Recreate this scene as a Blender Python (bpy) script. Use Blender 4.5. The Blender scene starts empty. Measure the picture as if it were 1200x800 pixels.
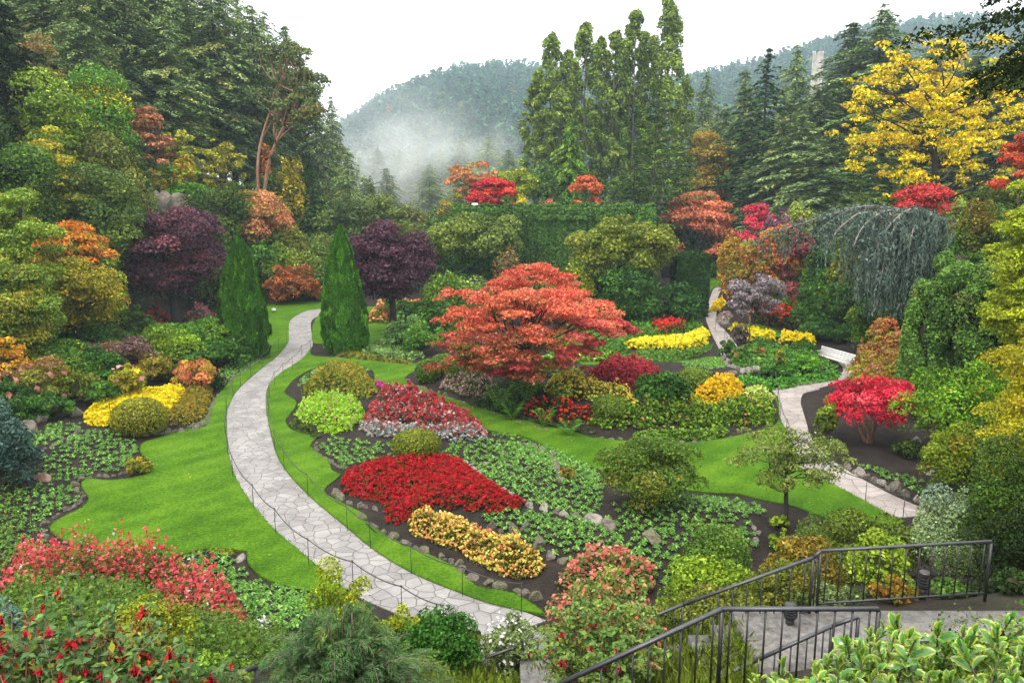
import bpy, math, random
import numpy as np
from math import radians, pi

# ------------------------------------------------------------------ scene, camera, light
SC = bpy.context.scene
COL = SC.collection
CAM_Z, PITCH, FPX = 10.5, radians(10.5), 924.0
cam_d = bpy.data.cameras.new('camera')
cam_d.sensor_fit = 'HORIZONTAL'
cam_d.sensor_width = 36.0
cam_d.lens = 36.0 * FPX / 1200.0
cam_d.clip_start, cam_d.clip_end = 0.1, 5000
cam = bpy.data.objects.new('camera', cam_d)
cam.location = (0, 0, CAM_Z)
cam.rotation_euler = (pi / 2 - PITCH, 0, 0)
COL.objects.link(cam)
SC.camera = cam

SUN_EL, SUN_AZ = radians(58), radians(-150)      # azimuth measured from +Y towards +X
world = bpy.data.worlds.new('World')
SC.world = world
world.use_nodes = True
nt = world.node_tree
nt.nodes.clear()
w_out = nt.nodes.new('ShaderNodeOutputWorld')
w_bg = nt.nodes.new('ShaderNodeBackground')
sky = nt.nodes.new('ShaderNodeTexSky')
sky.sky_type = 'NISHITA'
sky.sun_disc = False
sky.sun_elevation = SUN_EL
sky.sun_rotation = SUN_AZ
sky.air_density, sky.dust_density = 1.5, 4.0
w_mix = nt.nodes.new('ShaderNodeMix')            # the overcast deck: most of the blue is hidden by cloud
w_mix.data_type = 'RGBA'
w_mix.inputs['Factor'].default_value = 0.9
w_tc = nt.nodes.new('ShaderNodeTexCoord')
w_no = nt.nodes.new('ShaderNodeTexNoise')
w_no.inputs['Scale'].default_value = 2.2
w_no.inputs['Detail'].default_value = 4
w_cr = nt.nodes.new('ShaderNodeValToRGB')
w_cr.color_ramp.elements[0].position = 0.3
w_cr.color_ramp.elements[0].color = (9.2, 9.1, 8.9, 1)
w_cr.color_ramp.elements[1].position = 0.75
w_cr.color_ramp.elements[1].color = (11.0, 10.8, 10.5, 1)
nt.links.new(w_tc.outputs['Generated'], w_no.inputs['Vector'])
nt.links.new(w_no.outputs['Fac'], w_cr.inputs['Fac'])
nt.links.new(sky.outputs['Color'], w_mix.inputs['A'])
w_sx = nt.nodes.new('ShaderNodeSeparateXYZ')      # an overcast sky is brightest overhead
w_mr = nt.nodes.new('ShaderNodeMapRange')
w_mr.inputs['From Min'].default_value = 0.0
w_mr.inputs['From Max'].default_value = 1.0
w_mr.inputs['To Min'].default_value = 0.62
w_mr.inputs['To Max'].default_value = 1.75
w_vm = nt.nodes.new('ShaderNodeVectorMath')
w_vm.operation = 'SCALE'
nt.links.new(w_tc.outputs['Generated'], w_sx.inputs['Vector'])
nt.links.new(w_sx.outputs['Z'], w_mr.inputs['Value'])
nt.links.new(w_cr.outputs['Color'], w_vm.inputs[0])
nt.links.new(w_mr.outputs['Result'], w_vm.inputs['Scale'])
nt.links.new(w_vm.outputs['Vector'], w_mix.inputs['B'])
nt.links.new(w_mix.outputs['Result'], w_bg.inputs['Color'])
w_bg.inputs['Strength'].default_value = 0.12
nt.links.new(w_bg.outputs['Background'], w_out.inputs['Surface'])

sun_d = bpy.data.lights.new('sun', 'SUN')
sun_d.energy = 1.5
sun_d.angle = radians(10)
sun_d.color = (1.0, 0.93, 0.82)
sun = bpy.data.objects.new('sun', sun_d)
COL.objects.link(sun)
sun.rotation_euler = (pi / 2 - SUN_EL, 0, pi - SUN_AZ)
sun.location = (0, -40, 60)

vs = SC.view_settings
vs.view_transform = 'Standard'
vs.look = 'None'
vs.gamma = 1.0
vs.use_curve_mapping = False
vs.exposure = 1.08
cy = SC.cycles
cy.max_bounces, cy.diffuse_bounces, cy.glossy_bounces = 4, 2, 1
cy.transmission_bounces, cy.volume_bounces, cy.transparent_max_bounces = 3, 1, 4
cy.use_denoising = True
cy.use_adaptive_sampling = True
cy.adaptive_threshold = 0.02

# ------------------------------------------------------------------ small helpers
RG = np.random.default_rng(11)
cp, sp = math.cos(PITCH), math.sin(PITCH)


def lin(hexs):
    v = np.array([int(hexs[i:i + 2], 16) / 255 for i in (0, 2, 4)])
    return np.where(v <= 0.04045, v / 12.92, ((v + 0.055) / 1.055) ** 2.4)


ALB = 0.62                                        # a lit surface shows about 1/ALB times its base colour


def pal(s):
    """'3f6b22 55822c:2' -> colours (linear base colours) and weights"""
    cs, ws = [], []
    for t in s.split():
        a, _, b = t.partition(':')
        c = lin(a) * ALB
        if c[1] > c[2] * 1.3 and c[1] > c[0] * 0.55:       # leaf greens and golds: little blue in them
            c = c * np.array([1.0, 1.08, 0.55])
        cs.append(c)
        ws.append(float(b) if b else 1.0)
    ws = np.array(ws)
    return np.array(cs), ws / ws.sum()


def tag(o, label=None, cat=None, group=None, kind=None):
    for k, v in (('label', label), ('category', cat), ('group', group), ('kind', kind)):
        if v:
            o[k] = v
    return o


def empty(name, loc, rz=0.0):
    o = bpy.data.objects.new(name, None)
    o.location = loc
    o.rotation_euler = (0, 0, rz)
    o.empty_display_size = 0.2
    COL.objects.link(o)
    return o


class MB:
    """collects quads (and their colours) for ONE mesh object"""
    def __init__(self):
        self.v, self.f, self.c, self.n = [], [], [], 0

    def quads(self, v, col):
        """v: (n,4,3) separate quads, col: (n,3) or (3,)"""
        n = len(v)
        if n == 0:
            return
        self.v.append(np.asarray(v, float).reshape(-1, 3))
        self.f.append(np.arange(n * 4).reshape(n, 4) + self.n)
        self.c.append(np.broadcast_to(np.asarray(col, float), (n, 3)))
        self.n += n * 4

    def grid(self, p, col, closed_u=False):
        """p: (a,b,3) surface grid"""
        a, b = p.shape[:2]
        self.v.append(p.reshape(-1, 3))
        idx = np.arange(a * b).reshape(a, b)
        if closed_u:
            idx = np.concatenate([idx, idx[:, :1]], 1)
        q = np.stack([idx[:-1, :-1], idx[:-1, 1:], idx[1:, 1:], idx[1:, :-1]], -1).reshape(-1, 4)
        self.f.append(q + self.n)
        self.c.append(np.broadcast_to(np.asarray(col, float), (len(q), 3)))
        self.n += a * b

    def box(self, lo, hi, col=(0.2, 0.2, 0.2), m=None):
        x0, y0, z0 = lo
        x1, y1, z1 = hi
        v = np.array([[x0, y0, z0], [x1, y0, z0], [x1, y1, z0], [x0, y1, z0], [x0, y0, z1], [x1, y0, z1], [x1, y1, z1], [x0, y1, z1]], float)
        if m is not None:
            v = v @ np.asarray(m).T
        f = np.array([[0, 3, 2, 1], [4, 5, 6, 7], [0, 1, 5, 4], [1, 2, 6, 5], [2, 3, 7, 6], [3, 0, 4, 7]])
        self.v.append(v)
        self.f.append(f + self.n)
        self.c.append(np.broadcast_to(np.asarray(col, float), (6, 3)))
        self.n += 8

    def bar(self, a, b, w, t, col=(0.02, 0.02, 0.02)):
        """rectangular bar from a to b, w wide across, t thick"""
        a, b = np.asarray(a, float), np.asarray(b, float)
        d = b - a
        L = np.linalg.norm(d)
        d = d / L
        up = np.array([0, 0, 1.0]) if abs(d[2]) < 0.9 else np.array([1.0, 0, 0])
        s = np.cross(d, up)
        s /= np.linalg.norm(s)
        u = np.cross(s, d)
        m = np.stack([d, s, u], 1)
        v0 = self.n
        self.box((0, -w / 2, -t / 2), (L, w / 2, t / 2), col, m)
        self.v[-1] = self.v[-1] + a

    def tube(self, pts, rad, sides=6, col=(0.1, 0.08, 0.06), cap=True):
        pts = np.asarray(pts, float)
        n = len(pts)
        rad = np.broadcast_to(np.asarray(rad, float), (n,))
        t = np.gradient(pts, axis=0)
        t /= np.linalg.norm(t, axis=1)[:, None] + 1e-9
        ref = np.where(np.abs(t[:, 2:3]) < 0.9, np.array([[0, 0, 1.0]]), np.array([[1.0, 0, 0]]))
        s = np.cross(t, ref)
        s /= np.linalg.norm(s, axis=1)[:, None] + 1e-9
        u = np.cross(s, t)
        an = np.linspace(0, 2 * pi, sides, endpoint=False)
        ring = pts[:, None, :] + rad[:, None, None] * (np.cos(an)[None, :, None] * s[:, None, :] + np.sin(an)[None, :, None] * u[:, None, :])
        if cap:
            ring = np.concatenate([np.repeat(pts[:1, None, :], sides, 1), ring, np.repeat(pts[-1:, None, :], sides, 1)], 0)
        self.grid(ring, col, closed_u=True)

    def build(self, name, mat, parent=None, loc=None, smooth=False):
        v = np.concatenate(self.v) if self.v else np.zeros((0, 3))
        f = np.concatenate(self.f) if self.f else np.zeros((0, 4), int)
        c = np.concatenate(self.c) if self.c else np.zeros((0, 3))
        me = bpy.data.meshes.new(name)
        me.vertices.add(len(v))
        me.vertices.foreach_set('co', v.astype(np.float32).ravel())
        me.loops.add(f.size)
        me.loops.foreach_set('vertex_index', f.astype(np.int32).ravel())
        me.polygons.add(len(f))
        me.polygons.foreach_set('loop_start', np.arange(0, f.size, 4, dtype=np.int32))
        at = me.attributes.new('col', 'FLOAT_COLOR', 'FACE')
        at.data.foreach_set('color', np.concatenate([c, np.ones((len(c), 1))], 1).astype(np.float32).ravel())
        me.update(calc_edges=True)
        if smooth:
            me.polygons.foreach_set('use_smooth', np.ones(len(f), dtype=bool))
        me.materials.append(mat)
        o = bpy.data.objects.new(name, me)
        COL.objects.link(o)
        if parent is not None:
            o.parent = parent
        if loc is not None:
            o.location = loc
        return o


def dup(root, loc=None, rz=None, scale=None):
    """a copy of a thing and of its parts (mesh data shared)"""
    c = root.copy()
    COL.objects.link(c)
    if loc is not None:
        c.location = loc
    if rz is not None:
        c.rotation_euler = (0, 0, rz)
    if scale is not None:
        c.scale = scale
    for ch in list(root.children):
        k = ch.copy()
        COL.objects.link(k)
        k.parent = c
    return c


def unit(v):
    return v / (np.linalg.norm(v, axis=-1, keepdims=True) + 1e-9)


def rdir(n, rg):
    return unit(rg.normal(size=(n, 3)))


# ------------------------------------------------------------------ materials
def mat_new(name):
    m = bpy.data.materials.new(name)
    m.use_nodes = True
    return m, m.node_tree, m.node_tree.nodes['Principled BSDF'], m.node_tree.nodes['Material Output']


def foliage_mat(name, trans=0.22, rough=0.5, spec=0.12, vary=0.25):
    m, t, b, out = mat_new(name)
    N, L = t.nodes, t.links
    at = N.new('ShaderNodeAttribute')
    at.attribute_name = 'col'
    oi = N.new('ShaderNodeObjectInfo')
    hs = N.new('ShaderNodeHueSaturation')
    mr = N.new('ShaderNodeMapRange')
    mr.inputs['To Min'].default_value = 1 - vary
    mr.inputs['To Max'].default_value = 1 + vary
    L.new(oi.outputs['Random'], mr.inputs['Value'])
    L.new(mr.outputs['Result'], hs.inputs['Value'])
    L.new(at.outputs['Color'], hs.inputs['Color'])
    L.new(hs.outputs['Color'], b.inputs['Base Color'])
    b.inputs['Roughness'].default_value = rough
    b.inputs['Specular IOR Level'].default_value = spec
    tr = N.new('ShaderNodeBsdfTranslucent')
    L.new(hs.outputs['Color'], tr.inputs['Color'])
    mx = N.new('ShaderNodeMixShader')
    mx.inputs['Fac'].default_value = trans
    L.new(b.outputs['BSDF'], mx.inputs[1])
    L.new(tr.outputs['BSDF'], mx.inputs[2])
    L.new(mx.outputs['Shader'], out.inputs['Surface'])
    return m


def noise_mat(name, c1, c2, scale=4.0, rough=0.85, bump=0.3, c3=None, spec=0.3, metallic=0.0, coords='Object', detail=6, bdist=0.02):
    m, t, b, out = mat_new(name)
    N, L = t.nodes, t.links
    tc = N.new('ShaderNodeTexCoord')
    no = N.new('ShaderNodeTexNoise')
    no.inputs['Scale'].default_value = scale
    no.inputs['Detail'].default_value = detail
    no.inputs['Roughness'].default_value = 0.65
    cr = N.new('ShaderNodeValToRGB')
    cr.color_ramp.elements[0].position = 0.32
    cr.color_ramp.elements[0].color = (*c1, 1)
    cr.color_ramp.elements[1].position = 0.68
    cr.color_ramp.elements[1].color = (*c2, 1)
    if c3 is not None:
        e = cr.color_ramp.elements.new(0.8)
        e.color = (*c3, 1)
    L.new(tc.outputs[coords], no.inputs['Vector'])
    L.new(no.outputs['Fac'], cr.inputs['Fac'])
    L.new(cr.outputs['Color'], b.inputs['Base Color'])
    b.inputs['Roughness'].default_value = rough
    b.inputs['Specular IOR Level'].default_value = spec
    b.inputs['Metallic'].default_value = metallic
    if bump:
        bp = N.new('ShaderNodeBump')
        bp.inputs['Strength'].default_value = bump
        bp.inputs['Distance'].default_value = bdist
        n2 = N.new('ShaderNodeTexNoise')
        n2.inputs['Scale'].default_value = scale * 3
        n2.inputs['Detail'].default_value = 5
        L.new(tc.outputs[coords], n2.inputs['Vector'])
        L.new(n2.outputs['Fac'], bp.inputs['Height'])
        L.new(bp.outputs['Normal'], b.inputs['Normal'])
    return m


M_LEAF = foliage_mat('leaf', vary=0.0)
M_NEEDLE = foliage_mat('needles', trans=0.1, rough=0.6, spec=0.08, vary=0.34)
M_PETAL = foliage_mat('petal', trans=0.28, rough=0.6, spec=0.08, vary=0.0)
M_BARK = noise_mat('bark', (0.055, 0.042, 0.033), (0.13, 0.105, 0.085), 9, bump=0.8)
M_BARK_DARK = noise_mat('dark_bark', (0.018, 0.014, 0.012), (0.05, 0.04, 0.034), 9, bump=0.8)
M_BARK_GREY = noise_mat('grey_bark', (0.12, 0.105, 0.09), (0.26, 0.23, 0.2), 7, bump=0.6)
M_BARK_RED = noise_mat('orange_bark', (0.17, 0.075, 0.04), (0.34, 0.2, 0.13), 3, bump=0.4)
M_BLACK = noise_mat('black_paint', (0.012, 0.012, 0.013), (0.022, 0.022, 0.024), 12, rough=0.42, bump=0.05, spec=0.5)
M_STEEL = noise_mat('grey_rail_paint', (0.022, 0.024, 0.028), (0.045, 0.048, 0.055), 14, rough=0.4, bump=0.05, spec=0.6)
M_ROCK = noise_mat('rock', (0.055, 0.047, 0.036), (0.2, 0.175, 0.145), 3.4, bump=1.0, c3=(0.10, 0.095, 0.035), bdist=0.08, detail=9)
M_ROCK_PALE = noise_mat('pale_rock', (0.10, 0.088, 0.072), (0.33, 0.305, 0.27), 3.0, bump=1.0, bdist=0.08, detail=9)
M_ROCK_MOSSY = noise_mat('mossy_rock', (0.055, 0.065, 0.015), (0.17, 0.15, 0.12), 2.8, bump=1.0, bdist=0.08, detail=9)
M_CONCRETE = noise_mat('concrete', (0.06, 0.057, 0.053), (0.20, 0.19, 0.18), 9, bump=0.5, bdist=0.01, detail=10)
M_WOOD = noise_mat('weathered_wood', (0.36, 0.34, 0.31), (0.52, 0.5, 0.47), 6, bump=0.3, bdist=0.005)
M_STAKE = noise_mat('stake_wood', (0.1, 0.075, 0.045), (0.2, 0.16, 0.1), 8, bump=0.3)
M_WHITE = noise_mat('white_paint', (0.68, 0.68, 0.66), (0.8, 0.8, 0.78), 5, rough=0.5, bump=0.05)
# ------------------------------------------------------------------ pixel crops of the survey photograph -> pixels
def cr(ox, oy, s):
    return lambda *pts: [(ox + a * s, oy + b * s) for a, b in pts]


C1 = cr(0, 0, .33755)
C2 = cr(350, 400, .3)
C3 = cr(400, 530, .33755)
C4 = cr(0, 240, .33755)
C5 = cr(400, 240, .33755)
C6 = cr(800, 240, .33755)
M4 = cr(650, 400, .29991)
M5 = cr(900, 400, .3)
BL = cr(0, 480, .4)


def ray(px, py):
    u, v = (np.asarray(px, float) - 600) / FPX, (np.asarray(py, float) - 400) / FPX
    return np.stack([u, cp - sp * v, -(sp + cp * v)], -1)


def flat(pts, z=0.0):
    """pixels -> points of the garden floor"""
    p = np.asarray(pts, float)
    d = ray(p[:, 0], p[:, 1])
    s = (CAM_Z - z) / -d[:, 2]
    return np.stack([d[:, 0] * s, d[:, 1] * s], -1)


def smooth_poly(p, step=0.35, closed=True):
    """Catmull-Rom through world points"""
    p = np.asarray(p, float)
    n = len(p)
    out = []
    for i in range(n if closed else n - 1):
        if closed:
            a, b, c, d = p[(i - 1) % n], p[i], p[(i + 1) % n], p[(i + 2) % n]
        else:
            a, b, c, d = p[max(i - 1, 0)], p[i], p[i + 1], p[min(i + 2, n - 1)]
        k = max(1, min(12, int(np.linalg.norm(c - b) / step)))
        for t in np.arange(k) / k:
            out.append(0.5 * ((2 * b) + (c - a) * t + (2 * a - 5 * b + 4 * c - d) * t * t + (3 * b - a - 3 * c + d) * t ** 3))
    if not closed:
        out.append(p[-1])
    return np.array(out)


def inside(P, poly):
    if len(P) == 0:
        return np.zeros(0, bool)
    x, y = P[:, 0], P[:, 1]
    r = np.zeros(len(P), bool)
    n = len(poly)
    for i in range(n):
        x0, y0 = poly[i]
        x1, y1 = poly[(i + 1) % n]
        if y0 == y1:
            continue
        c = ((y0 > y) != (y1 > y)) & (x < (x1 - x0) * (y - y0) / (y1 - y0) + x0)
        r ^= c
    return r


def edge_dist(P, poly):
    d = np.full(len(P), 1e9)
    n = len(poly)
    for i in range(n):
        a, b = poly[i], poly[(i + 1) % n]
        ab = b - a
        t = np.clip(((P - a) @ ab) / (ab @ ab + 1e-12), 0, 1)
        d = np.minimum(d, np.linalg.norm(P - (a + t[:, None] * ab), axis=1))
    return d


# ---- outlines traced on the floor (pixels of the photograph)
PATH_L = C4((1125, 358), (1062, 370), (1010, 400), (1003, 440), (1000, 480), (960, 530), (920, 560), (830, 640), (795, 700)) + \
    BL((664, 20), (668, 120), (690, 200), (740, 280), (800, 350), (870, 410), (940, 470), (980, 510)) + [(420, 700), (470, 722), (520, 742), (562, 752)]
PATH_R = C4((1130, 375), (1085, 400), (1080, 430), (1085, 492), (1050, 535), (970, 590), (930, 640), (925, 700)) + \
    BL((780, 0), (800, 100), (830, 170), (900, 250), (1000, 335)) + C3((110, 340), (250, 425), (420, 495), (520, 530), (630, 555)) + [(640, 728)]
BED_C = [(337, 455), (334, 462)] + C4((1030, 690), (1000, 740)) + BL((835, 35), (860, 65), (930, 75), (910, 110), (960, 150)) + \
    C2((130, 508), (165, 524), (100, 585), (150, 625), (265, 685), (262, 720), (310, 760)) + \
    C3((60, 215), (150, 290), (340, 375), (420, 420), (470, 470), (600, 495), (700, 520)) + \
    [(760, 745), (900, 700), (1010, 640), (1002, 612), (978, 611)] + \
    M4((980, 665), (900, 640), (800, 622), (720, 600), (640, 598), (540, 588), (300, 560), (150, 495), (70, 470), (0, 432)) + \
    C2((1050, 450), (960, 410), (860, 370), (740, 350), (690, 300), (560, 250), (420, 195), (350, 180), (300, 160), (290, 120), (240, 100), (130, 95), (60, 108), (0, 140), (-30, 165))
BED_M = C2((420, 140), (440, 168), (540, 205), (650, 242), (800, 290), (950, 330), (1080, 360), (1160, 385)) + \
    M4((160, 380), (280, 393), (480, 400), (650, 385), (800, 350), (865, 325), (875, 285), (862, 230), (850, 200)) + \
    [(900, 452), (880, 438), (850, 430), (800, 429), (700, 428), (640, 428), (560, 424), (500, 427)]
ISLE = [(850, 421), (858, 412), (880, 404), (930, 408), (965, 417), (984, 428), (989, 436), (960, 446), (912, 455), (868, 450), (850, 436)]
SIDE_L = [(837, 338), (832, 350), (829, 360), (827, 372), (831, 385), (838, 400), (844, 412), (846, 419)]
SIDE_R = [(845, 338), (841, 350), (840, 362), (840, 375), (849, 387), (859, 398), (864, 408), (860, 418)]
WALK_L = [(905, 456)] + M5((35, 200), (42, 240), (45, 300), (70, 350), (100, 420), (140, 510), (250, 560), (400, 640), (490, 690))
WALK_R = M5((200, 185), (140, 205), (128, 240), (135, 270), (150, 320), (165, 370), (200, 420), (280, 488), (400, 558), (500, 610), (620, 668))
SPUR = [(905, 458), (935, 449), (962, 444), (985, 438), (988, 433), (984, 427), (976, 421), (940, 412), (944, 410), (980, 417), (994, 425), (1000, 432), (996, 442), (968, 453), (942, 460), (920, 468)]
PATHW = smooth_poly(np.concatenate([smooth_poly(flat(PATH_L), closed=False), smooth_poly(flat(PATH_R), closed=False)[::-1]]), closed=True)

LAWN_W = [(381, 354), (352, 354), (330, 356), (308, 360), (275, 376), (243, 384), (240, 392), (262, 408)] + \
    C4((930, 515), (905, 530), (800, 615), (735, 690), (710, 745), (640, 790)) + \
    BL((590, 45), (480, 80), (420, 100), (413, 130), (450, 165), (420, 195), (330, 210), (250, 205), (240, 230), (260, 265), (240, 290), (190, 315), (145, 345), (165, 375), (205, 395), (195, 430), (130, 455), (0, 468), (-60, 475), (-60, 520), (0, 515), (160, 480), (400, 460), (480, 445), (600, 412), (680, 413), (722, 418), (725, 450), (760, 490), (800, 510), (900, 535), (1000, 560)) + \
    [(420, 700)] + PATH_L[::-1][4:]
LAWN_C = PATH_R[3:-1] + [(640, 722)] + C3((600, 495), (470, 470), (420, 420), (340, 375), (150, 290), (60, 215)) + \
    C2((310, 760), (262, 720), (265, 685), (150, 625), (100, 585), (165, 524), (130, 508)) + \
    BL((960, 150), (910, 110), (930, 75), (860, 65), (835, 35)) + C4((1000, 740), (1030, 690)) + [(334, 462), (337, 455)] + \
    C2((-30, 165), (0, 140), (60, 108), (130, 95), (240, 100), (290, 120), (300, 160), (350, 180), (420, 195), (560, 250), (690, 300), (740, 350), (860, 370), (960, 410), (1050, 450)) + \
    M4((70, 470), (150, 495), (300, 560), (540, 588), (640, 598), (720, 600), (800, 622), (900, 640), (980, 665)) + \
    [(978, 611), (1002, 612), (1030, 626), (1060, 612)] + WALK_L[::-1][:-2] + [(907, 462), (900, 455)] + \
    M4((850, 200), (862, 230), (875, 285), (865, 325), (800, 350), (650, 385), (480, 400), (280, 393), (160, 380)) + \
    C2((1160, 385), (1080, 360), (950, 330), (800, 290), (650, 242), (540, 205), (440, 168), (420, 140)) + \
    [(500, 427), (476, 427), (440, 424), (400, 420), (366, 417)]
LAWN_M = [(640, 428), (700, 428), (800, 429), (850, 430), (850, 420), (830, 419), (800, 423.5), (700, 425), (646, 424.5)]
LAWN_FAR = [(826, 345), (832, 342), (838, 336), (848, 336), (850, 322), (838, 318), (822, 318)]
LAWN_PLUM = [(381, 364), (372, 372), (366, 384), (367, 402), (380, 404), (398, 414), (430, 420), (520, 395), (560, 380), (560, 366), (470, 362), (420, 360)]

bedC_w, bedM_w, isle_w = (smooth_poly(flat(q), 1.2) for q in (BED_C, BED_M, ISLE))
LEFT_BED = smooth_poly(flat([(245, 500), (192, 514), (168, 522), (163, 530), (174, 546), (160, 556), (132, 562), (98, 562), (92, 574), (98, 586), (90, 596), (54, 616), (62, 632), (76, 640), (72, 652), (50, 662), (0, 666), (-60, 660), (-60, 450), (100, 400), (240, 412), (310, 414), (268, 446), (250, 470)]), 1.2)
MOUNDS = [(bedC_w, 0.75, 3.2), (bedM_w, 0.9, 3.0), (isle_w, 0.8, 1.6), (LEFT_BED, 0.7, 3.5)]

FL = np.array([(-60, -34), (0, -30), (20, -24), (38, -25.5), (50, -27), (62, -29.5), (72, -30.5), (77, -27), (80, -23), (84, -20.5), (90, -19.5), (105, -20), (140, -30), (200, -60), (1000, -300)], float)
FR = np.array([(-60, 16), (0, 12), (13, 9.5), (20, 13), (25, 15.2), (35, 18.5), (45, 22), (60, 25.5), (75, 29.5), (100, 34), (140, 42), (200, 70), (1000, 400)], float)
FN = np.array([(-60, 25), (-40, 24), (-20, 22), (-8, 20.2), (-3, 18.4), (0, 17.3), (2.5, 18.8), (5, 20.5), (12, 22), (60, 26)], float)
RIDGE = np.array([(-900, 30), (-500, 35), (-200, 40), (-165, 66), (-137, 84), (-105, 105), (-70, 118), (-42, 126), (0, 128), (20, 126), (60, 122), (100, 114), (141, 119), (176, 126), (211, 135), (246, 145), (281, 155), (323, 160), (351, 162), (500, 162), (900, 150)], float)


def sstep(x):
    x = np.clip(x, 0, 1)
    return x * x * (3 - 2 * x)


def hills(X, Y):
    """the far wooded hills (zero before y = 230)"""
    r = np.interp(X * 650 / np.maximum(Y, 200), RIDGE[:, 0], RIDGE[:, 1]) - 36
    up = sstep((Y - 230) / 420) ** 0.9
    return np.where(Y < 660, r * up, r * (1 - 0.2 * sstep((Y - 660) / 240)))


def height(X, Y, mounds=True):
    X, Y = np.asarray(X, float), np.asarray(Y, float)
    z = np.zeros(np.broadcast(X, Y).shape)
    dl = np.interp(Y, FL[:, 0], FL[:, 1]) - X
    wob = 0.5 * np.sin(X * 0.31 + Y * 0.17) + 0.4 * np.sin(Y * 0.43 - X * 0.21)
    z = np.maximum(z, np.interp(dl + wob * np.clip(dl / 6, 0, 1), [0, 2, 8, 20, 40, 80, 200], [0, 0.8, 8.5, 13, 19, 24, 30]))
    dr = X - np.interp(Y, FR[:, 0], FR[:, 1])
    z = np.maximum(z, np.interp(dr + wob * np.clip(dr / 6, 0, 1), [0, 2, 7, 15, 40, 200], [0, 0.9, 7.2, 9.6, 14, 22]))
    t = np.interp(X, FN[:, 0], FN[:, 1]) - Y
    z = np.maximum(z, np.interp(t, [0, 3, 8, 13, 17, 20, 25], [0, 1.0, 3.6, 5.6, 7.4, 8.8, 9.0]))
    pl = sstep((Y - 88.5) / 2.5) * sstep((X + np.interp(Y, [88, 110, 150], [6, 10, 14])) / 5) * sstep((np.interp(Y, [88, 100, 150], [17.5, 19, 24]) - X) / 2.5)
    z = np.maximum(z, 8.3 * pl)
    z = np.maximum(z, hills(X, Y))
    # the cutting that holds the landing and the steps
    inr = (Y > 9.1) & (Y < 11.4)
    z = np.where(inr & (X > 3.1) & (X < 13), np.minimum(z, 4.16), z)
    z = np.where(inr & (X > 0) & (X <= 3.1), np.minimum(z, 4.0 - (3.1 - X) * 0.45), z)
    z = np.where((Y >= 11.4) & (Y < 18) & (X > -0.4) & (X < 2.0), np.minimum(z, np.maximum(3.1 - (Y - 11) * 0.45, 0)), z)
    if mounds:
        P = np.stack([X.ravel(), Y.ravel()], -1)
        for poly, hgt, rmp in MOUNDS:
            lo, hi = poly.min(0), poly.max(0)
            k = np.where((P >= lo).all(1) & (P <= hi).all(1))[0]
            if len(k):
                k = k[inside(P[k], poly)]
            if len(k):
                q = sstep(edge_dist(P[k], poly) / rmp)
                bump = hgt * q * (0.8 + 0.25 * np.sin(P[k, 0] * 0.9) * np.sin(P[k, 1] * 0.7))
                zf = z.reshape(-1)
                zf[k] = np.maximum(zf[k], bump + 0.02)
    return z


def hit(px, py):
    """where the sight line through a pixel meets the ground"""
    px, py = np.atleast_1d(np.asarray(px, float)), np.atleast_1d(np.asarray(py, float))
    d = ray(px, py)
    d = d / d[:, 1:2]                                     # per metre of y
    n = len(px)
    s = np.full(n, 2.0)
    done = np.zeros(n, bool)
    lo = s.copy()
    for _ in range(900):
        k = ~done
        if not k.any():
            break
        ns = s[k] * 1.01 + 0.03
        P = d[k] * ns[:, None]
        below = CAM_Z + P[:, 2] <= height(P[:, 0], P[:, 1])
        idx = np.where(k)[0]
        lo[idx] = s[idx]
        s[idx] = ns
        done[idx[below]] = True
        done |= s > 800
    hi = s.copy()
    for _ in range(14):
        mid = (lo + hi) / 2
        P = d * mid[:, None]
        below = CAM_Z + P[:, 2] <= height(P[:, 0], P[:, 1])
        hi = np.where(below, mid, hi)
        lo = np.where(below, lo, mid)
    P = d * hi[:, None]
    return np.stack([P[:, 0], P[:, 1], height(P[:, 0], P[:, 1])], -1)


def spot(px, base=None, d=None):
    """ground point under a thing: by the pixel of its foot, or by its distance d along y"""
    if d is None:
        return hit(px, base)[0]
    z = 0.0
    for _ in range(6):
        dep = d * cp + (CAM_Z - z) * sp
        X = (px - 600) / FPX * dep
        z = float(height(np.array([X]), np.array([d]))[0])
    return np.array([X, d, z])


def depth_of(p):
    return p[1] * cp + (CAM_Z - p[2]) * sp


def z_at(py, Y):
    v = (py - 400) / FPX
    s = Y / (cp - sp * v)
    return CAM_Z - (sp + cp * v) * s


def proj(p):
    dep = p[1] * cp + (CAM_Z - p[2]) * sp
    return 600 + FPX * p[0] / dep, 400 + FPX * ((CAM_Z - p[2]) * cp - p[1] * sp) / dep
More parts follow.
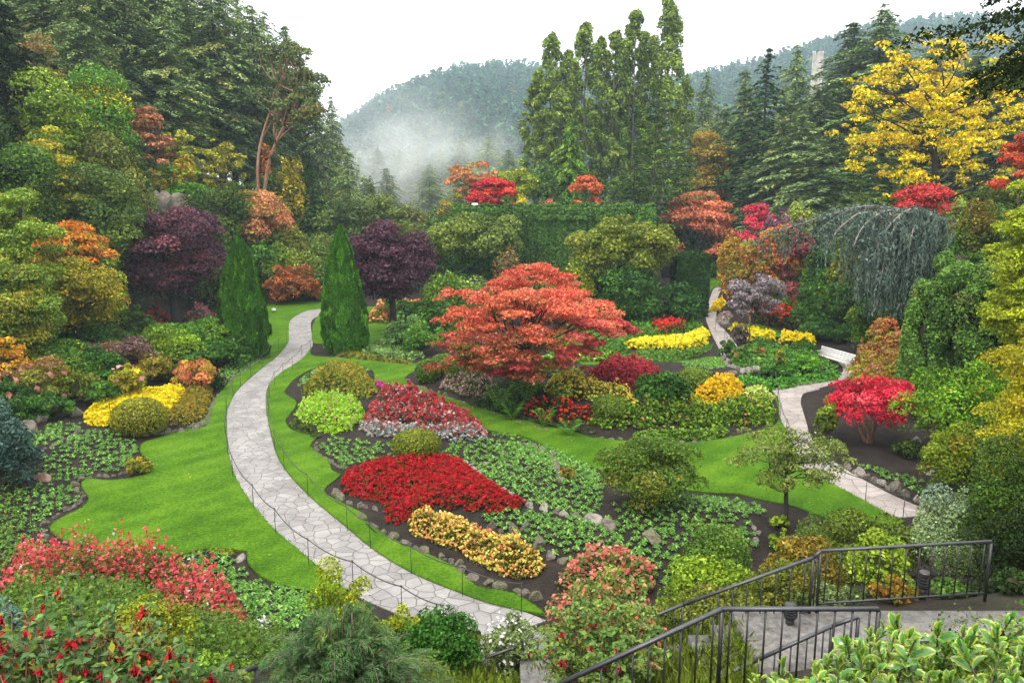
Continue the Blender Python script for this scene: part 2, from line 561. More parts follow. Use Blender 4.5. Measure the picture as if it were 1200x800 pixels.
# ------------------------------------------------------------------ ground, lawns, paths
def ground_mat():
    m, t, b, out = mat_new('ground')
    N, L = t.nodes, t.links
    tc = N.new('ShaderNodeTexCoord')
    n1 = N.new('ShaderNodeTexNoise')
    n1.inputs['Scale'].default_value = 1.3
    n1.inputs['Detail'].default_value = 8
    n1.inputs['Roughness'].default_value = 0.7
    soil = N.new('ShaderNodeValToRGB')
    soil.color_ramp.elements[0].position = 0.3
    soil.color_ramp.elements[0].color = (0.008, 0.006, 0.005, 1)
    soil.color_ramp.elements[1].position = 0.75
    soil.color_ramp.elements[1].color = (0.030, 0.023, 0.019, 1)
    n2 = N.new('ShaderNodeTexNoise')
    n2.inputs['Scale'].default_value = 0.35
    n2.inputs['Detail'].default_value = 9
    bank = N.new('ShaderNodeValToRGB')
    bank.color_ramp.elements[0].position = 0.35
    bank.color_ramp.elements[0].color = (0.045, 0.04, 0.02, 1)
    bank.color_ramp.elements[1].position = 0.6
    bank.color_ramp.elements[1].color = (0.05, 0.085, 0.02, 1)
    at = N.new('ShaderNodeAttribute')
    at.attribute_name = 'bank'
    mx = N.new('ShaderNodeMix')
    mx.data_type = 'RGBA'
    L.new(tc.outputs['Object'], n1.inputs['Vector'])
    L.new(tc.outputs['Object'], n2.inputs['Vector'])
    L.new(n1.outputs['Fac'], soil.inputs['Fac'])
    L.new(n2.outputs['Fac'], bank.inputs['Fac'])
    L.new(at.outputs['Fac'], mx.inputs['Factor'])
    L.new(soil.outputs['Color'], mx.inputs['A'])
    L.new(bank.outputs['Color'], mx.inputs['B'])
    L.new(mx.outputs['Result'], b.inputs['Base Color'])
    b.inputs['Roughness'].default_value = 0.95
    b.inputs['Specular IOR Level'].default_value = 0.15
    n3 = N.new('ShaderNodeTexNoise')
    n3.inputs['Scale'].default_value = 9
    n3.inputs['Detail'].default_value = 6
    bp = N.new('ShaderNodeBump')
    bp.inputs['Strength'].default_value = 0.9
    bp.inputs['Distance'].default_value = 0.06
    L.new(tc.outputs['Object'], n3.inputs['Vector'])
    L.new(n3.outputs['Fac'], bp.inputs['Height'])
    L.new(bp.outputs['Normal'], b.inputs['Normal'])
    return m


def build_ground():
    xs = np.concatenate([np.linspace(-1200, -70, 60)[:-1], np.arange(-70, 60, 0.5), np.linspace(60, 1200, 60)])
    ys = np.concatenate([np.linspace(-120, -4, 12)[:-1], np.arange(-4, 135, 0.5), np.arange(135, 260, 5), np.linspace(260, 1000, 80)])
    X, Y = np.meshgrid(xs, ys)
    Z = height(X, Y)
    near = (Y < 135) & (np.abs(X) < 70)
    Z = Z + np.where(near & (Z > 0.01), 0.04 * np.sin(X * 3.1 + 1.3 * np.sin(Y * 2.3)) * np.sin(Y * 2.7), 0)
    mb = MB()
    mb.grid(np.stack([X, Y, Z], -1), (0.05, 0.05, 0.05))
    o = mb.build('ground', ground_mat(), smooth=True)
    flatz = height(X, Y, mounds=False)
    bank = sstep((flatz - 0.6) / 2.0) * np.where((Y < 26), 0.08, 1.0)
    bank = np.where((Y > 150), 1.0, bank)
    a = o.data.attributes.new('bank', 'FLOAT', 'POINT')
    a.data.foreach_set('value', bank.astype(np.float32).ravel())
    tag(o, 'dark garden soil floor rising into the wooded quarry banks', 'ground', kind='structure')


def sheet(name, poly, z, thick, mat, label, cat, undul=0.0):
    """a flat sheet of the floor with a real edge; poly in world x, y"""
    import bmesh
    bm = bmesh.new()
    vs_ = [bm.verts.new((x, y, z)) for x, y in poly]
    f = bm.faces.new(vs_)
    f.normal_update()
    if f.normal.z < 0:
        f.normal_flip()
    low = [bm.verts.new((x, y, z - thick)) for x, y in poly]
    n = len(vs_)
    for i in range(n):
        j = (i + 1) % n
        try:
            bm.faces.new((vs_[j], vs_[i], low[i], low[j]))
        except ValueError:
            pass
    bmesh.ops.triangulate(bm, faces=[f])
    me = bpy.data.meshes.new(name)
    bm.to_mesh(me)
    bm.free()
    me.materials.append(mat)
    o = bpy.data.objects.new(name, me)
    COL.objects.link(o)
    return tag(o, label, cat, kind='structure')


def lawn_mat():
    m, t, b, out = mat_new('mown_grass')
    N, L = t.nodes, t.links
    tc = N.new('ShaderNodeTexCoord')
    n1 = N.new('ShaderNodeTexNoise')
    n1.inputs['Scale'].default_value = 0.45
    n1.inputs['Detail'].default_value = 6
    n1.inputs['Roughness'].default_value = 0.6
    n2 = N.new('ShaderNodeTexNoise')
    n2.inputs['Scale'].default_value = 11
    n2.inputs['Detail'].default_value = 6
    n2.inputs['Roughness'].default_value = 0.75
    wv = N.new('ShaderNodeTexWave')                 # mowing bands: blades laid to and fro
    wv.inputs['Scale'].default_value = 0.28
    wv.inputs['Distortion'].default_value = 1.2
    wv.inputs['Detail'].default_value = 2
    wm = N.new('ShaderNodeMapping')
    wm.inputs['Rotation'].default_value = (0, 0, 0.7)
    ad = N.new('ShaderNodeMath')
    ad.operation = 'MULTIPLY_ADD'
    ad.inputs[1].default_value = 0.75
    ad2 = N.new('ShaderNodeMath')
    ad2.operation = 'MULTIPLY_ADD'
    ad2.inputs[1].default_value = 0.045
    rp = N.new('ShaderNodeValToRGB')
    e = rp.color_ramp.elements
    e[0].position, e[0].color = 0.46, (0.020, 0.054, 0.003, 1)
    e[1].position, e[1].color = 0.75, (0.088, 0.168, 0.010, 1)
    k = e.new(0.60)
    k.color = (0.040, 0.104, 0.005, 1)
    for n in (n1, n2, wm):
        L.new(tc.outputs['Object'], n.inputs['Vector'])
    L.new(wm.outputs['Vector'], wv.inputs['Vector'])
    L.new(n2.outputs['Fac'], ad.inputs[0])
    hf = N.new('ShaderNodeMath')
    hf.operation = 'MULTIPLY'
    hf.inputs[1].default_value = 0.45
    L.new(n1.outputs['Fac'], hf.inputs[0])
    L.new(hf.outputs[0], ad.inputs[2])
    L.new(wv.outputs['Fac'], ad2.inputs[0])
    L.new(ad.outputs[0], ad2.inputs[2])
    L.new(ad2.outputs[0], rp.inputs['Fac'])
    L.new(rp.outputs['Color'], b.inputs['Base Color'])
    b.inputs['Roughness'].default_value = 0.9
    b.inputs['Specular IOR Level'].default_value = 0.05
    bp = N.new('ShaderNodeBump')
    bp.inputs['Strength'].default_value = 0.8
    bp.inputs['Distance'].default_value = 0.04
    n3 = N.new('ShaderNodeTexNoise')
    n3.inputs['Scale'].default_value = 40
    n3.inputs['Detail'].default_value = 4
    L.new(tc.outputs['Object'], n3.inputs['Vector'])
    L.new(n3.outputs['Fac'], bp.inputs['Height'])
    L.new(bp.outputs['Normal'], b.inputs['Normal'])
    return m


def paving_mat(name, scale, c_lo, c_hi, joint, jw):
    m, t, b, out = mat_new(name)
    N, L = t.nodes, t.links
    tc = N.new('ShaderNodeTexCoord')
    nz = N.new('ShaderNodeTexNoise')
    nz.inputs['Scale'].default_value = 1.1
    nz.inputs['Detail'].default_value = 2
    vm = N.new('ShaderNodeMix')
    vm.data_type = 'VECTOR'
    vm.inputs['Factor'].default_value = 0.12
    L.new(tc.outputs['Object'], nz.inputs['Vector'])
    L.new(tc.outputs['Object'], vm.inputs['A'])
    L.new(nz.outputs['Color'], vm.inputs['B'])
    ve = N.new('ShaderNodeTexVoronoi')
    ve.voronoi_dimensions = '2D'
    ve.feature = 'DISTANCE_TO_EDGE'
    ve.inputs['Scale'].default_value = scale
    vc = N.new('ShaderNodeTexVoronoi')
    vc.voronoi_dimensions = '2D'
    vc.inputs['Scale'].default_value = scale
    for v in (ve, vc):
        L.new(vm.outputs['Result'], v.inputs['Vector'])
    st = N.new('ShaderNodeValToRGB')
    st.color_ramp.elements[0].color = (*c_lo, 1)
    st.color_ramp.elements[1].color = (*c_hi, 1)
    sx = N.new('ShaderNodeSeparateColor')
    L.new(vc.outputs['Color'], sx.inputs['Color'])
    n2 = N.new('ShaderNodeTexNoise')
    n2.inputs['Scale'].default_value = 7
    n2.inputs['Detail'].default_value = 8
    n2.inputs['Roughness'].default_value = 0.7
    L.new(tc.outputs['Object'], n2.inputs['Vector'])
    av = N.new('ShaderNodeMix')
    av.inputs['Factor'].default_value = 0.5
    L.new(sx.outputs['Red'], av.inputs['A'])
    L.new(n2.outputs['Fac'], av.inputs['B'])
    L.new(av.outputs['Result'], st.inputs['Fac'])
    jm = N.new('ShaderNodeMapRange')
    jm.inputs['From Min'].default_value = jw * 0.55
    jm.inputs['From Max'].default_value = jw
    L.new(ve.outputs['Distance'], jm.inputs['Value'])
    mx = N.new('ShaderNodeMix')
    mx.data_type = 'RGBA'
    mx.inputs['A'].default_value = (*joint, 1)
    L.new(jm.outputs['Result'], mx.inputs['Factor'])
    L.new(st.outputs['Color'], mx.inputs['B'])
    n4 = N.new('ShaderNodeTexNoise')                 # damp stains and worn places
    n4.inputs['Scale'].default_value = 0.9
    n4.inputs['Detail'].default_value = 7
    n4.inputs['Roughness'].default_value = 0.7
    L.new(tc.outputs['Object'], n4.inputs['Vector'])
    sr = N.new('ShaderNodeMapRange')
    sr.inputs['From Min'].default_value = 0.36
    sr.inputs['From Max'].default_value = 0.58
    sr.inputs['To Min'].default_value = 0.70
    L.new(n4.outputs['Fac'], sr.inputs['Value'])
    ml = N.new('ShaderNodeVectorMath')
    ml.operation = 'SCALE'
    L.new(mx.outputs['Result'], ml.inputs[0])
    L.new(sr.outputs['Result'], ml.inputs['Scale'])
    L.new(ml.outputs['Vector'], b.inputs['Base Color'])
    b.inputs['Roughness'].default_value = 0.75
    b.inputs['Specular IOR Level'].default_value = 0.3
    bp = N.new('ShaderNodeBump')
    bp.inputs['Strength'].default_value = 0.6
    bp.inputs['Distance'].default_value = 0.02
    hs = N.new('ShaderNodeMath')
    hs.operation = 'MULTIPLY_ADD'
    hs.inputs[1].default_value = 0.35
    L.new(n2.outputs['Fac'], hs.inputs[0])
    L.new(jm.outputs['Result'], hs.inputs[2])
    L.new(hs.outputs[0], bp.inputs['Height'])
    L.new(bp.outputs['Normal'], b.inputs['Normal'])
    return m


build_ground()
M_LAWN = lawn_mat()
M_PAVE = paving_mat('flagstones', 2.75, (0.15, 0.142, 0.138), (0.275, 0.265, 0.26), (0.115, 0.106, 0.098), 0.048)
M_SIDE = paving_mat('worn_flagstones', 1.9, (0.20, 0.175, 0.16), (0.33, 0.295, 0.275), (0.17, 0.145, 0.13), 0.04)
lawn_west = smooth_poly(flat(LAWN_W))
sheet('path', PATHW, 0.035, 0.09, M_PAVE, 'pale grey crazy paved flagstone path sweeping through the lawns', 'path')
sheet('lawn', lawn_west, 0.06, 0.12, M_LAWN, 'mown lawn left of the flagstone path below the left flower beds', 'lawn')
lawn_mid = smooth_poly(flat(LAWN_C))
sheet('lawn', lawn_mid, 0.064, 0.12, M_LAWN, 'mown lawn ribbon wrapping round the central flower bed', 'lawn')
sheet('lawn', smooth_poly(flat(LAWN_M)), 0.068, 0.12, M_LAWN, 'thin lawn strip behind the red maple bed', 'lawn')
sheet('lawn', smooth_poly(flat(LAWN_FAR)), 0.06, 0.12, M_LAWN, 'distant lawn patch beyond the tall clipped hedge block', 'lawn')
sheet('lawn', smooth_poly(flat(LAWN_PLUM)), 0.072, 0.12, M_LAWN, 'lawn under the second purple plum tree behind the cypress', 'lawn')
sheet('side_path', smooth_poly(np.concatenate([flat(WALK_L), flat(WALK_R)[::-1]])), 0.04, 0.09, M_SIDE, 'worn stone path curving along the right bank past the red bush', 'path')
sheet('side_path', smooth_poly(flat(SPUR)), 0.05, 0.09, M_SIDE, 'narrow stone path looping towards the white bench', 'path')
sheet('side_path', smooth_poly(np.concatenate([flat(SIDE_L), flat(SIDE_R)[::-1]])), 0.045, 0.09, M_SIDE, 'pale path leading away beside the clipped hedge block', 'path')


def grass_blades():
    """short blades standing over the lawn edges and the nearer turf"""
    mb = MB()
    rg = np.random.default_rng(5)
    for poly, n in ((lawn_west, 60000), (lawn_mid, 60000)):
        lo, hi = poly.min(0), poly.max(0)
        P = lo + rg.random((n, 2)) * (hi - lo)
        keep = rg.random(n) < 0.02
        P = P[keep]
        P = P[inside(P, poly)]
        k = np.where(rg.random(len(poly)) > -1)[0]
        e = []
        for i in k:                                      # shaggy fringe along the cut edge
            a, b = poly[i], poly[(i + 1) % len(poly)]
            if a[1] > 48:
                continue
            m_ = int(np.linalg.norm(b - a) * 26) + 1
            tt = rg.random((m_, 1))
            e.append(a + (b - a) * tt + rg.normal(size=(m_, 2)) * 0.02)
        P = np.concatenate([P] + e)
        n = len(P)
        d = rdir(n, rg)
        d[:, 2] = np.abs(d[:, 2]) + 1.1
        d = unit(d)
        h = 0.02 + 0.04 * rg.random((n, 1))
        base = np.concatenate([P, np.full((n, 1), 0.06)], 1)
        s = rdir(n, rg)
        s[:, 2] = 0
        s = unit(s) * 0.012
        v = np.stack([base - s, base + s, base + d * h + s * 0.3, base + d * h - s * 0.3], 1)
        col = np.array([0.06, 0.12, 0.006]) * (0.7 + 0.7 * rg.random((n, 1)))
        mb.quads(v, col)
    tag(mb.build('grass', M_LEAF), 'short green grass blades of the mown lawns', 'grass', kind='stuff')


grass_blades()
# ------------------------------------------------------------------ foliage generators
Q = 1.0                                              # overall leaf budget


def pick(P, n, rg):
    return P[0][rg.choice(len(P[1]), n, p=P[1])]


def leaves(mb, c, nrm, L, col, rg, wr=0.58, along=None, ljit=0.42):
    n = len(c)
    if n == 0:
        return
    a = rdir(n, rg) if along is None else along
    u = unit(np.cross(nrm, a)) if along is None else unit(along)
    w = unit(np.cross(nrm, u))
    l = (L * (1 + ljit * rg.normal(size=n)).clip(0.4, 1.9))[:, None] / 2
    b = nrm * l * 0.25
    v = np.stack([c - u * l, c - w * l * wr + b, c + u * l, c + w * l * wr + b], 1)
    mb.quads(v, col)


def clumps(mb, C, R, n, L, P, rg, shell=0.6, up=0.35, wr=0.58, mixc=0.3, jit=0.28, rad=0.8, down=0.25, droop=0.0):
    """leaf clouds round the clump centres C with radii R (K,3)"""
    K = len(C)
    if K == 0 or n <= 0:
        return
    area = (R[:, 0] * R[:, 2]) + R[:, 0] * R[:, 1]
    k = rg.choice(K, int(n), p=area / area.sum())
    d = rdir(len(k), rg)
    flip = (d[:, 2] < 0) & (rg.random(len(k)) > down)
    d[flip, 2] *= -1
    r = shell + (1 - shell) * np.sqrt(rg.random((len(k), 1)))
    pos = C[k] + d * R[k] * r
    if droop:
        pos[:, 2] -= droop * (d[:, 0] ** 2 + d[:, 1] ** 2) * R[k, 2]
    nrm = unit(d * rad + np.array([0, 0, up]) + rg.normal(size=d.shape) * 0.6)
    ck = pick(P, K, rg) * np.exp(rg.normal(size=(K, 1)) * 0.2)
    col = ck[k]
    own = rg.random(len(k)) < mixc
    col[own] = pick(P, own.sum(), rg)
    col = col * np.exp(rg.normal(size=(len(k), 1)) * jit)
    leaves(mb, pos, nrm, L, col, rg, wr)


def fib_dome(K, rg, lowz=-0.1):
    i = np.arange(K) + 0.5
    z = 1 - (1 - lowz) * i / K
    ph = i * 2.39996 + rg.random() * 6.28
    s = np.sqrt(np.clip(1 - z * z, 0, 1))
    return np.stack([np.cos(ph) * s, np.sin(ph) * s, z], -1)


def core(mb, c, r, P, rg, amp=0.12):
    """twiggy inner mass of a shrub, so that no light falls straight through it"""
    th = np.linspace(0.02, pi - 0.02, 8)
    ph = np.linspace(0, 2 * pi, 12, endpoint=False)
    d = np.stack([np.sin(th)[:, None] * np.cos(ph), np.sin(th)[:, None] * np.sin(ph), np.cos(th)[:, None] + 0 * ph], -1)
    rr = 1 + amp * rg.normal(size=(8, 12, 1))
    mb.grid(np.asarray(c) + d * rr * np.asarray(r), np.array([0.04, 0.033, 0.02]) * 0.6 + P[0].mean(0) * 0.25, closed_u=True)


def shrub_mesh(mb, w, dp, h, depth, P, rg, ls=1.0, K=None, rough=0.22, cover=1.0, clip=False, up=0.35, jit=0.27, ffrac=0.32, lift=0.0, mixc=0.3, z0=0.0):
    """a bushy dome w wide, dp deep, h tall over its base; leaves sized for the distance"""
    L = depth * 0.0031 * ls
    K = K or int(np.clip(10 + w * h * 2.2, 12, 46))
    rx, ry, rz = w / 2, dp / 2, (h - z0) * 0.56
    cz = z0 + (h - z0) * 0.44
    ctr = np.array([0, 0, cz])
    RR = np.array([rx, ry, rz])
    core(mb, ctr, RR * (0.80 if clip else 0.46), P, rg, 0.03 if clip else 0.1)
    A = 4 * pi * ((rx * ry) ** 1.6 / 3 + (rx * rz) ** 1.6 / 3 + (ry * rz) ** 1.6 / 3) ** (1 / 1.6) * 0.75
    n = int(Q * cover * 3.0 * A / (L * L * 0.58))
    n = int(min(n, 40000))
    if clip:
        L *= 0.75
        n = int(n * 1.5)
        d = rdir(n, rg)
        d[:, 2] = np.where(d[:, 2] < -0.75, -d[:, 2], d[:, 2])
        pos = ctr + d * RR * (0.90 + 0.12 * rg.random((n, 1)) + 0.02 * np.sin(9 * d[:, :1]) * np.sin(8 * d[:, 2:3]))
        nrm = unit(d + rg.normal(size=d.shape) * 0.5)
        col = pick(P, n, rg) * np.exp(rg.normal(size=(n, 1)) * jit)
        leaves(mb, pos, nrm, L, col, rg)
        return
    D = fib_dome(K, rg, -0.55)
    D = unit(D + rg.normal(size=D.shape) * 0.16)
    s = 1 + rough * rg.normal(size=(K, 1))
    C = ctr + D * RR * 0.70 * s
    cr_ = ffrac * (0.6 + 0.75 * rg.random((K, 1)))
    R = cr_ * np.array([[rx, ry, rz * 1.05]])
    m_ = min(rx, rz)
    R = np.clip(R, m_ * 0.14, None)
    C[:, 2] = np.maximum(C[:, 2], R[:, 2] * 0.7)
    clumps(mb, C, R, n, L, P, rg, up=up, jit=jit, mixc=mixc)


def place(px, ytop, w, b=None, d=None):
    p = spot(px, b, d)
    dep = depth_of(p)
    return p, dep, w / FPX * dep, max(0.15, z_at(ytop, p[1]) - p[2])


def shrub(name, cat, label, px, ytop, w, b=None, d=None, P='', group=None, flowers=None, fn=0, fl=1.0, deep=0.9, seed=0, kind=None, mat=None, h=None, **kw):
    """one bush; px, ytop, w: where the photograph shows it; b: pixel of its foot, or d: distance"""
    rg = np.random.default_rng(int(px * 7 + ytop * 13 + seed))
    p, dep, ww, hh = place(px, ytop, w, b, d)
    hh = h or hh
    mb = MB()
    Pp = pal(P)
    shrub_mesh(mb, ww, ww * deep, hh, dep, Pp, rg, **kw)
    o = mb.build(name, mat or M_LEAF, loc=p - np.array([0, 0, 0.03]))
    tag(o, label, cat, group, kind)
    if flowers:
        fb = MB()
        n = fn
        d3 = fib_dome(n, rg, -0.2)
        d3 = unit(d3 + rg.normal(size=d3.shape) * 0.2)
        c = np.array([0, 0, hh * 0.46]) + d3 * np.array([ww / 2, ww * deep / 2, hh * 0.56]) * (0.93 + 0.14 * rg.random((n, 1)))
        L = dep * 0.0034 * fl
        for q in range(3):
            nr = unit(d3 + rg.normal(size=d3.shape) * 0.5 + [0, 0, .3])
            leaves(fb, c + rg.normal(size=c.shape) * L * 0.35, nr, L, pick(pal(flowers), n, rg), rg, wr=0.8)
        fb.build('flowers', M_PETAL, parent=o)
    return o


def limb(mb, a, b, r0, r1, rg, col, sag=0.0, bend=0.12, n=6, sides=6):
    a, b = np.asarray(a, float), np.asarray(b, float)
    t = np.linspace(0, 1, n)[:, None]
    L = np.linalg.norm(b - a)
    off = rg.normal(size=3) * bend * L
    p = a + (b - a) * t + off * np.sin(t * pi) + np.array([0, 0, -sag * L]) * (t * t) + np.array([0, 0, sag * L]) * t
    mb.tube(p, r0 + (r1 - r0) * t[:, 0] ** 0.8, sides)


def tree(name, cat, label, px, ytop, w, b=None, d=None, P='', group=None, style='round', trunk=0.3, tr=None, bark=None, cover=1.0, ls=1.0, K=None, deep=1.0, stems=1, limbs=9, lean=0.0, seed=0, thin=0.0, flat_=0.5, cr=1.0, jit=0.28, up=0.35, mixc=0.3, spread=0.9, pads=None):
    """trunk(s) with limbs reaching into a crown of leaf clumps; crown fills the upper (1 - trunk)"""
    rg = np.random.default_rng(int(px * 5 + ytop * 17 + seed))
    p, dep, ww, hh = place(px, ytop, w, b, d)
    root = empty(name, p - np.array([0, 0, 0.05]))
    tag(root, label, cat, group)
    Pp = pal(P)
    if name == 'hill_tree':
        Pp = (Pp[0] * 1.3, Pp[1])
    z0 = hh * trunk
    ch = hh - z0
    R0 = np.array([ww / 2, ww * deep / 2, ch / 2])
    c0 = np.array([lean * ww, 0, z0 + ch * 0.5])
    K = K or int(np.clip(24 + ww * ch * 0.7, 26, 90))
    L = dep * 0.0031 * ls
    if style == 'round':
        D = rdir(K, rg)
        rr = 0.45 + 0.45 * rg.random((K, 1)) ** 0.6
        C = c0 + D * rr * R0 * np.where(D[:, 2:3] < 0, 0.85, 0.9)
        R = (0.20 + 0.14 * rg.random((K, 1))) * R0.max() * np.array([[1, 1, 0.8]]) * cr
    elif style == 'pads':                         # layered, flat pads of a Japanese maple
        t = rg.random(K) ** 0.75
        ang = rg.random(K) * 2 * pi
        zc = 1 - 1.0 * (1 - np.sqrt(1 - np.clip(t, 0, 0.97) ** 2)) - 0.5 * rg.random(K) ** 2 * (0.3 + t)
        C = np.stack([np.cos(ang) * t * ww / 2 * spread, np.sin(ang) * t * ww * deep / 2 * spread, z0 + ch * np.clip(zc, 0.02, 1) * 0.93], -1)
        C[:, 0] += lean * ww
        R = (0.12 + 0.10 * rg.random((K, 1))) * ww * np.array([[1, 1, flat_]]) * cr
    elif style == 'dome':                         # dense dome, clumps only near the outside
        D = fib_dome(K, rg, -0.35)
        C = c0 + unit(D + rg.normal(size=D.shape) * 0.2) * R0 * (0.74 + 0.12 * rg.normal(size=(K, 1))).clip(0.4, 0.95)
        R = (0.17 + 0.13 * rg.random((K, 1))) * R0.max() * np.array([[1, 1, 0.85]]) * cr
    elif style == 'open':                         # many small clumps with gaps between them
        D = rdir(K, rg)
        rr = rg.random((K, 1)) ** 0.42
        C = c0 + D * rr * R0 * 0.93
        R = (0.07 + 0.09 * rg.random((K, 1))) * R0.max() * np.array([[1.2, 1.2, 0.65]]) * cr
    groups = [(np.arange(K), Pp)]
    if pads:                                      # pads read off the photograph: (px, py, width, distance offset, palette)
        C, R, who = [], [], []
        for a_, (qx, qy, qw, dy, pk) in enumerate(pads):
            Yp = p[1] + dy
            zc = z_at(qy, Yp)
            dd = Yp * cp + (CAM_Z - zc) * sp
            ctr = np.array([(qx - 600) / FPX * dd - p[0], dy, zc - p[2]])
            rw = qw / FPX * dd / 2
            for _ in range(7):
                o = rg.normal(size=3) * np.array([.42, .42, .10]) * rw
                C.append(ctr + o - np.array([0, 0, (o[0] ** 2 + o[1] ** 2) / rw * .35]))
                R.append(np.array([1, 1, .34]) * rw * rg.uniform(.34, .58))
                who.append(pk)
        C, R, who = np.array(C), np.array(R), np.array(who)
        K = len(C)
        groups = [(np.where(who == k)[0], pal(k)) for k in sorted(set(who.tolist()))]
    area = (R[:, 0] * R[:, 2] + R[:, 0] * R[:, 1]).sum() * 3.2
    n = int(min(Q * cover * 1.35 * area / (L * L * 0.58), 75000))
    mb = MB()
    for ix, pk in groups:
        clumps(mb, C[ix], R[ix], int(n * len(ix) / K), L, pk, rg, jit=jit, up=up, mixc=mixc, shell=0.35 if style == 'open' else 0.5)
    mb.build('crown', M_LEAF, parent=root)
    tb = MB()
    tr = tr or hh * 0.022
    lead = 0.12 if style == 'pads' else (0.62 if style in ('open', 'round') else 0.35)
    ztop = z0 + ch * lead
    leads = []
    for s in range(stems):
        off = rg.normal(size=3) * np.array([1, 1, 0]) * (tr * 1.5 if stems > 1 else 0)
        tt = np.linspace(0, 1, 9)[:, None]
        end = np.array([c0[0] * 0.8, 0, ztop]) + off * 6
        c = off + (end - off) * tt + np.cumsum(rg.normal(size=(9, 3)) * np.array([1, 1, 0]) * 0.012 * hh, 0) * tt
        tb.tube(c, tr * (1.25 - 0.95 * tt[:, 0]) * (1 + 0.5 * np.exp(-tt[:, 0] * 12)), 8)
        leads.append(c)
    sel = rg.choice(K, min(limbs, K), replace=False)
    zl = leads[0][:, 2]
    for j in sel:
        c = leads[rg.integers(stems)]
        hd = np.hypot(C[j, 0] - c[-1, 0], C[j, 1] - c[-1, 1])
        zs = np.clip(C[j, 2] - hd * (0.35 + 0.35 * rg.random()), min(z0 * 0.92, ztop * .9), ztop)
        t0 = np.array([np.interp(zs, c[:, 2], c[:, i]) for i in range(3)])
        r0 = tr * np.interp(zs, [0, ztop], [0.55, 0.26])
        limb(tb, t0, C[j], r0, tr * 0.08, rg, None, bend=0.09, n=7)
        near = np.argsort(((C - C[j]) ** 2).sum(1))[1:3]
        m_ = t0 + (C[j] - t0) * 0.55
        for q in near:
            limb(tb, m_, C[q], tr * 0.2, tr * 0.06, rg, None, bend=0.1, n=5, sides=4)
    tb.build('trunk', bark or M_BARK, parent=root, smooth=True)
    return root


# ---- conifers: unit height, unit half width; copies are scaled
def conifer_mesh(seed, whorls, per, P, profile, droop, fs, seglen=10, bare=0.06, trunk_r=0.011, lift=0.0, jitL=0.25, flatn=False, wmul=1.0):
    rg = np.random.default_rng(seed)
    mb = MB()
    tw = np.linspace(bare, 0.985, whorls) + rg.normal(size=whorls) * 0.004
    for t in tw:
        k = max(3, int(per * (1 - 0.45 * t)))
        az = rg.random() * 6.28 + np.arange(k) * 6.283 / k + rg.normal(size=k) * 0.35
        Lb = np.interp(t, profile[0], profile[1]) * (1 + jitL * rg.normal(size=k)).clip(0.35, 1.5)
        bc = pick(P, k, rg) * np.exp(rg.normal(size=(k, 1)) * 0.09)
        for i in range(k):
            L = Lb[i]
            m = max(3, int(seglen * (L / 0.16) ** 0.7))
            s = np.repeat(np.linspace(0.12, 1, m), 4)
            s = s + rg.normal(size=len(s)) * 0.02
            d = np.array([math.cos(az[i]), math.sin(az[i]), 0])
            side = np.array([-d[1], d[0], 0])
            lat = rg.uniform(-1, 1, len(s)) * L * 0.30 * (1.12 - s)
            z = t + lift * L * s - droop * L * s ** 1.7 - np.abs(lat) * 0.25
            pos = d * (s * L)[:, None] + side * lat[:, None]
            pos[:, 2] = z + rg.normal(size=len(s)) * 0.004
            sg = np.sign(lat)[:, None]
            al = unit(d * 0.9 + side * sg * 0.75 + np.array([0, 0, lift - droop * 1.4]) + rg.normal(size=(len(s), 3)) * 0.35)
            nr = unit(np.array([0, 0, 1.0]) + rg.normal(size=(len(s), 3)) * (0.25 if flatn else 0.5))
            nr = unit(nr - al * (nr * al).sum(1, keepdims=True))
            col = bc[i] * np.exp(rg.normal(size=(len(s), 1)) * 0.2)
            leaves(mb, pos, nr, fs * (0.6 + 0.5 * (L / 0.16)) if L < .16 else fs * 1.1, col, rg, wr=0.36 * wmul, along=al)
    tb = MB()
    z = np.linspace(0, 0.97, 9)
    tb.tube(np.stack([0.003 * np.sin(z * 9), 0.003 * np.cos(z * 7), z], -1), trunk_r * (1 - z * 0.93), 7)
    for t in tw[::2]:                                 # the bare inner boughs
        a = rg.random() * 6.28
        L = np.interp(t, profile[0], profile[1]) * 0.8
        q = np.linspace(0, 1, 4)[:, None]
        tb.tube(np.array([0, 0, t]) + q * np.array([math.cos(a) * L, math.sin(a) * L, lift * L]) - np.array([0, 0, 1]) * droop * L * q ** 1.7, trunk_r * 0.22 * (1 - q[:, 0] * 0.8), 4)
    return mb, tb


FIRP = pal('92a68c:2 809676 a4b494 708868 acae84:0.5')  # pale grey tint in the needle colour stands in for mist on the firs
PROTO = {}


def conifer_proto(key, seed, **kw):
    mb, tb = conifer_mesh(seed, **kw)
    a = mb.build('crown', M_NEEDLE)
    t = tb.build('trunk', M_BARK, smooth=True)
    PROTO.setdefault(key, []).append((a.data, t.data))
    bpy.data.objects.remove(a)
    bpy.data.objects.remove(t)


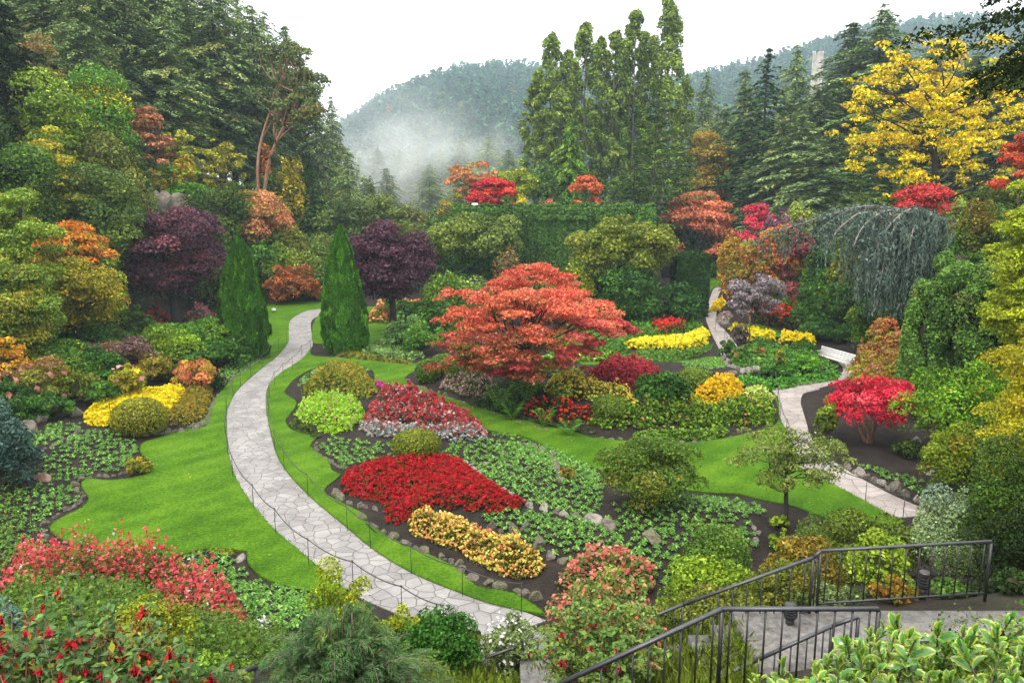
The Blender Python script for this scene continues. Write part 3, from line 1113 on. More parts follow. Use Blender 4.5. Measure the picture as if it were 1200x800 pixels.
for sd in range(3):
    conifer_proto('fir', 40 + sd, whorls=58, per=9, P=FIRP, profile=([0, .06, .2, .5, .8, 1], [.06, .11, .135, .115, .062, .006]), droop=0.5, fs=0.0118, bare=0.05, jitL=0.34, wmul=1.15, seglen=36)
for sd in range(2):
    conifer_proto('tallfir', 60 + sd, whorls=52, per=8, P=FIRP, profile=([0, .12, .3, .6, .85, 1], [.03, .06, .09, .095, .055, .006]), droop=0.6, fs=0.0115, bare=0.10, jitL=0.45, wmul=1.15, seglen=36)
conifer_proto('spruce', 71, whorls=44, per=8, P=pal('4a6a3c:2 3c5c34 587a44'), profile=([0, .05, .2, .5, .8, 1], [.12, .2, .2, .14, .065, .004]), droop=0.25, fs=0.024, bare=0.02)
conifer_proto('cedar', 81, whorls=22, per=6, P=pal('6c8a4c:2 587844 82a058 46663c'), profile=([0, .1, .3, .6, .85, 1], [.16, .25, .24, .17, .09, .01]), droop=0.12, lift=0.16, fs=0.028, bare=0.12, jitL=0.4, flatn=True, seglen=13)
conifer_proto('golden', 91, whorls=40, per=8, P=pal('6e9040:2 5c8038 88a44c'), profile=([0, .05, .25, .6, .85, 1], [.15, .22, .2, .13, .07, .01]), droop=0.65, fs=0.03, bare=0.02, wmul=1.4)
conifer_proto('shade', 95, whorls=30, per=9, P=pal('33421f:2 28361c 435227'), profile=([0, .1, .35, .7, 1], [.18, .3, .34, .2, .01]), droop=0.25, lift=0.1, fs=0.026, bare=0.05, jitL=0.35, seglen=16, wmul=1.2)
conifer_proto('overhang', 97, whorls=26, per=10, P=pal('2f3f1d:2 25331a 3c4c24'), profile=([0, .6, .68, .8, 1], [.3, .28, .34, .26, .03]), droop=0.16, lift=0.1, fs=0.0085, bare=0.63, jitL=0.3, seglen=75, wmul=1.3)
CN = [0]


def conifer(key, label, px, ytop, w, b=None, d=None, group=None, name='conifer', cat='conifer', sink=0.0, wmin=None):
    p, dep, ww, hh = place(px, ytop, w, b, d)
    vs_ = PROTO[key]
    a, t = vs_[CN[0] % len(vs_)]
    CN[0] += 1
    root = empty(name, p - np.array([0, 0, 0.1]), rz=(CN[0] * 2.4) % 6.28)
    half = {'fir': .135, 'tallfir': .095, 'spruce': .2, 'cedar': .25, 'golden': .22, 'shade': .34, 'overhang': .34}[key]
    sx = (ww / 2) / half * (1.15 if key in ('fir', 'tallfir') else 1.0)
    root.scale = (sx, sx, hh)
    tag(root, label, cat, group)
    for nm, me in (('trunk', t), ('crown', a)):
        o = bpy.data.objects.new(nm, me)
        COL.objects.link(o)
        o.parent = root
    return root


def columnar(name, cat, label, px, ytop, w, b=None, d=None, P='', prof=None, ls=1.0, cover=1.3, jit=0.34, lump=0.085):
    """a dense upright cypress: a pointed column of upright sprays"""
    rg = np.random.default_rng(int(px))
    p, dep, ww, hh = place(px, ytop, w, b, d)
    prof = prof or ([0, .04, .12, .3, .55, .8, .93, 1], [.80, .93, 1.0, .97, .80, .47, .2, .02])
    L = dep * 0.0021 * ls
    mb = MB()
    zz = np.linspace(0.02, 0.97, 22)
    an = np.linspace(0, 2 * pi, 22, endpoint=False)
    rr = np.interp(zz, prof[0], prof[1])[:, None] * (1 + 0.05 * np.sin(an * 5 + zz[:, None] * 20)) * ww / 2 * 0.72
    mb.grid(np.stack([rr * np.cos(an), rr * np.sin(an), np.broadcast_to(zz[:, None] * hh, rr.shape)], -1), pal(P)[0].mean(0), closed_u=True)
    n = int(min(Q * cover * 4.2 * pi * ww * hh * 0.75 / (L * L * 0.5), 95000))
    z = rg.random(n) ** 1.15
    a = rg.random(n) * 2 * pi
    K = 260                                           # sprays gathered in upright plumes
    kz, ka = rg.random(K), rg.random(K) * 2 * pi
    kr = 1 + lump * rg.normal(size=K)
    dz = (z[:, None] - kz) * hh * 0.55
    da = (np.abs((a[:, None] - ka + pi) % (2 * pi) - pi)) * ww / 2
    j = np.argmin(dz ** 2 + da ** 2, axis=1)
    dist = np.sqrt((dz ** 2 + da ** 2)[np.arange(n), j])
    r = np.interp(z, prof[0], prof[1]) * ww / 2 * (kr[j] - np.clip(dist / (ww * 0.22), 0, 1) ** 2 * 0.14 - 0.05 * rg.random(n))
    d3 = np.stack([np.cos(a), np.sin(a), 0 * a], -1)
    pos = d3 * r[:, None]
    pos[:, 2] = z * hh
    al = unit(np.array([0, 0, 1.0]) + d3 * 0.35 + rg.normal(size=(n, 3)) * 0.3)
    nr = unit(d3 + rg.normal(size=(n, 3)) * 0.5)
    nr = unit(nr - al * (nr * al).sum(1, keepdims=True))
    Pp = pal(P)
    col = pick(Pp, K, rg)[j] * np.exp(rg.normal(size=(n, 1)) * jit)
    leaves(mb, pos, nr, L * 1.25, col, rg, wr=0.4, along=al)
    return tag(mb.build(name, M_NEEDLE, loc=p), label, cat)


def poplar(label, px, ytop, w, d, P, group=None, seed=0):
    """Lombardy poplar: steep upright plumes round a straight trunk"""
    rg = np.random.default_rng(int(px * 3 + seed))
    p, dep, ww, hh = place(px, ytop, w, d=d)
    root = empty('poplar_tree', p)
    tag(root, label, 'poplar', group)
    K = 88
    t = np.linspace(0.10, 0.98, K) + rg.normal(size=K) * 0.01
    rad = np.interp(t, [0, .1, .3, .6, .85, 1], [.35, .6, .95, .9, .55, .08]) * ww / 2
    a = rg.random(K) * 2 * pi
    rr = rad * (0.35 + 0.55 * rg.random(K))
    C = np.stack([np.cos(a) * rr, np.sin(a) * rr, np.minimum(t * hh, hh * .97)], -1)
    R = np.stack([ww * (0.07 + .06 * rg.random(K)), ww * (0.07 + .06 * rg.random(K)), hh * (0.032 + 0.028 * rg.random(K))], -1)
    L = dep * 0.0029
    n = int(min(Q * 1.9 * 4.4 * (R[:, 0] * R[:, 2]).sum() / (L * L * 0.58) * 2.2, 30000))
    mb = MB()
    clumps(mb, C, R, n, L, pal(P), rg, shell=0.4, up=0.3, jit=0.24, mixc=0.35)
    mb.build('crown', M_LEAF, parent=root)
    tb = MB()
    limb(tb, (0, 0, 0), (0, 0, hh * 0.9), hh * 0.012, 0.04, rg, None, bend=0.005, n=8)
    for j in range(0, K, 5):
        limb(tb, (0, 0, max(0.4, C[j, 2] - hh * 0.10)), C[j], hh * 0.004, 0.02, rg, None, bend=0.03, n=4, sides=4)
    tb.build('trunk', M_BARK_GREY, parent=root, smooth=True)
    return root
# ------------------------------------------------------------------ drifts of bedding, seedlings, stones
def world_poly(pts):
    p = np.asarray(pts, float)
    return hit(p[:, 0], p[:, 1])[:, :2]


def fill(poly, n, rg):
    lo, hi = poly.min(0), poly.max(0)
    P = lo + rg.random((int(n), 2)) * (hi - lo)
    return P[inside(P, poly)]


def area_of(p):
    x, y = p[:, 0], p[:, 1]
    return abs((x * np.roll(y, -1) - y * np.roll(x, -1)).sum()) / 2


def ragged(P, poly):
    """drop points near the outline so that the plants end unevenly"""
    w = 0.11 * min(1.0, area_of(poly) / 14) * (1 + np.sin(P[:, 0] * 7.3 + 2 * np.sin(P[:, 1] * 5.1)) * np.sin(P[:, 1] * 8.1 + P[:, 0] * 2))
    return P[edge_dist(P, poly) > w]


def drift(name, label, cat, pts, h, lp, fp=None, fcov=0.8, fs=1.0, lcov=3.0, ls=1.0, edge=None, lump=0.25, seed=0, spikes=0.0, sparse=1.0, extra=None, fmat=None, lift=0.0):
    """a mass of low bedding plants filling an outline traced on the ground"""
    poly = world_poly(pts)
    rg = np.random.default_rng(seed + len(pts) * 31 + int(pts[0][0]))
    c = poly.mean(0)
    dep = depth_of(np.array([c[0], c[1], 0.3]))
    L = dep * 0.0034 * ls
    A = area_of(poly)
    bb = np.prod(poly.max(0) - poly.min(0))
    edge = edge or (0.25 + 0.7 * h)
    org = np.array([c[0], c[1], float(height(c[:1], c[1:])[0])])

    def top(P):
        e = sstep(edge_dist(P, poly) / edge)
        nz = np.sin(P[:, 0] * 3.1 + 2 * np.sin(P[:, 1] * 1.7)) * np.sin(P[:, 1] * 2.9 + np.sin(P[:, 0] * 2.3))
        n2 = np.sin(P[:, 0] * 11 + 3 * np.sin(P[:, 1] * 7)) * np.sin(P[:, 1] * 12 + P[:, 0] * 3)
        return h * (0.22 + 0.78 * e) * (1 + lump * 0.6 * nz + lump * 0.8 * n2)

    mb = MB()
    n = min(Q * lcov * A / (L * L * 0.58), 30000) * bb / A
    P = ragged(fill(poly, n, rg), poly)
    if sparse < 1:
        g = np.sin(P[:, 0] * 5.1) * np.sin(P[:, 1] * 6.3 + P[:, 0])
        P = P[g < sparse * 2 - 1 + 0.2 * rg.normal(size=len(P))]
    z = height(P[:, 0], P[:, 1])
    t = rg.random(len(P)) ** 0.6
    hh = top(P)
    pos = np.stack([P[:, 0], P[:, 1], z + hh * t * 0.96], -1) - org
    nr = unit(rg.normal(size=(len(P), 3)) * 0.6 + [0, -0.2, 0.8])
    Pl = pal(lp)
    leaves(mb, pos, nr, L, pick(Pl, len(P), rg) * np.exp(rg.normal(size=(len(P), 1)) * 0.22), rg)
    if fp:
        Lf = dep * 0.0030 * fs
        nf = min(Q * fcov * A / (Lf * Lf * 0.62), 16000) * bb / A
        P = ragged(fill(poly, nf, rg), poly)
        z = height(P[:, 0], P[:, 1])
        hh = top(P)
        pos = np.stack([P[:, 0], P[:, 1], z + hh * (0.93 + 0.2 * rg.random(len(P)) ** 2) + spikes * rg.random(len(P)) ** 2], -1) - org
        Pf = pal(fp)
        cc = pick(Pf, len(P), rg) * np.exp(rg.normal(size=(len(P), 1)) * 0.14)
        for q in range(2):
            nr = unit(rg.normal(size=(len(P), 3)) * 0.55 + [0, -0.3, 0.8])
            leaves(mb, pos + rg.normal(size=pos.shape) * Lf * 0.2, nr, Lf, cc, rg, wr=0.85)
    o = mb.build(name, M_PETAL if fp else M_LEAF, loc=org)
    return tag(o, label, cat, kind='stuff')


def rosette(mb, org, r, P, rg, n=9, tall=0.8):
    a = np.arange(n) * 2.4 + rg.random() * 6
    k = rg.random(n)
    d = np.stack([np.cos(a), np.sin(a), 0 * a], -1)
    up = np.array([0, 0, 1.0])
    s = np.stack([-np.sin(a), np.cos(a), 0 * a], -1) * r * 0.24
    rr = (r * (0.75 + 0.4 * k))[:, None]
    hz = (r * tall * (0.35 + 0.75 * (1 - np.arange(n) / n)))[::-1][:, None]
    p0 = org + d * rr * 0.08
    p1 = org + d * rr * 0.55 + up * hz * 0.85
    p2 = org + d * rr * 1.05 + up * hz * (0.75 - 0.3 * k[:, None])
    col = pick(P, n, rg) * np.exp(rg.normal(size=(n, 1)) * 0.2)
    mb.quads(np.stack([p0 - s * 0.5, p0 + s * 0.5, p1 + s, p1 - s], 1), col)
    mb.quads(np.stack([p1 - s, p1 + s, p2 + s * 0.25, p2 - s * 0.25], 1), col * 1.05)


SEED_P = pal('6c9c58:2 82b06c 547e44 a0c48c:0.5')
TAKEN = {}
SEEDLINGS = []                                            # (point, label) of every young plant of the beds


def seedling_bed(pts, label, gap=0.30):
    gap = gap * 0.88
    poly = world_poly(pts)
    rg = np.random.default_rng(int(pts[0][0] * 3 + pts[0][1]))
    lo, hi = poly.min(0), poly.max(0)
    gx, gy = np.meshgrid(np.arange(lo[0], hi[0], gap), np.arange(lo[1], hi[1], gap * 0.95))
    gx[1::2] += gap / 2
    P = np.stack([gx.ravel(), gy.ravel()], -1) + rg.normal(size=(gx.size, 2)) * gap * 0.17
    P = P[inside(P, poly)]
    P = P[rg.random(len(P)) > 0.05]
    z = height(P[:, 0], P[:, 1])
    for (x, y), zz in zip(P, z):
        c = (int(x // 0.25), int(y // 0.25))
        near = [q for i in (-1, 0, 1) for j in (-1, 0, 1) for q in TAKEN.get((c[0] + i, c[1] + j), ())]
        if all((q[0] - x) ** 2 + (q[1] - y) ** 2 > 0.035 for q in near):
            TAKEN.setdefault(c, []).append((x, y))
            SEEDLINGS.append(((x, y, zz), label))


def plant_seedlings():
    rg = np.random.default_rng(77)
    protos = []
    for k in range(5):
        mb = MB()
        rosette(mb, np.zeros(3), 0.122, SEED_P, rg, n=12, tall=1.15)
        o = mb.build('seedling', M_LEAF)
        protos.append(o.data)
        bpy.data.objects.remove(o)
    order = sorted(range(len(SEEDLINGS)), key=lambda i: depth_of(SEEDLINGS[i][0]))

    def seen(i):
        x, y = proj(SEEDLINGS[i][0])
        return 4 < x < 1196 and 4 < y < 796 and not (220 < x < 460 and y > 690)
    near = [i for i in order if seen(i)][:300]
    ns = set(near)
    for i in near:
        p, lab = SEEDLINGS[i]
        o = bpy.data.objects.new('seedling', protos[i % 5])
        o.location = p
        o.rotation_euler = (0, 0, (i * 1.7) % 6.28)
        s = 0.85 + 0.35 * ((i * 37) % 17) / 17
        o.scale = (s, s, s)
        COL.objects.link(o)
        tag(o, lab, 'seedling', 'young bedding plants set out in rows')
    mb = MB()
    for i in order:
        if i not in ns:
            p = np.array(SEEDLINGS[i][0])
            rosette(mb, p, 0.122 * (0.85 + 0.35 * rg.random()), SEED_P, rg, n=9, tall=1.15)
    tag(mb.build('seedlings', M_LEAF), 'many small green young plants in rows across the soil beds', 'seedlings', kind='stuff')


ROCKS = []


def rock_protos():
    import bmesh
    rg = np.random.default_rng(3)
    for k in range(8):
        bm = bmesh.new()
        bmesh.ops.create_icosphere(bm, subdivisions=3, radius=0.5)
        co = np.array([v.co[:] for v in bm.verts])
        for _ in range(9):                                # planes chop the ball into a broken stone
            nn = unit(rg.normal(size=3))
            lim = 0.22 + 0.16 * rg.random()
            dd = co @ nn
            co = co - np.maximum(dd - lim, 0)[:, None] * nn * 0.9
        co += 0.012 * rg.normal(size=co.shape)
        co /= np.abs(co).max(0) * 2
        for v, c in zip(bm.verts, co):
            v.co = c
        me = bpy.data.meshes.new('stone')
        bm.to_mesh(me)
        bm.free()
        me.materials.append(M_ROCK)
        ROCKS.append(me)


rock_protos()
RK = [0]


def stone(p, sx, sy, sz, label, group=None, mat=None, rz=None, name='stone', sink=0.42):
    RK[0] += 1
    o = bpy.data.objects.new(name, ROCKS[RK[0] % 8])
    o.location = (p[0], p[1], p[2] + sz * (0.5 - sink))
    o.rotation_euler = (0.15 * math.sin(RK[0] * 3.1), 0.15 * math.cos(RK[0] * 2.3), rz if rz is not None else RK[0] * 1.9)
    o.scale = (sx, sy, sz)
    COL.objects.link(o)
    if mat is not None:
        o.material_slots[0].link = 'OBJECT'
        o.material_slots[0].material = mat
    return tag(o, label, 'rock', group)


def stones(pts, label, group, size=0.34, gap=1.05, mats=None, sz=0.6, jitter=0.05, off=0.0):
    """edging stones laid along a traced line"""
    p = np.asarray(pts, float)
    w = smooth_poly(hit(p[:, 0], p[:, 1])[:, :2], step=0.1, closed=False)
    rg = np.random.default_rng(int(p[0, 0] + p[0, 1]))
    seg = np.linalg.norm(np.diff(w, axis=0), axis=1)
    s = np.concatenate([[0], np.cumsum(seg)])
    mats = mats or [M_ROCK, M_ROCK, M_ROCK_MOSSY, M_ROCK]
    at_ = 0.0
    while at_ < s[-1]:
        k = size * 0.68 * (0.6 + 0.9 * rg.random())
        x, y = np.interp(at_, s, w[:, 0]), np.interp(at_, s, w[:, 1])
        x2, y2 = np.interp(min(at_ + 0.1, s[-1]), s, w[:, 0]), np.interp(min(at_ + 0.1, s[-1]), s, w[:, 1])
        x += rg.normal() * jitter
        y += rg.normal() * jitter
        z = float(height(np.array([x]), np.array([y]))[0])
        stone((x, y, z), k, k * (0.6 + 0.3 * rg.random()), k * sz * (0.75 + 0.6 * rg.random()), label, group, mats[rg.integers(len(mats))], rz=math.atan2(y2 - y, x2 - x) + rg.normal() * 0.25)
        at_ += k * gap * (0.85 + 0.3 * rg.random())


def fern(label, px, ytop, w, b=None, d=None, P='5c9038:2 7cae4c 447428', fronds=16, group=None):
    p, dep, ww, hh = place(px, ytop, w, b, d)
    rg = np.random.default_rng(int(px * 3))
    mb = MB()
    Pp = pal(P)
    for i in range(fronds):
        a = i * 2.4 + rg.random()
        L = ww / 2 * (0.75 + 0.45 * rg.random())
        t = np.linspace(0.06, 1, 14)
        ht = hh * (0.7 + 0.5 * rg.random())
        d = np.array([math.cos(a), math.sin(a), 0])
        spine = d * (L * t)[:, None] + np.array([0, 0, 1]) * (ht * np.sin(t * 2.3))[:, None]
        side = np.array([-d[1], d[0], 0])
        wd = L * 0.26 * np.sin(np.clip(t * 1.05 + 0.12, 0, 1) * pi) ** 0.7
        c = pick(Pp, 1, rg)[0]
        for sg in (-1, 1):
            al = unit(side * sg + d * 0.55 + np.array([0, 0, -0.25]))
            pos = spine + al * (wd * 0.5)[:, None]
            n = len(t)
            nr = unit(np.tile([0, 0, 1.0], (n, 1)) + rg.normal(size=(n, 3)) * 0.2)
            nr = unit(nr - al * (nr @ al)[:, None])
            v = np.stack([spine - d * L * 0.02, spine + al * (wd * 0.5)[:, None] - d * L * 0.035, spine + al * wd[:, None], spine + al * (wd * 0.5)[:, None] + d * L * 0.03], 1)
            mb.quads(v, c * np.exp(rg.normal(size=(n, 1)) * 0.15))
    return tag(mb.build('fern', M_LEAF, loc=p), label, 'fern', group)


def hill_forest():
    rg = np.random.default_rng(8)
    mb = MB()
    N = 9000
    Y = 250 + 420 * rg.random(N) ** 0.8
    px = rg.uniform(360, 1230, N)
    X = (px - 600) / FPX * Y
    Z = height(X, Y, mounds=False)
    hgt = rg.uniform(9, 19, N)
    Pc = pal('3a6450:3 466e5a:2 305444:2 547a60 7a7838:0.25 b07838:0.05')  # blue of the distance haze is partly put into the tree colour
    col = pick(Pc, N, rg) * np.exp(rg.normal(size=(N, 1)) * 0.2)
    M = 34
    t = rg.random((N, M)) ** 0.8
    a = rg.random((N, M)) * 2 * pi
    wd = hgt[:, None] * 0.17 * (1.04 - t) * rg.uniform(0.5, 1.15, (N, M))
    d = np.stack([np.cos(a), np.sin(a), 0 * a], -1)
    pos = np.stack([X, Y, Z], -1)[:, None, :] + d * (wd * 0.6)[..., None]
    pos[..., 2] += t * hgt[:, None]
    al = unit(d + np.array([0, 0, -0.5]))
    nr = unit(rg.normal(size=d.shape) * 0.4 + np.array([0, 0, 0.7]) + d * 0.5)
    nr = unit(nr - al * (nr * al).sum(-1, keepdims=True))
    cc = np.repeat(col[:, None, :], M, 1) * np.exp(rg.normal(size=(N, M, 1)) * 0.15)
    leaves(mb, pos.reshape(-1, 3), nr.reshape(-1, 3), 3.0, cc.reshape(-1, 3), rg, wr=0.5, along=al.reshape(-1, 3))
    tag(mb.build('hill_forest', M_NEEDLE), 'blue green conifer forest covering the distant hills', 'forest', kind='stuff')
# ------------------------------------------------------------------ far hills, mist, background trees
S, T = shrub, tree
hill_forest()

g = 'pale conifers fading into the mist'
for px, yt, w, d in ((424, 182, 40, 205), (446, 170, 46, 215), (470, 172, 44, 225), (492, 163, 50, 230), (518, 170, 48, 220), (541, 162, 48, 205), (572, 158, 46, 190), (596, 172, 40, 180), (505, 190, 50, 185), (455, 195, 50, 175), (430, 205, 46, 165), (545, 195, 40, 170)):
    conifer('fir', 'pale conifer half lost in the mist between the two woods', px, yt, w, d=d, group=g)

# left wood on the quarry rim
g = 'tall dark conifers on the left quarry rim'
lw = 'tall dark conifer in the dense wood on the left rim'
for i, (k, px, yt, w, d) in enumerate((
        ('fir', 96, -120, 110, 92), ('fir', 128, -150, 105, 100), ('tallfir', 158, -140, 95, 96), ('tallfir', 185, -110, 100, 104), ('tallfir', 208, -75, 90, 98),
        ('tallfir', 232, -22, 84, 104), ('tallfir', 226, -70, 80, 116), ('tallfir', 262, -38, 92, 100), ('tallfir', 276, -18, 80, 108), ('tallfir', 292, -8, 84, 112), ('tallfir', 306, 2, 74, 104),
        ('tallfir', 320, 12, 80, 118), ('fir', 150, -70, 105, 88), ('fir', 118, -60, 100, 86), ('tallfir', 60, -150, 100, 95), ('tallfir', 205, 10, 84, 90), ('fir', 178, 20, 84, 90),
        ('tallfir', 80, -120, 90, 88), ('fir', 20, -160, 120, 96), ('fir', -20, -140, 120, 85), ('fir', 322, 80, 66, 112))):
    conifer(k, lw, px, yt, w * 0.84, d=d, group=g)
conifer('fir', 'pointed dark conifer right of the left wood behind the leaning orange trunks', 344, 26, 70, d=116)
conifer('fir', 'slim dark conifer stepping down beside the misty valley', 376, 98, 56, d=112)
conifer('fir', 'lowest dark conifer at the edge of the misty valley', 395, 112, 46, d=122)
conifer('spruce', 'bushy mid green conifer below the leaning orange trunked tree', 367, 178, 54, d=93)
conifer('fir', 'dark conifer rising above the second purple plum tree', 413, 172, 56, d=104)
conifer('fir', 'small dark conifer behind the misty shrubs', 437, 205, 36, d=112)
conifer('shade', 'broad dark green conifer filling the upper left corner', 22, -30, 130, d=62)
conifer('shade', 'dark green conifer hanging at the left frame edge', -18, 60, 90, d=54)
conifer('fir', 'olive topped conifer above the dead twiggy shrub', 108, -40, 90, d=80)
conifer('spruce', 'bright green small conifer halfway up the left bank', 146, 108, 54, d=70)

# leaning arbutus
p = spot(307, d=90)
dep = depth_of(p)
ar = empty('arbutus_tree', p)
tag(ar, 'leaning arbutus with two bare orange trunks and thin grey green crown', 'tree')
rg = np.random.default_rng(12)


def rel(px, py, dy=0.0):
    z = z_at(py, p[1] + dy)
    dd = (p[1] + dy) * cp + (CAM_Z - z) * sp
    return np.array([(px - 600) / FPX * dd - p[0], dy, z - p[2]])


tb = MB()
A = [rel(303, 232), rel(302, 195), rel(306, 165, .6), rel(316, 132, 1), rel(326, 98, 1.2), rel(338, 70, 1)]
B = [rel(309, 232), rel(314, 195), rel(323, 168, -.5), rel(333, 148, -.8), rel(346, 130, -1), rel(358, 112, -.6)]
tb.tube(smooth_poly(np.array(A), 0.6, closed=False), np.interp(np.linspace(0, 1, len(smooth_poly(np.array(A), 0.6, closed=False))), [0, 1], [0.2, 0.07]), 7)
tb.tube(smooth_poly(np.array(B), 0.6, closed=False), np.interp(np.linspace(0, 1, len(smooth_poly(np.array(B), 0.6, closed=False))), [0, 1], [0.22, 0.07]), 7)
CC, RR_ = [], []
for k in range(46):
    q = rel(rg.normal(342, 17), rg.uniform(56, 142), rg.normal() * 2.2)
    if q[2] < 0:
        continue
    src = (A + B)[rg.choice([2, 3, 4, 5, 8, 9, 10, 11])]
    limb(tb, src, q, 0.09, 0.03, rg, None, bend=0.1, n=5, sides=4)
    CC.append(q)
    RR_.append(np.array([1, 1, .7]) * rg.uniform(0.7, 1.5))
tb.build('trunk', M_BARK_RED, parent=ar, smooth=True)
mb = MB()
clumps(mb, np.array(CC), np.array(RR_), 12000, 0.3, pal('6c7c58:2 7c8660 5c6a4c 8a7c5c:0.6'), rg, shell=0.3)
mb.build('crown', M_LEAF, parent=ar)

# poplars and conifers on the far rim
PP = '8ca058:2 9cb060:1.4 78904c 687f44 b0bc64:0.6'
for px, yt, w, d, lab in ((628, 88, 30, 124, 'short poplar at the left end of the poplar row'), (644, 42, 40, 122, 'left tall poplar with a rounded tip beside the misty hill'),
                          (664, 62, 32, 126, 'poplar in the dip between two taller poplars'), (683, 30, 40, 121, 'pointed pale green poplar second from the left peaks'),
                          (701, 46, 30, 126, 'slender poplar between two broader poplars'), (717, 40, 38, 122, 'broad poplar left of the two tallest poplars'),
                          (739, 14, 40, 124, 'second tallest poplar with a dark pointed top'), (775, -4, 46, 122, 'tallest poplar of the row reaching the top edge'),
                          (756, 44, 32, 127, 'poplar half hidden behind the tallest poplar'), (795, 92, 30, 128, 'poplar low on the right flank of the tallest poplar'), (728, 70, 34, 128, 'dark poplar at the back of the row'), (655, 108, 40, 118, 'low leafy poplar in front of the left tall poplar')):
    poplar(lab, px, yt, w * 1.42, d, PP, group='row of tall poplars on the far rim')
conifer('golden', 'drooping bright green conifer in front of the poplar row', 667, 132, 62, d=106)
conifer('cedar', 'tiered cedar with flat boughs right of the poplars', 764, 92, 104, d=104)
conifer('cedar', 'lower tiered cedar leaning over the far ivy wall', 742, 178, 60, d=100)
conifer('cedar', 'pale tiered cedar beside the orange maple beyond the hedge block', 800, 158, 56, d=109)
S('weeping_conifer', 'conifer', 'soft weeping grey green conifer below the left poplars', 636, 190, 34, d=104, P='6a8a5a 7c9a66 587848', K=26)

g = 'dark firs on the right behind the autumn trees'
for k, px, yt, w, d, lab in (
        ('fir', 820, 82, 42, 150, 'small far fir on the misty slope right of the poplars'), ('fir', 862, 78, 54, 128, 'fir left of the brown tipped broad fir'),
        ('spruce', 886, 54, 96, 112, 'broad brown tipped fir left of the ruined chimney'), ('fir', 921, 52, 54, 120, 'dark fir just left of the ruined chimney'),
        ('fir', 984, 22, 84, 114, 'tall dark fir just right of the ruined chimney'), ('fir', 1017, 2, 82, 110, 'tallest dark fir behind the yellow tree'),
        ('fir', 949, 100, 80, 108, 'dark fir below the ruined chimney'), ('fir', 930, 130, 70, 104, 'shaded fir low in the right wood'),
        ('fir', 968, 150, 76, 100, 'dark green fir with a bare trunk in the right wood'), ('fir', 905, 140, 60, 106, 'low dark fir behind the pink maple'),
        ('tallfir', 1046, 58, 70, 104, 'thin fir hidden behind the yellow tree'), ('fir', 1085, 40, 80, 112, 'fir far behind the yellow tree trunk'), ('fir', 1130, 60, 90, 108, 'dark fir right of the yellow tree trunk'), ('fir', 1180, 70, 100, 100, 'dark fir at the right edge behind the orange maple'),
        ('fir', 842, 120, 50, 130, 'fir behind the orange leaved tree by the cedars')):
    conifer(k, lab, px, yt, w * 1.5, d=d, group=g)
conifer('cedar', 'light green tiered cedar behind the left half of the yellow tree', 1022, 88, 92, d=88)
conifer('cedar', 'low light green cedar bough above the weeping blue cedar', 1000, 190, 80, d=76)

# ruined kiln chimney
p = spot(946, d=175)
dep = depth_of(p)
zt = z_at(60, 175) - p[2]
mb = MB()
z = np.array([0, .45, .6, .75, .86, .94, 1.0]) * zt
an = np.linspace(0, 2 * pi, 14, endpoint=False)
r = np.interp(z, [0, zt], [1.5, 1.12])[:, None] * (1 + 0.015 * RG.normal(size=(7, 14)))
zz = z[:, None] + np.concatenate([np.zeros((6, 14)), -0.9 * RG.random((1, 14))])
mb.grid(np.stack([r * np.cos(an), r * np.sin(an), zz], -1), (0.3, 0.3, 0.3), closed_u=True)
r2 = r[::-1] * 0.8
mb.grid(np.stack([r2 * np.cos(an), r2 * np.sin(an), zz[::-1]], -1), (0.3, 0.3, 0.3), closed_u=True)
a_, b_ = np.stack([r[-1] * np.cos(an), r[-1] * np.sin(an), zz[-1]], -1), np.stack([r2[0] * np.cos(an), r2[0] * np.sin(an), zz[-1]], -1)
mb.grid(np.stack([a_, b_]), (0.3, 0.3, 0.3), closed_u=True)
tag(mb.build('chimney', noise_mat('kiln_concrete', (0.26, 0.245, 0.23), (0.50, 0.48, 0.46), 0.9, bump=0.6, bdist=0.1, c3=(0.36, 0.31, 0.27)), loc=p), 'ruined pale concrete kiln chimney standing among the right firs', 'chimney')

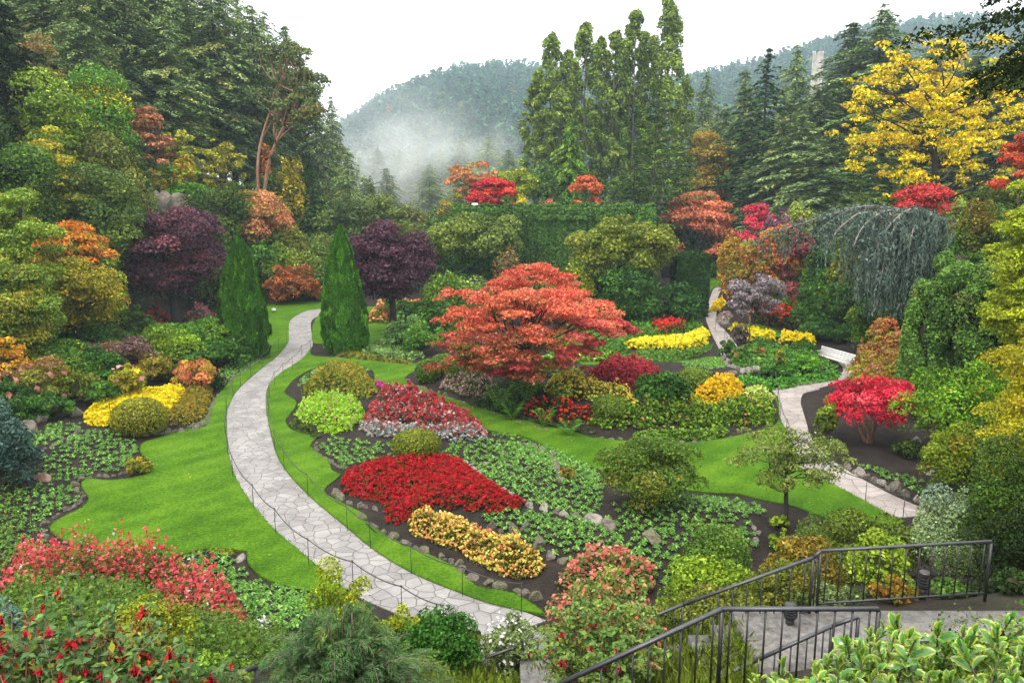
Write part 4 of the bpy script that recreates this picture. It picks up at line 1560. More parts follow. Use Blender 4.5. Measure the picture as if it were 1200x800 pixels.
# ivy wall at the far end: a box of masonry under a skin of leaves
def ivy_wall():
    rg = np.random.default_rng(21)
    root = empty('ivy_wall', (0, 0, 0))
    tag(root, 'long quarry wall clothed in clipped dark ivy behind the red maple', 'wall')
    xl, xr, y0, zt = -6.5, 15.6, 87.6, 9.2
    mb = MB()
    mb.box((xl + .2, y0, -0.3), (xr - .2, y0 + 1.6, zt - 0.3), (0.1, 0.1, 0.08))
    for xx in np.arange(0.8, 14, 2.1):
        mb.box((xx, y0 - 0.45, -0.3), (xx + 0.7, y0 + 0.01, zt - 0.9), (0.1, 0.1, 0.08))
    mb.build('masonry', M_ROCK, parent=root)
    mb = MB()
    n = 42000
    x = rg.uniform(xl, xr, n)
    z = rg.uniform(0, zt, n)
    y = y0 - 0.25 - 0.35 * rg.random(n) - 0.45 * (np.mod(x - 0.8, 2.1) < 0.9) * (z < zt - .9)
    topb = z > zt - 1.3
    y -= topb * 0.5 * rg.random(n)
    nr = unit(np.stack([rg.normal(size=n) * .5, -1 + 0 * x, 0.35 + rg.normal(size=n) * .45], -1))
    Pp = pal('4c7438:2 5a8440 3c5c2e 6c9048:0.7')
    L = 0.27
    leaves(mb, np.stack([x, y, z], -1), nr, L, pick(Pp, n, rg) * np.exp(rg.normal(size=(n, 1)) * .22), rg)
    n = 11000
    x = rg.uniform(xl - .1, xr + .1, n)
    y = y0 - 0.6 + 2.6 * rg.random(n)
    zz = zt - 0.1 + 0.25 * np.sin(x * 1.7) * np.sin(y * 1.3) + 0.35 * rg.random(n)
    leaves(mb, np.stack([x, y, zz], -1), unit(rg.normal(size=(n, 3)) * .5 + [0, -.2, 1]), L, pick(pal('4f7432 64883c 3c5c2a'), n, rg) * np.exp(rg.normal(size=(n, 1)) * .22), rg)
    mb.build('ivy', M_LEAF, parent=root)


ivy_wall()
S('ivy_mound', 'ivy', 'rounded ivy covered left end of the far quarry wall', 520, 246, 50, d=86, P='4a6c34 3c5c2c 5c8040', cover=1.2, deep=0.6)
S('ivy_mound', 'ivy', 'ivy bulge spilling below the crimson maple on the far wall', 600, 240, 44, d=84, P='44662f 38562a 56783a', cover=1.2, deep=0.6)
S('ivy_mound', 'ivy', 'bright ivy hump at the right end of the far wall', 748, 242, 52, d=86, P='5a8438 7c9c44 466c30', cover=1.2, deep=0.6)

# plants along the top of that wall
T('maple_tree', 'tree', 'crimson maple on the left end of the far ivy wall', 578, 208, 62, d=91, P='d8283a:2 e83c48 c02038 f0583c', style='pads', trunk=0.25, K=46, cover=1.3)
T('maple_tree', 'tree', 'compact orange maple above the middle of the far ivy wall', 686, 206, 42, d=92, P='e87844:2 f08a54 d8623a', style='pads', trunk=0.3, K=34, cover=1.3)
T('autumn_tree', 'tree', 'pale peach tree in the mist behind the crimson maple', 556, 190, 78, d=108, P='d8905a d0805a e0a068 b8906a', style='open', trunk=0.3, K=60, cr=1.2)
T('autumn_tree', 'tree', 'yellow green tree behind the crimson maple', 604, 196, 60, d=103, P='a8b440 98a83c b8bc4c 8c9c3a', style='round', trunk=0.2)
T('autumn_tree', 'tree', 'small olive gold tree left of the crimson maple', 532, 214, 42, d=92, P='a8983a b8a040 8c8c38 c8a43c', style='open', trunk=0.3, K=46, cr=1.3)
S('shrub', 'shrub', 'bright yellow shrub right of the crimson maple', 612, 234, 20, d=89.5, P='e8d02c f0d83c c8b82c')
S('shrub', 'shrub', 'coral red shrub at the foot of the crimson maple', 572, 238, 34, d=88.6, P='d8583c c04a38 e0684a')
S('shrub', 'shrub', 'clipped dark green bush left of the compact orange maple', 660, 228, 26, d=90, P='4a7438 3c602e 5c8844')
S('shrub', 'shrub', 'grey green bush on the wall left of the clipped dark bush', 632, 238, 24, d=89.5, P='6c8a64 5c7a58 7c9a70')
S('shrub', 'shrub', 'small coral bush behind the grey green bush on the wall', 643, 234, 22, d=92, P='c8603c b8583c d8704c')
S('shrub', 'shrub', 'low gold bush at the foot of the compact orange maple', 700, 241, 22, d=89.3, P='b8b83c a0a83c 8c9c3c')
S('shrub', 'shrub', 'round green bush beside the silver tuft on the wall', 716, 241, 18, d=89.3, P='7c9c40 6c8c3c')
S('shrub', 'shrub', 'silver tuft of foliage on top of the far wall', 733, 243, 22, d=89.3, P='a8b09c 98a48c')
S('shrub', 'shrub', 'dark green bush under the tiered cedar on the wall', 755, 240, 26, d=90, P='44683a 385a30')
S('shrub', 'shrub', 'red bedding peeping over the left end of the wall', 540, 243, 28, d=87.6, P='d83c30 c0342c e0503c')
g = 'scrub filling the misty gap behind the plum trees'
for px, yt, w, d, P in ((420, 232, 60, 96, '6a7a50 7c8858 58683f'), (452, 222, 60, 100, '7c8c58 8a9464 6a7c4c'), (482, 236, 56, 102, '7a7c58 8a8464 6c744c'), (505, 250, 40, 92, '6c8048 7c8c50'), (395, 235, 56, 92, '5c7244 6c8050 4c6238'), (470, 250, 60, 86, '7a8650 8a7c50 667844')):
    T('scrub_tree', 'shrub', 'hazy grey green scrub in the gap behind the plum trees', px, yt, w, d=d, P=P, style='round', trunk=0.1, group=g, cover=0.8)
# ------------------------------------------------------------------ left bank
T('hill_tree', 'tree', 'olive yellow bushy tree high on the left bank', 76, 78, 62, d=62, P='74903c:2 88a044 5c7834 a0a84a', cover=1.1, trunk=0.15)
T('hill_tree', 'tree', 'green tree with yellow leaf tips high on the left bank', 124, 72, 62, d=66, P='5c8434:3 4c7030 6c943c c8b838:0.4', cover=1.1, trunk=0.12)
T('dead_shrub', 'shrub', 'dead looking twiggy grey brown shrub above the olive tree', 64, 24, 54, d=68, P='8c8060 9c8458 7a7458 b0884c', style='open', trunk=0.1, K=50, limbs=28, cover=0.45, bark=M_BARK_GREY)
T('hill_tree', 'tree', 'sunny yellow olive tree in the middle of the left bank', 70, 142, 84, d=58, P='a09838:2 8c8c38 b8a43c 78803a', cover=1.0, trunk=0.15, style='open', K=80, cr=1.3)
T('hill_tree', 'tree', 'dull olive tree below the yellow tipped green tree', 136, 128, 62, d=64, P='7c8044 8c8848 687240', cover=1.1, trunk=0.12)
T('hill_tree', 'tree', 'large grey olive bush above the orange leaved maple', 122, 176, 92, d=60, P='627840:2 566c3a 788848 465c34', cover=1.2, trunk=0.1)
T('hill_tree', 'tree', 'dark olive bush left of the rock outcrop', 150, 200, 64, d=66, P='5c6a38 4e5c32 6c7840', cover=1.2, trunk=0.1)
T('hill_tree', 'tree', 'leafy dark green bush below the upper left conifer', 34, 150, 80, d=56, P='4a6c30 3c5a28 5c7c38 6c8840', cover=1.1, trunk=0.1)
T('maple_tree', 'tree', 'coral weeping maple high on the left bank', 180, 120, 52, d=83, P='e09468:2 d0845a e8a078 b89058', style='pads', trunk=0.15, K=46, cover=1.0, flat_=0.5)
T('hill_tree', 'tree', 'pale yellow green bush right of the coral weeping maple', 214, 148, 46, d=86, P='b0b04a c0b84c 98a044', style='open', trunk=0.15, K=56, cr=1.3)
T('hill_tree', 'tree', 'loose yellow olive tree above the rock outcrop', 256, 160, 70, d=85, P='a09c48 b0a84c 8c8c44 98904a', style='open', trunk=0.15, K=80, cr=1.25, limbs=16)
S('shrub', 'shrub', 'small gold bush over the bright green ground cover', 216, 182, 34, d=83, P='d8b04a c8a844 e0b850')
S('hydrangea', 'shrub', 'yellow hydrangea on the rock outcrop, the larger of two', 186, 202, 24, b=228, P='d8c44c c0b048 b09c40')
S('hydrangea', 'shrub', 'narrow golden hydrangea beside the larger yellow hydrangea', 205, 205, 17, b=228, P='e0b83c d0a83c b89840')
S('ground_cover', 'shrub', 'bright green leafy mat spilling over the rock outcrop', 224, 216, 62, b=243, P='5c9c2c 70ac38 4c8428', deep=0.6)
S('ground_cover', 'shrub', 'green mossy slope plants behind the yellow hydrangeas', 205, 188, 70, d=84, P='7c9c40 6c8c38 8ca848')
S('shrub', 'shrub', 'small golden tree right of the orange trunks', 345, 186, 32, d=92, P='c8b048 d0b84c a89c44')
S('shrub', 'shrub', 'orange spot of foliage behind the arbutus trunks', 314, 176, 14, d=96, P='d88c44 c87c40')
T('hill_tree', 'tree', 'dark green thicket under the arbutus', 330, 196, 70, d=94, P='4a6038 3e5432 5a6c40', cover=1.0, trunk=0.1)
T('hill_tree', 'tree', 'grey green thicket right of the arbutus foot', 390, 218, 60, d=95, P='5c7048 6c7c50 4c6040', cover=1.0, trunk=0.1)
# rock face showing above the plum
for px, py, w, h_, lab in ((178, 250, 24, 30, 'tall grey rock slab above the purple plum'), (192, 244, 20, 22, 'dark cracked rock beside the tall grey slab'), (216, 248, 26, 22, 'pointed rock right of the dark cracked rock'), (165, 256, 18, 20, 'low grey rock left of the tall grey slab')):
    q = hit(px, py + 4)[0]
    dp = depth_of(q)
    stone((q[0], q[1] - .3, q[2]), w / FPX * dp * 1.5, w / FPX * dp, h_ / FPX * dp * 1.5, lab, None, M_ROCK, sink=0.25, rz=0.4)

T('maple_tree', 'tree', 'orange topped maple left of the purple plum', 96, 256, 92, d=52, P='f09430:2 e8842c f0a844 a8a040 8c9040', style='pads', trunk=0.3, K=44, cover=1.1)
S('shrub', 'shrub', 'dark green laurel behind the orange topped maple', 70, 226, 60, d=57, P='3f6a2a 35592a 4f7c30')
T('hill_tree', 'tree', 'big soft olive tree at the left frame edge', 26, 206, 120, d=43, P='748c3c:2 889a44 60783a 9c9c44', cover=1.1, trunk=0.12, style='open', K=110, cr=1.2)
T('hill_tree', 'tree', 'shaggy olive bush under the big soft olive tree', 20, 300, 110, d=40, P='688038 7c9040 58702f 948c3c', cover=1.2, trunk=0.1, K=80)
T('hill_tree', 'tree', 'green olive bush behind the golden small tree', 120, 292, 80, d=52, P='6c8434 7c8c38 5a7430 90943c', cover=1.1, trunk=0.1)
S('shrub', 'shrub', 'bright lime bush behind the golden small tree', 40, 322, 34, d=44, P='8cb030 a0bc38 749c2c')
T('autumn_tree', 'tree', 'golden small tree with a dark slim trunk left of the plum', 94, 302, 116, b=424, P='a89c38:2 b8a43c 8c8c38 c8a838 7c8a3a', style='round', trunk=0.28, cover=0.95, limbs=16, K=70, bark=M_BARK_DARK, mixc=0.5)
T('plum_tree', 'tree', 'broad purple leaved plum tree beside the first cypress', 207, 236, 140, b=382, P='5a3644:3 6c4454 442838 7c4c58 8a5058:0.5', style='round', trunk=0.17, K=90, cover=1.25, limbs=16, bark=M_BARK_DARK, tr=0.30)
T('plum_tree', 'tree', 'purple leaved plum tree behind the second cypress', 460, 254, 112, b=393, P='5a3846:3 6a4656 4a2c3a 785260', style='round', trunk=0.22, K=80, cover=1.25, limbs=14, bark=M_BARK_DARK, tr=0.26)
T('maple_tree', 'tree', 'peach and green weeping maple on the bank behind the first cypress', 297, 230, 96, d=84, P='d88c5c:2 c89c58 a8a050 e09868 8c9448', style='pads', trunk=0.1, K=60, flat_=0.7, cover=1.0)
S('shrub', 'shrub', 'dome of rusty orange laceleaf maple beside the far lawn', 342, 313, 64, b=356, P='b86a30:2 c87838 a05a2c 8c6030', K=30, cover=1.2)
S('shrub', 'shrub', 'small orange dome tucked right of the rusty laceleaf maple', 376, 332, 30, b=353, P='d08038 c07438 b08a40')
S('shrub', 'shrub', 'olive green rounded bush behind the rusty laceleaf maple', 362, 298, 46, d=88, P='8c9444 9c9c48 788440')
S('shrub', 'shrub', 'dark red bush on the bank above the rusty laceleaf maple', 347, 284, 34, d=93, P='8c3c3c 7c3438 9c4848')
S('shrub', 'shrub', 'mauve grey bush between the red bush and the plum', 380, 282, 34, d=96, P='8c7c70 9a8878 7a7468')
S('shrub', 'shrub', 'leafy green bank shrub above the far lawn', 318, 286, 44, d=84, P='5c8c34 4c7c30 70983c')
S('shrub', 'shrub', 'yellow green bush at the top of the green bank', 340, 268, 40, d=92, P='a0a448 b0a84c 8c9844')
S('shrub', 'shrub', 'green bank thicket left of the first cypress', 262, 300, 50, d=76, P='7a7c40 6c7838 8c8444')
S('shrub', 'shrub', 'low tan bush between the two cypresses far behind', 395, 300, 34, d=98, P='8c8c4c 7c8448 989450')
columnar('cypress', 'conifer', 'left clipped cone cypress with a broad base beside the path', 288, 275, 58, b=417, P='4c7c2e:2 3f6a2a 5c9038 6ca040:0.5')
columnar('cypress', 'conifer', 'right clipped cone cypress in front of the second plum', 404, 264, 53, b=411, P='4a7a2c:2 3d6829 5a8e36 6a9e3e:0.5')

# left bed, behind the seedlings
S('shrub', 'shrub', 'rhododendron with yellow green new leaves left of the first cypress', 196, 384, 92, d=47, P='8ca83c:2 7c9c38 9cb444 5c8430', K=34, cover=1.2)
S('shrub', 'shrub', 'large dark rhododendron spreading behind the yellow green one', 238, 372, 108, d=50, P='4f7c30:2 5c8836 42682c 74983c', K=36, cover=1.2)
S('shrub', 'shrub', 'dark rhododendron shoulder sloping towards the cypress foot', 258, 398, 64, d=47.5, P='46702e 3c602a 558034')
S('smoke_bush', 'shrub', 'dusky purple brown smoke bush behind the flowering hydrangea', 146, 394, 82, d=43, P='7c5a58 8c6860 6a5050 908060', cover=1.1)
S('shrub', 'shrub', 'bronze olive bush right of the dusky smoke bush', 182, 416, 52, d=42, P='8c7c34 7c7830 9c8438 6c6c30')
S('hydrangea', 'shrub', 'yellow leaved hydrangea with pale pink flower heads', 150, 426, 40, b=466, P='b8a838:2 a0a038 8c9438 c8a03c', flowers='e0b0a8 d8a098', fn=7, fl=2.0)
S('hydrangea', 'shrub', 'salmon orange hydrangea above the bronze bedding', 230, 421, 50, b=455, P='d87850 e08c58 c8a048 a8983c', flowers='e88070 d86c60', fn=20, fl=1.6)
S('hydrangea', 'shrub', 'mottled pink and green hydrangea at the left', 42, 424, 76, d=36, P='a89048 98a044 b07858 7c8c3c', flowers='c08070 b07868 c89080', fn=28, fl=1.6)
S('shrub', 'shrub', 'olive bush right of the mottled hydrangea', 86, 434, 56, d=37, P='707c30 808838 5c6c2c')
S('shrub', 'shrub', 'speckled green rhododendron above the mottled hydrangea', 64, 402, 104, d=40, P='5c8434 6c9038 4a702e a8983c:0.5', K=34)
S('shrub', 'shrub', 'dark green rhododendron mound right of the olive bush', 108, 408, 78, d=40.5, P='3c682c 335a28 4a7832')
S('shrub', 'shrub', 'feathery green bush below the golden small tree', 58, 392, 60, d=44, P='4f8030 44702c 5c8c38')
S('shrub', 'shrub', 'dark laurel filling behind the feathery green bush', 100, 380, 90, d=47, P='3f6a2c 35592a 4c7830')
S('shrub', 'shrub', 'dark green rhododendron at the left frame edge', 8, 440, 60, d=35, P='35602c 2c5028 44703a')
S('shrub', 'shrub', 'glossy dark bush below the mottled hydrangea', 26, 470, 56, d=34, P='30562a 284826 3c6634')
T('maple_tree', 'tree', 'golden maple branch layers at the left frame edge', 8, 392, 58, d=37, P='e0a430 d8982c c89a34', style='pads', trunk=0.5, K=18, cover=1.2)
S('blue_spruce', 'conifer', 'stout blue green spruce at the left frame edge', 4, 478, 84, d=26.5, P='4c6c60 416056 5a7a6c 38544a', mat=M_NEEDLE, K=44, ls=1.1, cover=1.4)
S('clipped_shrub', 'shrub', 'gold tipped clipped dome in front of the yellow bedding', 165, 466, 64, b=506, P='9c983c:2 8c903a b0a444 747f34', clip=True)
S('shrub', 'shrub', 'small round green tuft at the tip of the left seedling bed', 56, 637, 34, b=657, P='5c8c3c 6c9c44 4c7834', clip=True)
S('shrub', 'shrub', 'gold speckled small bush at the corner of the left seedling bed', 162, 535, 26, b=556, P='8c9438 a8a03c d8b83c:0.4', K=16)
S('shrub', 'shrub', 'small dark green bush at the end of the bronze bedding', 256, 440, 22, b=456, P='3c6434 305428')
g = 'understorey of the left bank'
for px, yt, w, d in ((10, 380, 60, 42), (70, 350, 70, 48), (130, 380, 60, 48), (160, 360, 50, 55), (12, 120, 60, 60), (170, 170, 50, 68), (100, 140, 60, 66), (110, 230, 60, 60), (235, 230, 50, 74), (270, 215, 60, 80), (50, 200, 60, 55), (250, 262, 50, 74)):
    S('shrub', 'shrub', 'shaded green undergrowth shrub between the trees of the left bank', px, yt, w, d=d, P='4a6830 3f5a2c 5a7838 6a7c3a', group=g, seed=int(px))

drift('flower_bed', 'sheet of bright yellow bedding flowers behind the clipped dome', 'flowers', C4((280, 748), (310, 705), (340, 688), (450, 660), (560, 640), (640, 628), (650, 655), (600, 715), (560, 745), (420, 785), (300, 772)), 0.28, 'c8a41c 9c8c24', 'ffe11e:3 f5cf14 ffe84a', fcov=1.9, fs=1.05, lcov=2, lump=0.35)
drift('bedding', 'bronze green low bedding right of the clipped dome', 'plants', C4((580, 720), (640, 645), (700, 632), (742, 628), (745, 665), (718, 740), (650, 772), (592, 770)), 0.38, '8c8438:2 7c8438 948438 6a7430', '9c7838 a88440', fcov=0.25, fs=0.7)
drift('flower_bed', 'pink red begonias under the broad purple plum', 'flowers', C4((410, 440), (445, 412), (510, 400), (600, 400), (596, 420), (470, 450), (420, 455)), 1.3, '4a6c34 6c4838', 'd84858:2 c83040 e07080', fcov=0.7)
drift('flower_bed', 'pink and silver begonias right of the plum trunk', 'flowers', C4((630, 400), (700, 395), (752, 395), (762, 412), (720, 424), (650, 412)), 1.3, '5c7048 a8b0a0', 'd86878:2 c85060 e8a0a8 d0d4cc:0.6', fcov=0.7)
g = 'low evergreens filling the left bed'
for px, yt, w, d in ((120, 446, 60, 37), (205, 426, 56, 43.5), (10, 462, 60, 33), (60, 462, 60, 34.5), (140, 436, 60, 40), (270, 410, 40, 49), (170, 404, 60, 46), (225, 408, 60, 46.5)):
    S('shrub', 'shrub', 'dark low evergreen between the larger shrubs of the left bed', px, yt, w, d=d, P='3f6a2e 35592a 4c7a34 5c8438', group=g)
g = 'bank shrubs behind the two cypresses'
for px, yt, w, d, P in ((300, 284, 56, 80.5, '5c8c38 4c7c30 74a040'), (326, 290, 50, 80.5, '6c8c38 5c7c34 88a048'), (350, 292, 50, 81, '8c9844 7c8c40 a0a84c'), (378, 292, 50, 80.5, '6c8440 7c8c48 5c7438'), (312, 268, 60, 84, '7c8c40 8c9848 6c7c3a'), (346, 272, 56, 85, '9c9c48 8c9444 7c8440'), (380, 274, 50, 84, '6c7c44 7c884a 5c6c3c'), (270, 282, 60, 78, '5c7c34 4c7030 6c8c3c'), (404, 290, 40, 81, '7c8848 6c7c44'), (258, 250, 60, 80, '7c8c3c 8c9844')):
    S('shrub', 'shrub', 'leafy shrub on the green bank behind the two cypresses', px, yt, w, d=d, P=P, group=g)
seedling_bed(C4((750, 585), (830, 525), (900, 520), (925, 530), (870, 570), (790, 612)), 'young plant in the narrow bed beside the first cypress', 0.3)
seedling_bed(BL((0, 262), (60, 235), (120, 220), (205, 222), (232, 270), (150, 312), (108, 340), (138, 385), (100, 425), (60, 420), (0, 435)), 'young plant in the lowest bed at the left frame edge', 0.31)
seedling_bed(BL((100, 185), (150, 115), (240, 62), (340, 66), (408, 100), (385, 175), (300, 190), (220, 206), (130, 215)), 'young plant in the rounded soil bed below the yellow flowers', 0.31)
seedling_bed(BL((85, 85), (150, 40), (238, 40), (225, 62), (130, 108), (88, 115)), 'young plant in the upper soil bed beside the blue spruce', 0.3)

stones(C4((560, 795), (640, 778), (715, 745), (742, 690), (760, 660)), 'brown edging stone below the bronze bedding', 'edging stones of the left bed', 0.42)
stones(C4((745, 640), (805, 605), (870, 560), (925, 525)), 'brown edging stone beside the first cypress', 'edging stones by the first cypress', 0.4)
stones(BL((360, 62), (420, 80), (480, 70), (560, 60), (620, 35)), 'weathered edging stone under the clipped dome', 'edging stones under the clipped dome', 0.5, sz=0.8)
stones(BL((400, 150), (370, 185), (300, 195), (235, 208), (228, 235), (240, 265), (200, 295), (150, 318)), 'mossy edging stone round the rounded soil bed', 'edging stones of the rounded bed', 0.4, sz=0.7)
stones(BL((140, 330), (115, 345), (140, 380)), 'flat edging stone at the lowest left bed', 'edging stones of the lowest left bed', 0.4)
stones(BL((120, 130), (160, 100), (215, 78), (235, 55)), 'small grey stone between the two soil beds', 'stones between the two left soil beds', 0.42)
stones(BL((0, 425), (50, 438), (90, 440)), 'flat stone along the foot of the lowest left bed', 'stones at the foot of the lowest left bed', 0.5, sz=0.4)
q = hit(52, 563)[0]
stone(q, 0.75, 0.5, 0.5, 'squarish pink brown boulder among the left seedlings', None, noise_mat('pink_rock', (.2, .12, .09), (.36, .24, .19), 3, bump=.7), rz=.2)
for px, py, s_, lab in ((34, 505, 1.1, 'dark retaining boulder behind the upper left seedlings'), (48, 494, 1.0, 'grey retaining boulder under the mottled hydrangea'), (90, 486, .8, 'retaining boulder left of the yellow bedding')):
    q = hit(px, py)[0]
    stone(q, s_, s_ * .7, s_ * .8, lab, None, M_ROCK)

# ------------------------------------------------------------------ central bed along the path
S('shrub', 'shrub', 'clipped golden green dome above the red flower sheet', 488, 503, 58, b=533, P='8c9438:2 7c8834 a09c40 64762f', clip=True)
fern('small fern at the foot of the golden green dome', 494, 521, 26, b=535)
S('rhododendron', 'shrub', 'large rhododendron with bronze and orange leaf tips in the centre bed', 755, 514, 114, b=588, P='64803a:3 547034 748c40 84843c:0.6 c8702c:0.06', K=60, cover=1.5, rough=0.2, ffrac=.3, ls=.85)
drift('flower_bed', 'sheet of deep red flowers like a spread cape in the centre bed', 'flowers', C2((152, 572), (168, 528), (250, 486), (330, 472), (420, 458), (560, 458), (648, 464), (690, 508), (760, 562), (830, 604), (905, 640), (880, 664), (740, 690), (640, 668), (520, 662), (430, 705), (372, 732), (332, 705), (330, 655), (300, 628), (230, 622), (170, 606)), 0.26, '5c2420 3c5c28:2 4c6c2c', 'b8161f:3 a0121a cc2a32', fcov=1.25, fs=0.85, lcov=2.2, lump=0.5)
drift('flower_bed', 'cream and apricot begonias below the red flower sheet', 'flowers', C3((218, 262), (250, 225), (330, 215), (420, 235), (520, 290), (600, 312), (690, 352), (718, 408), (690, 440), (600, 448), (540, 432), (460, 392), (400, 352), (330, 330), (240, 292)), 0.5, '7c7c3c 8c6c38 5c7034', 'f0d078:2 f0b468 e89058 f8e0a0', fcov=0.85, fs=1.0, lump=0.5)
drift('flower_bed', 'red begonias mixed with silver leaves at the top of the centre bed', 'flowers', C2((262, 275), (300, 228), (390, 205), (470, 215), (600, 268), (690, 318), (728, 350), (700, 372), (600, 372), (480, 350), (380, 345), (280, 345), (240, 330)), 0.55, '7c3c34:2 5c5c34 a0a098', 'bc343a:3 c85054 a42c32 c8ccc8:0.45', fcov=0.6, fs=1.0, lump=0.5)
drift('bedding', 'silver white foliage fringe of the red begonia patch', 'plants', C2((228, 335), (260, 318), (380, 345), (520, 352), (700, 352), (740, 362), (742, 388), (600, 402), (540, 380), (380, 378), (260, 372)), 0.42, 'a0a8a2:3 8c9690 b0b6b0 7c8c7c', 'b8bcb8 b83c40:0.9', fcov=0.4, lcov=2.2, fs=0.9, ls=1.2)
drift('bedding', 'lime green bedding with pink specks beside the path', 'plants', C2((-20, 290), (0, 250), (50, 215), (110, 205), (200, 228), (268, 268), (260, 312), (205, 352), (130, 372), (60, 345), (0, 320)), 0.34, 'a4d43c:2 8cbc34 b8dc4c 74a430', 'a8cc48 d87898:0.2 a8c890:0.4', fcov=0.25, fs=0.7, lump=0.9, spikes=.12, seed=3)
drift('bedding', 'bronze green mound of bedding at the head of the centre bed', 'plants', C2((0, 210), (40, 160), (100, 125), (170, 112), (255, 122), (300, 165), (310, 205), (275, 232), (200, 226), (110, 202), (40, 228)), 0.7, '848c3c:2 748438 949040 647434', '9c8c40 a89048', fcov=0.2, fs=0.7)
drift('flower_bed', 'thin streak of magenta flowers behind the bronze mound', 'flowers', C2((290, 160), (310, 158), (350, 178), (345, 188), (305, 176)), 0.3, '5c7c3c', 'd8389c e060b0', fcov=1.2, fs=0.8)
drift('ground_cover', 'grey green low leaves along the head of the centre bed', 'plants', C2((-10, 190), (0, 150), (70, 108), (200, 98), (285, 112), (250, 122), (150, 112), (60, 140)), 0.2, '7ca06c 94b480 5c8450', ls=1.2, lcov=2)
drift('ground_cover', 'dark trailing leaves at the path edge of the lime bedding', 'plants', C2((-40, 330), (-20, 300), (60, 348), (95, 375), (60, 385), (0, 362)), 0.35, '4a5c2c 3c4c28 5c6c34')
seedling_bed(C2((75, 405), (130, 382), (250, 388), (365, 405), (405, 462), (330, 474), (240, 482), (170, 500), (100, 440)), 'young plant in the small bed above the red flower sheet', 0.3)
seedling_bed(C2((530, 440), (600, 402), (760, 388), (880, 400), (1000, 435), (1090, 470), (1167, 500), (1200, 560), (1167, 690), (1050, 670), (930, 645), (840, 600), (740, 552), (690, 490)), 'young plant in the large bed right of the red flower sheet', 0.29)
seedling_bed(M4((5, 445), (70, 485), (150, 515), (150, 600), (190, 640), (140, 690), (0, 650)), 'young plant between the large bed and the rhododendron', 0.29)
seedling_bed(C3((500, 245), (590, 225), (660, 205), (700, 210), (830, 248), (880, 265), (1040, 312), (1185, 325), (1150, 390), (1080, 420), (960, 418), (860, 380), (740, 345), (640, 290)), 'young plant in the lower bed behind the salmon fuchsia', 0.33)
seedling_bed(M4((190, 650), (300, 628), (540, 610), (640, 606), (710, 620), (790, 640), (830, 680), (770, 700), (760, 760), (640, 790), (540, 770), (420, 772), (300, 735)), 'young plant in the bed below the rhododendron', 0.33)
drift('ground_cover', 'green fringe of small leaves along the inner lawn edge', 'plants', C2((745, 352), (860, 372), (960, 412), (1050, 452), (1140, 492), (1120, 498), (1000, 440), (880, 392), (760, 368)), 0.16, '6c9c50 84b060 4c7c3c', ls=1.2, lcov=1.6)

seedling_bed([(560, 604), (640, 600), (700, 610), (760, 600), (870, 590), (885, 640), (845, 660), (800, 690), (740, 690), (690, 668), (640, 650), (590, 630)], 'young plant filling the slope between the rhododendron and the fuchsia', 0.33)
seedling_bed([(640, 520), (690, 545), (700, 590), (640, 600), (600, 560)], 'young plant beside the ridge left of the rhododendron', 0.3)
stones(C2((70, 395), (62, 430), (100, 455), (145, 480), (170, 495)), 'brown edging stone of the small centre bed', 'edging stones of the small centre bed', 0.36)
stones(C2((150, 590), (180, 625), (250, 650), (305, 660)), 'squared pale edging stone below the red flower sheet', 'edging stones below the red flower sheet', 0.6, sz=0.7)
stones(C3((60, 225), (130, 270), (200, 315), (290, 345), (390, 385), (440, 435), (540, 462), (640, 490), (690, 505)), 'mossy edging stone along the cream begonias', 'mossy edging stones by the cream begonias', 0.5, sz=0.7, mats=[M_ROCK_MOSSY, M_ROCK, M_ROCK_MOSSY])
stones(C2((650, 470), (690, 500), (730, 545), (790, 580), (840, 602), (920, 640)), 'flat pale stone bordering the red flower sheet', 'pale stones along the red flower sheet', 0.5, sz=0.35, mats=[M_ROCK_PALE])
stones(C3((660, 195), (720, 205), (790, 220), (850, 240), (880, 245)), 'chunky grey rock in the ridge right of the red sheet', 'grey rocks in the centre ridge', 0.55, sz=0.75, mats=[M_ROCK, M_ROCK_PALE], gap=0.9)
stones(C3((470, 255), (540, 275), (620, 262), (690, 258)), 'upright slab in the lower seedling ridge', 'upright slabs in the lower ridge', 0.42, sz=1.0, mats=[M_ROCK], gap=1.3)
stones(C2((890, 405), (960, 432), (1000, 465), (1010, 500), (1030, 540)), 'brown ridge stone among the upper seedlings', 'ridge stones among the upper seedlings', 0.55, sz=0.5)
stones(C2((720, 480), (790, 485), (870, 490), (960, 505)), 'low flat stone among the upper seedlings', 'flat stones among the upper seedlings', 0.55, sz=0.35, gap=2.4, mats=[M_ROCK_PALE, M_ROCK])
stones(C3((930, 268), (1000, 280), (1130, 312), (1180, 318)), 'low brown rock in the bed below the rhododendron', 'low rocks below the rhododendron', 0.7, sz=0.6, gap=1.6)
stones(C3((650, 325), (690, 345), (730, 365), (790, 385), (840, 385)), 'rounded boulder above the salmon fuchsia', 'boulders above the salmon fuchsia', 0.62, sz=0.7, gap=1.0, mats=[M_ROCK_MOSSY, M_ROCK])
stones(M4((775, 720), (790, 745), (780, 770), (805, 795)), 'blue grey round stone beside the small apple tree', 'blue grey stones by the apple tree', 0.42, sz=0.8, mats=[M_ROCK_PALE])
for px, py, a_, b_, lab, mt in ((874, 245, .8, .55, 'large cream boulder in the middle of the centre bed', M_ROCK_PALE), (1080, 305, .85, .55, 'moss patched boulder right of the large cream boulder', M_ROCK_MOSSY)):
    q = hit(400 + px * .33755, 530 + py * .33755)[0]
    stone(q, a_, a_ * .7, b_, lab, None, mt)
S('shrub', 'shrub', 'ochre mossy tuft among the upper seedling rocks', 664, 545, 20, b=560, P='8c7c34 787030 a08c3c', K=14)

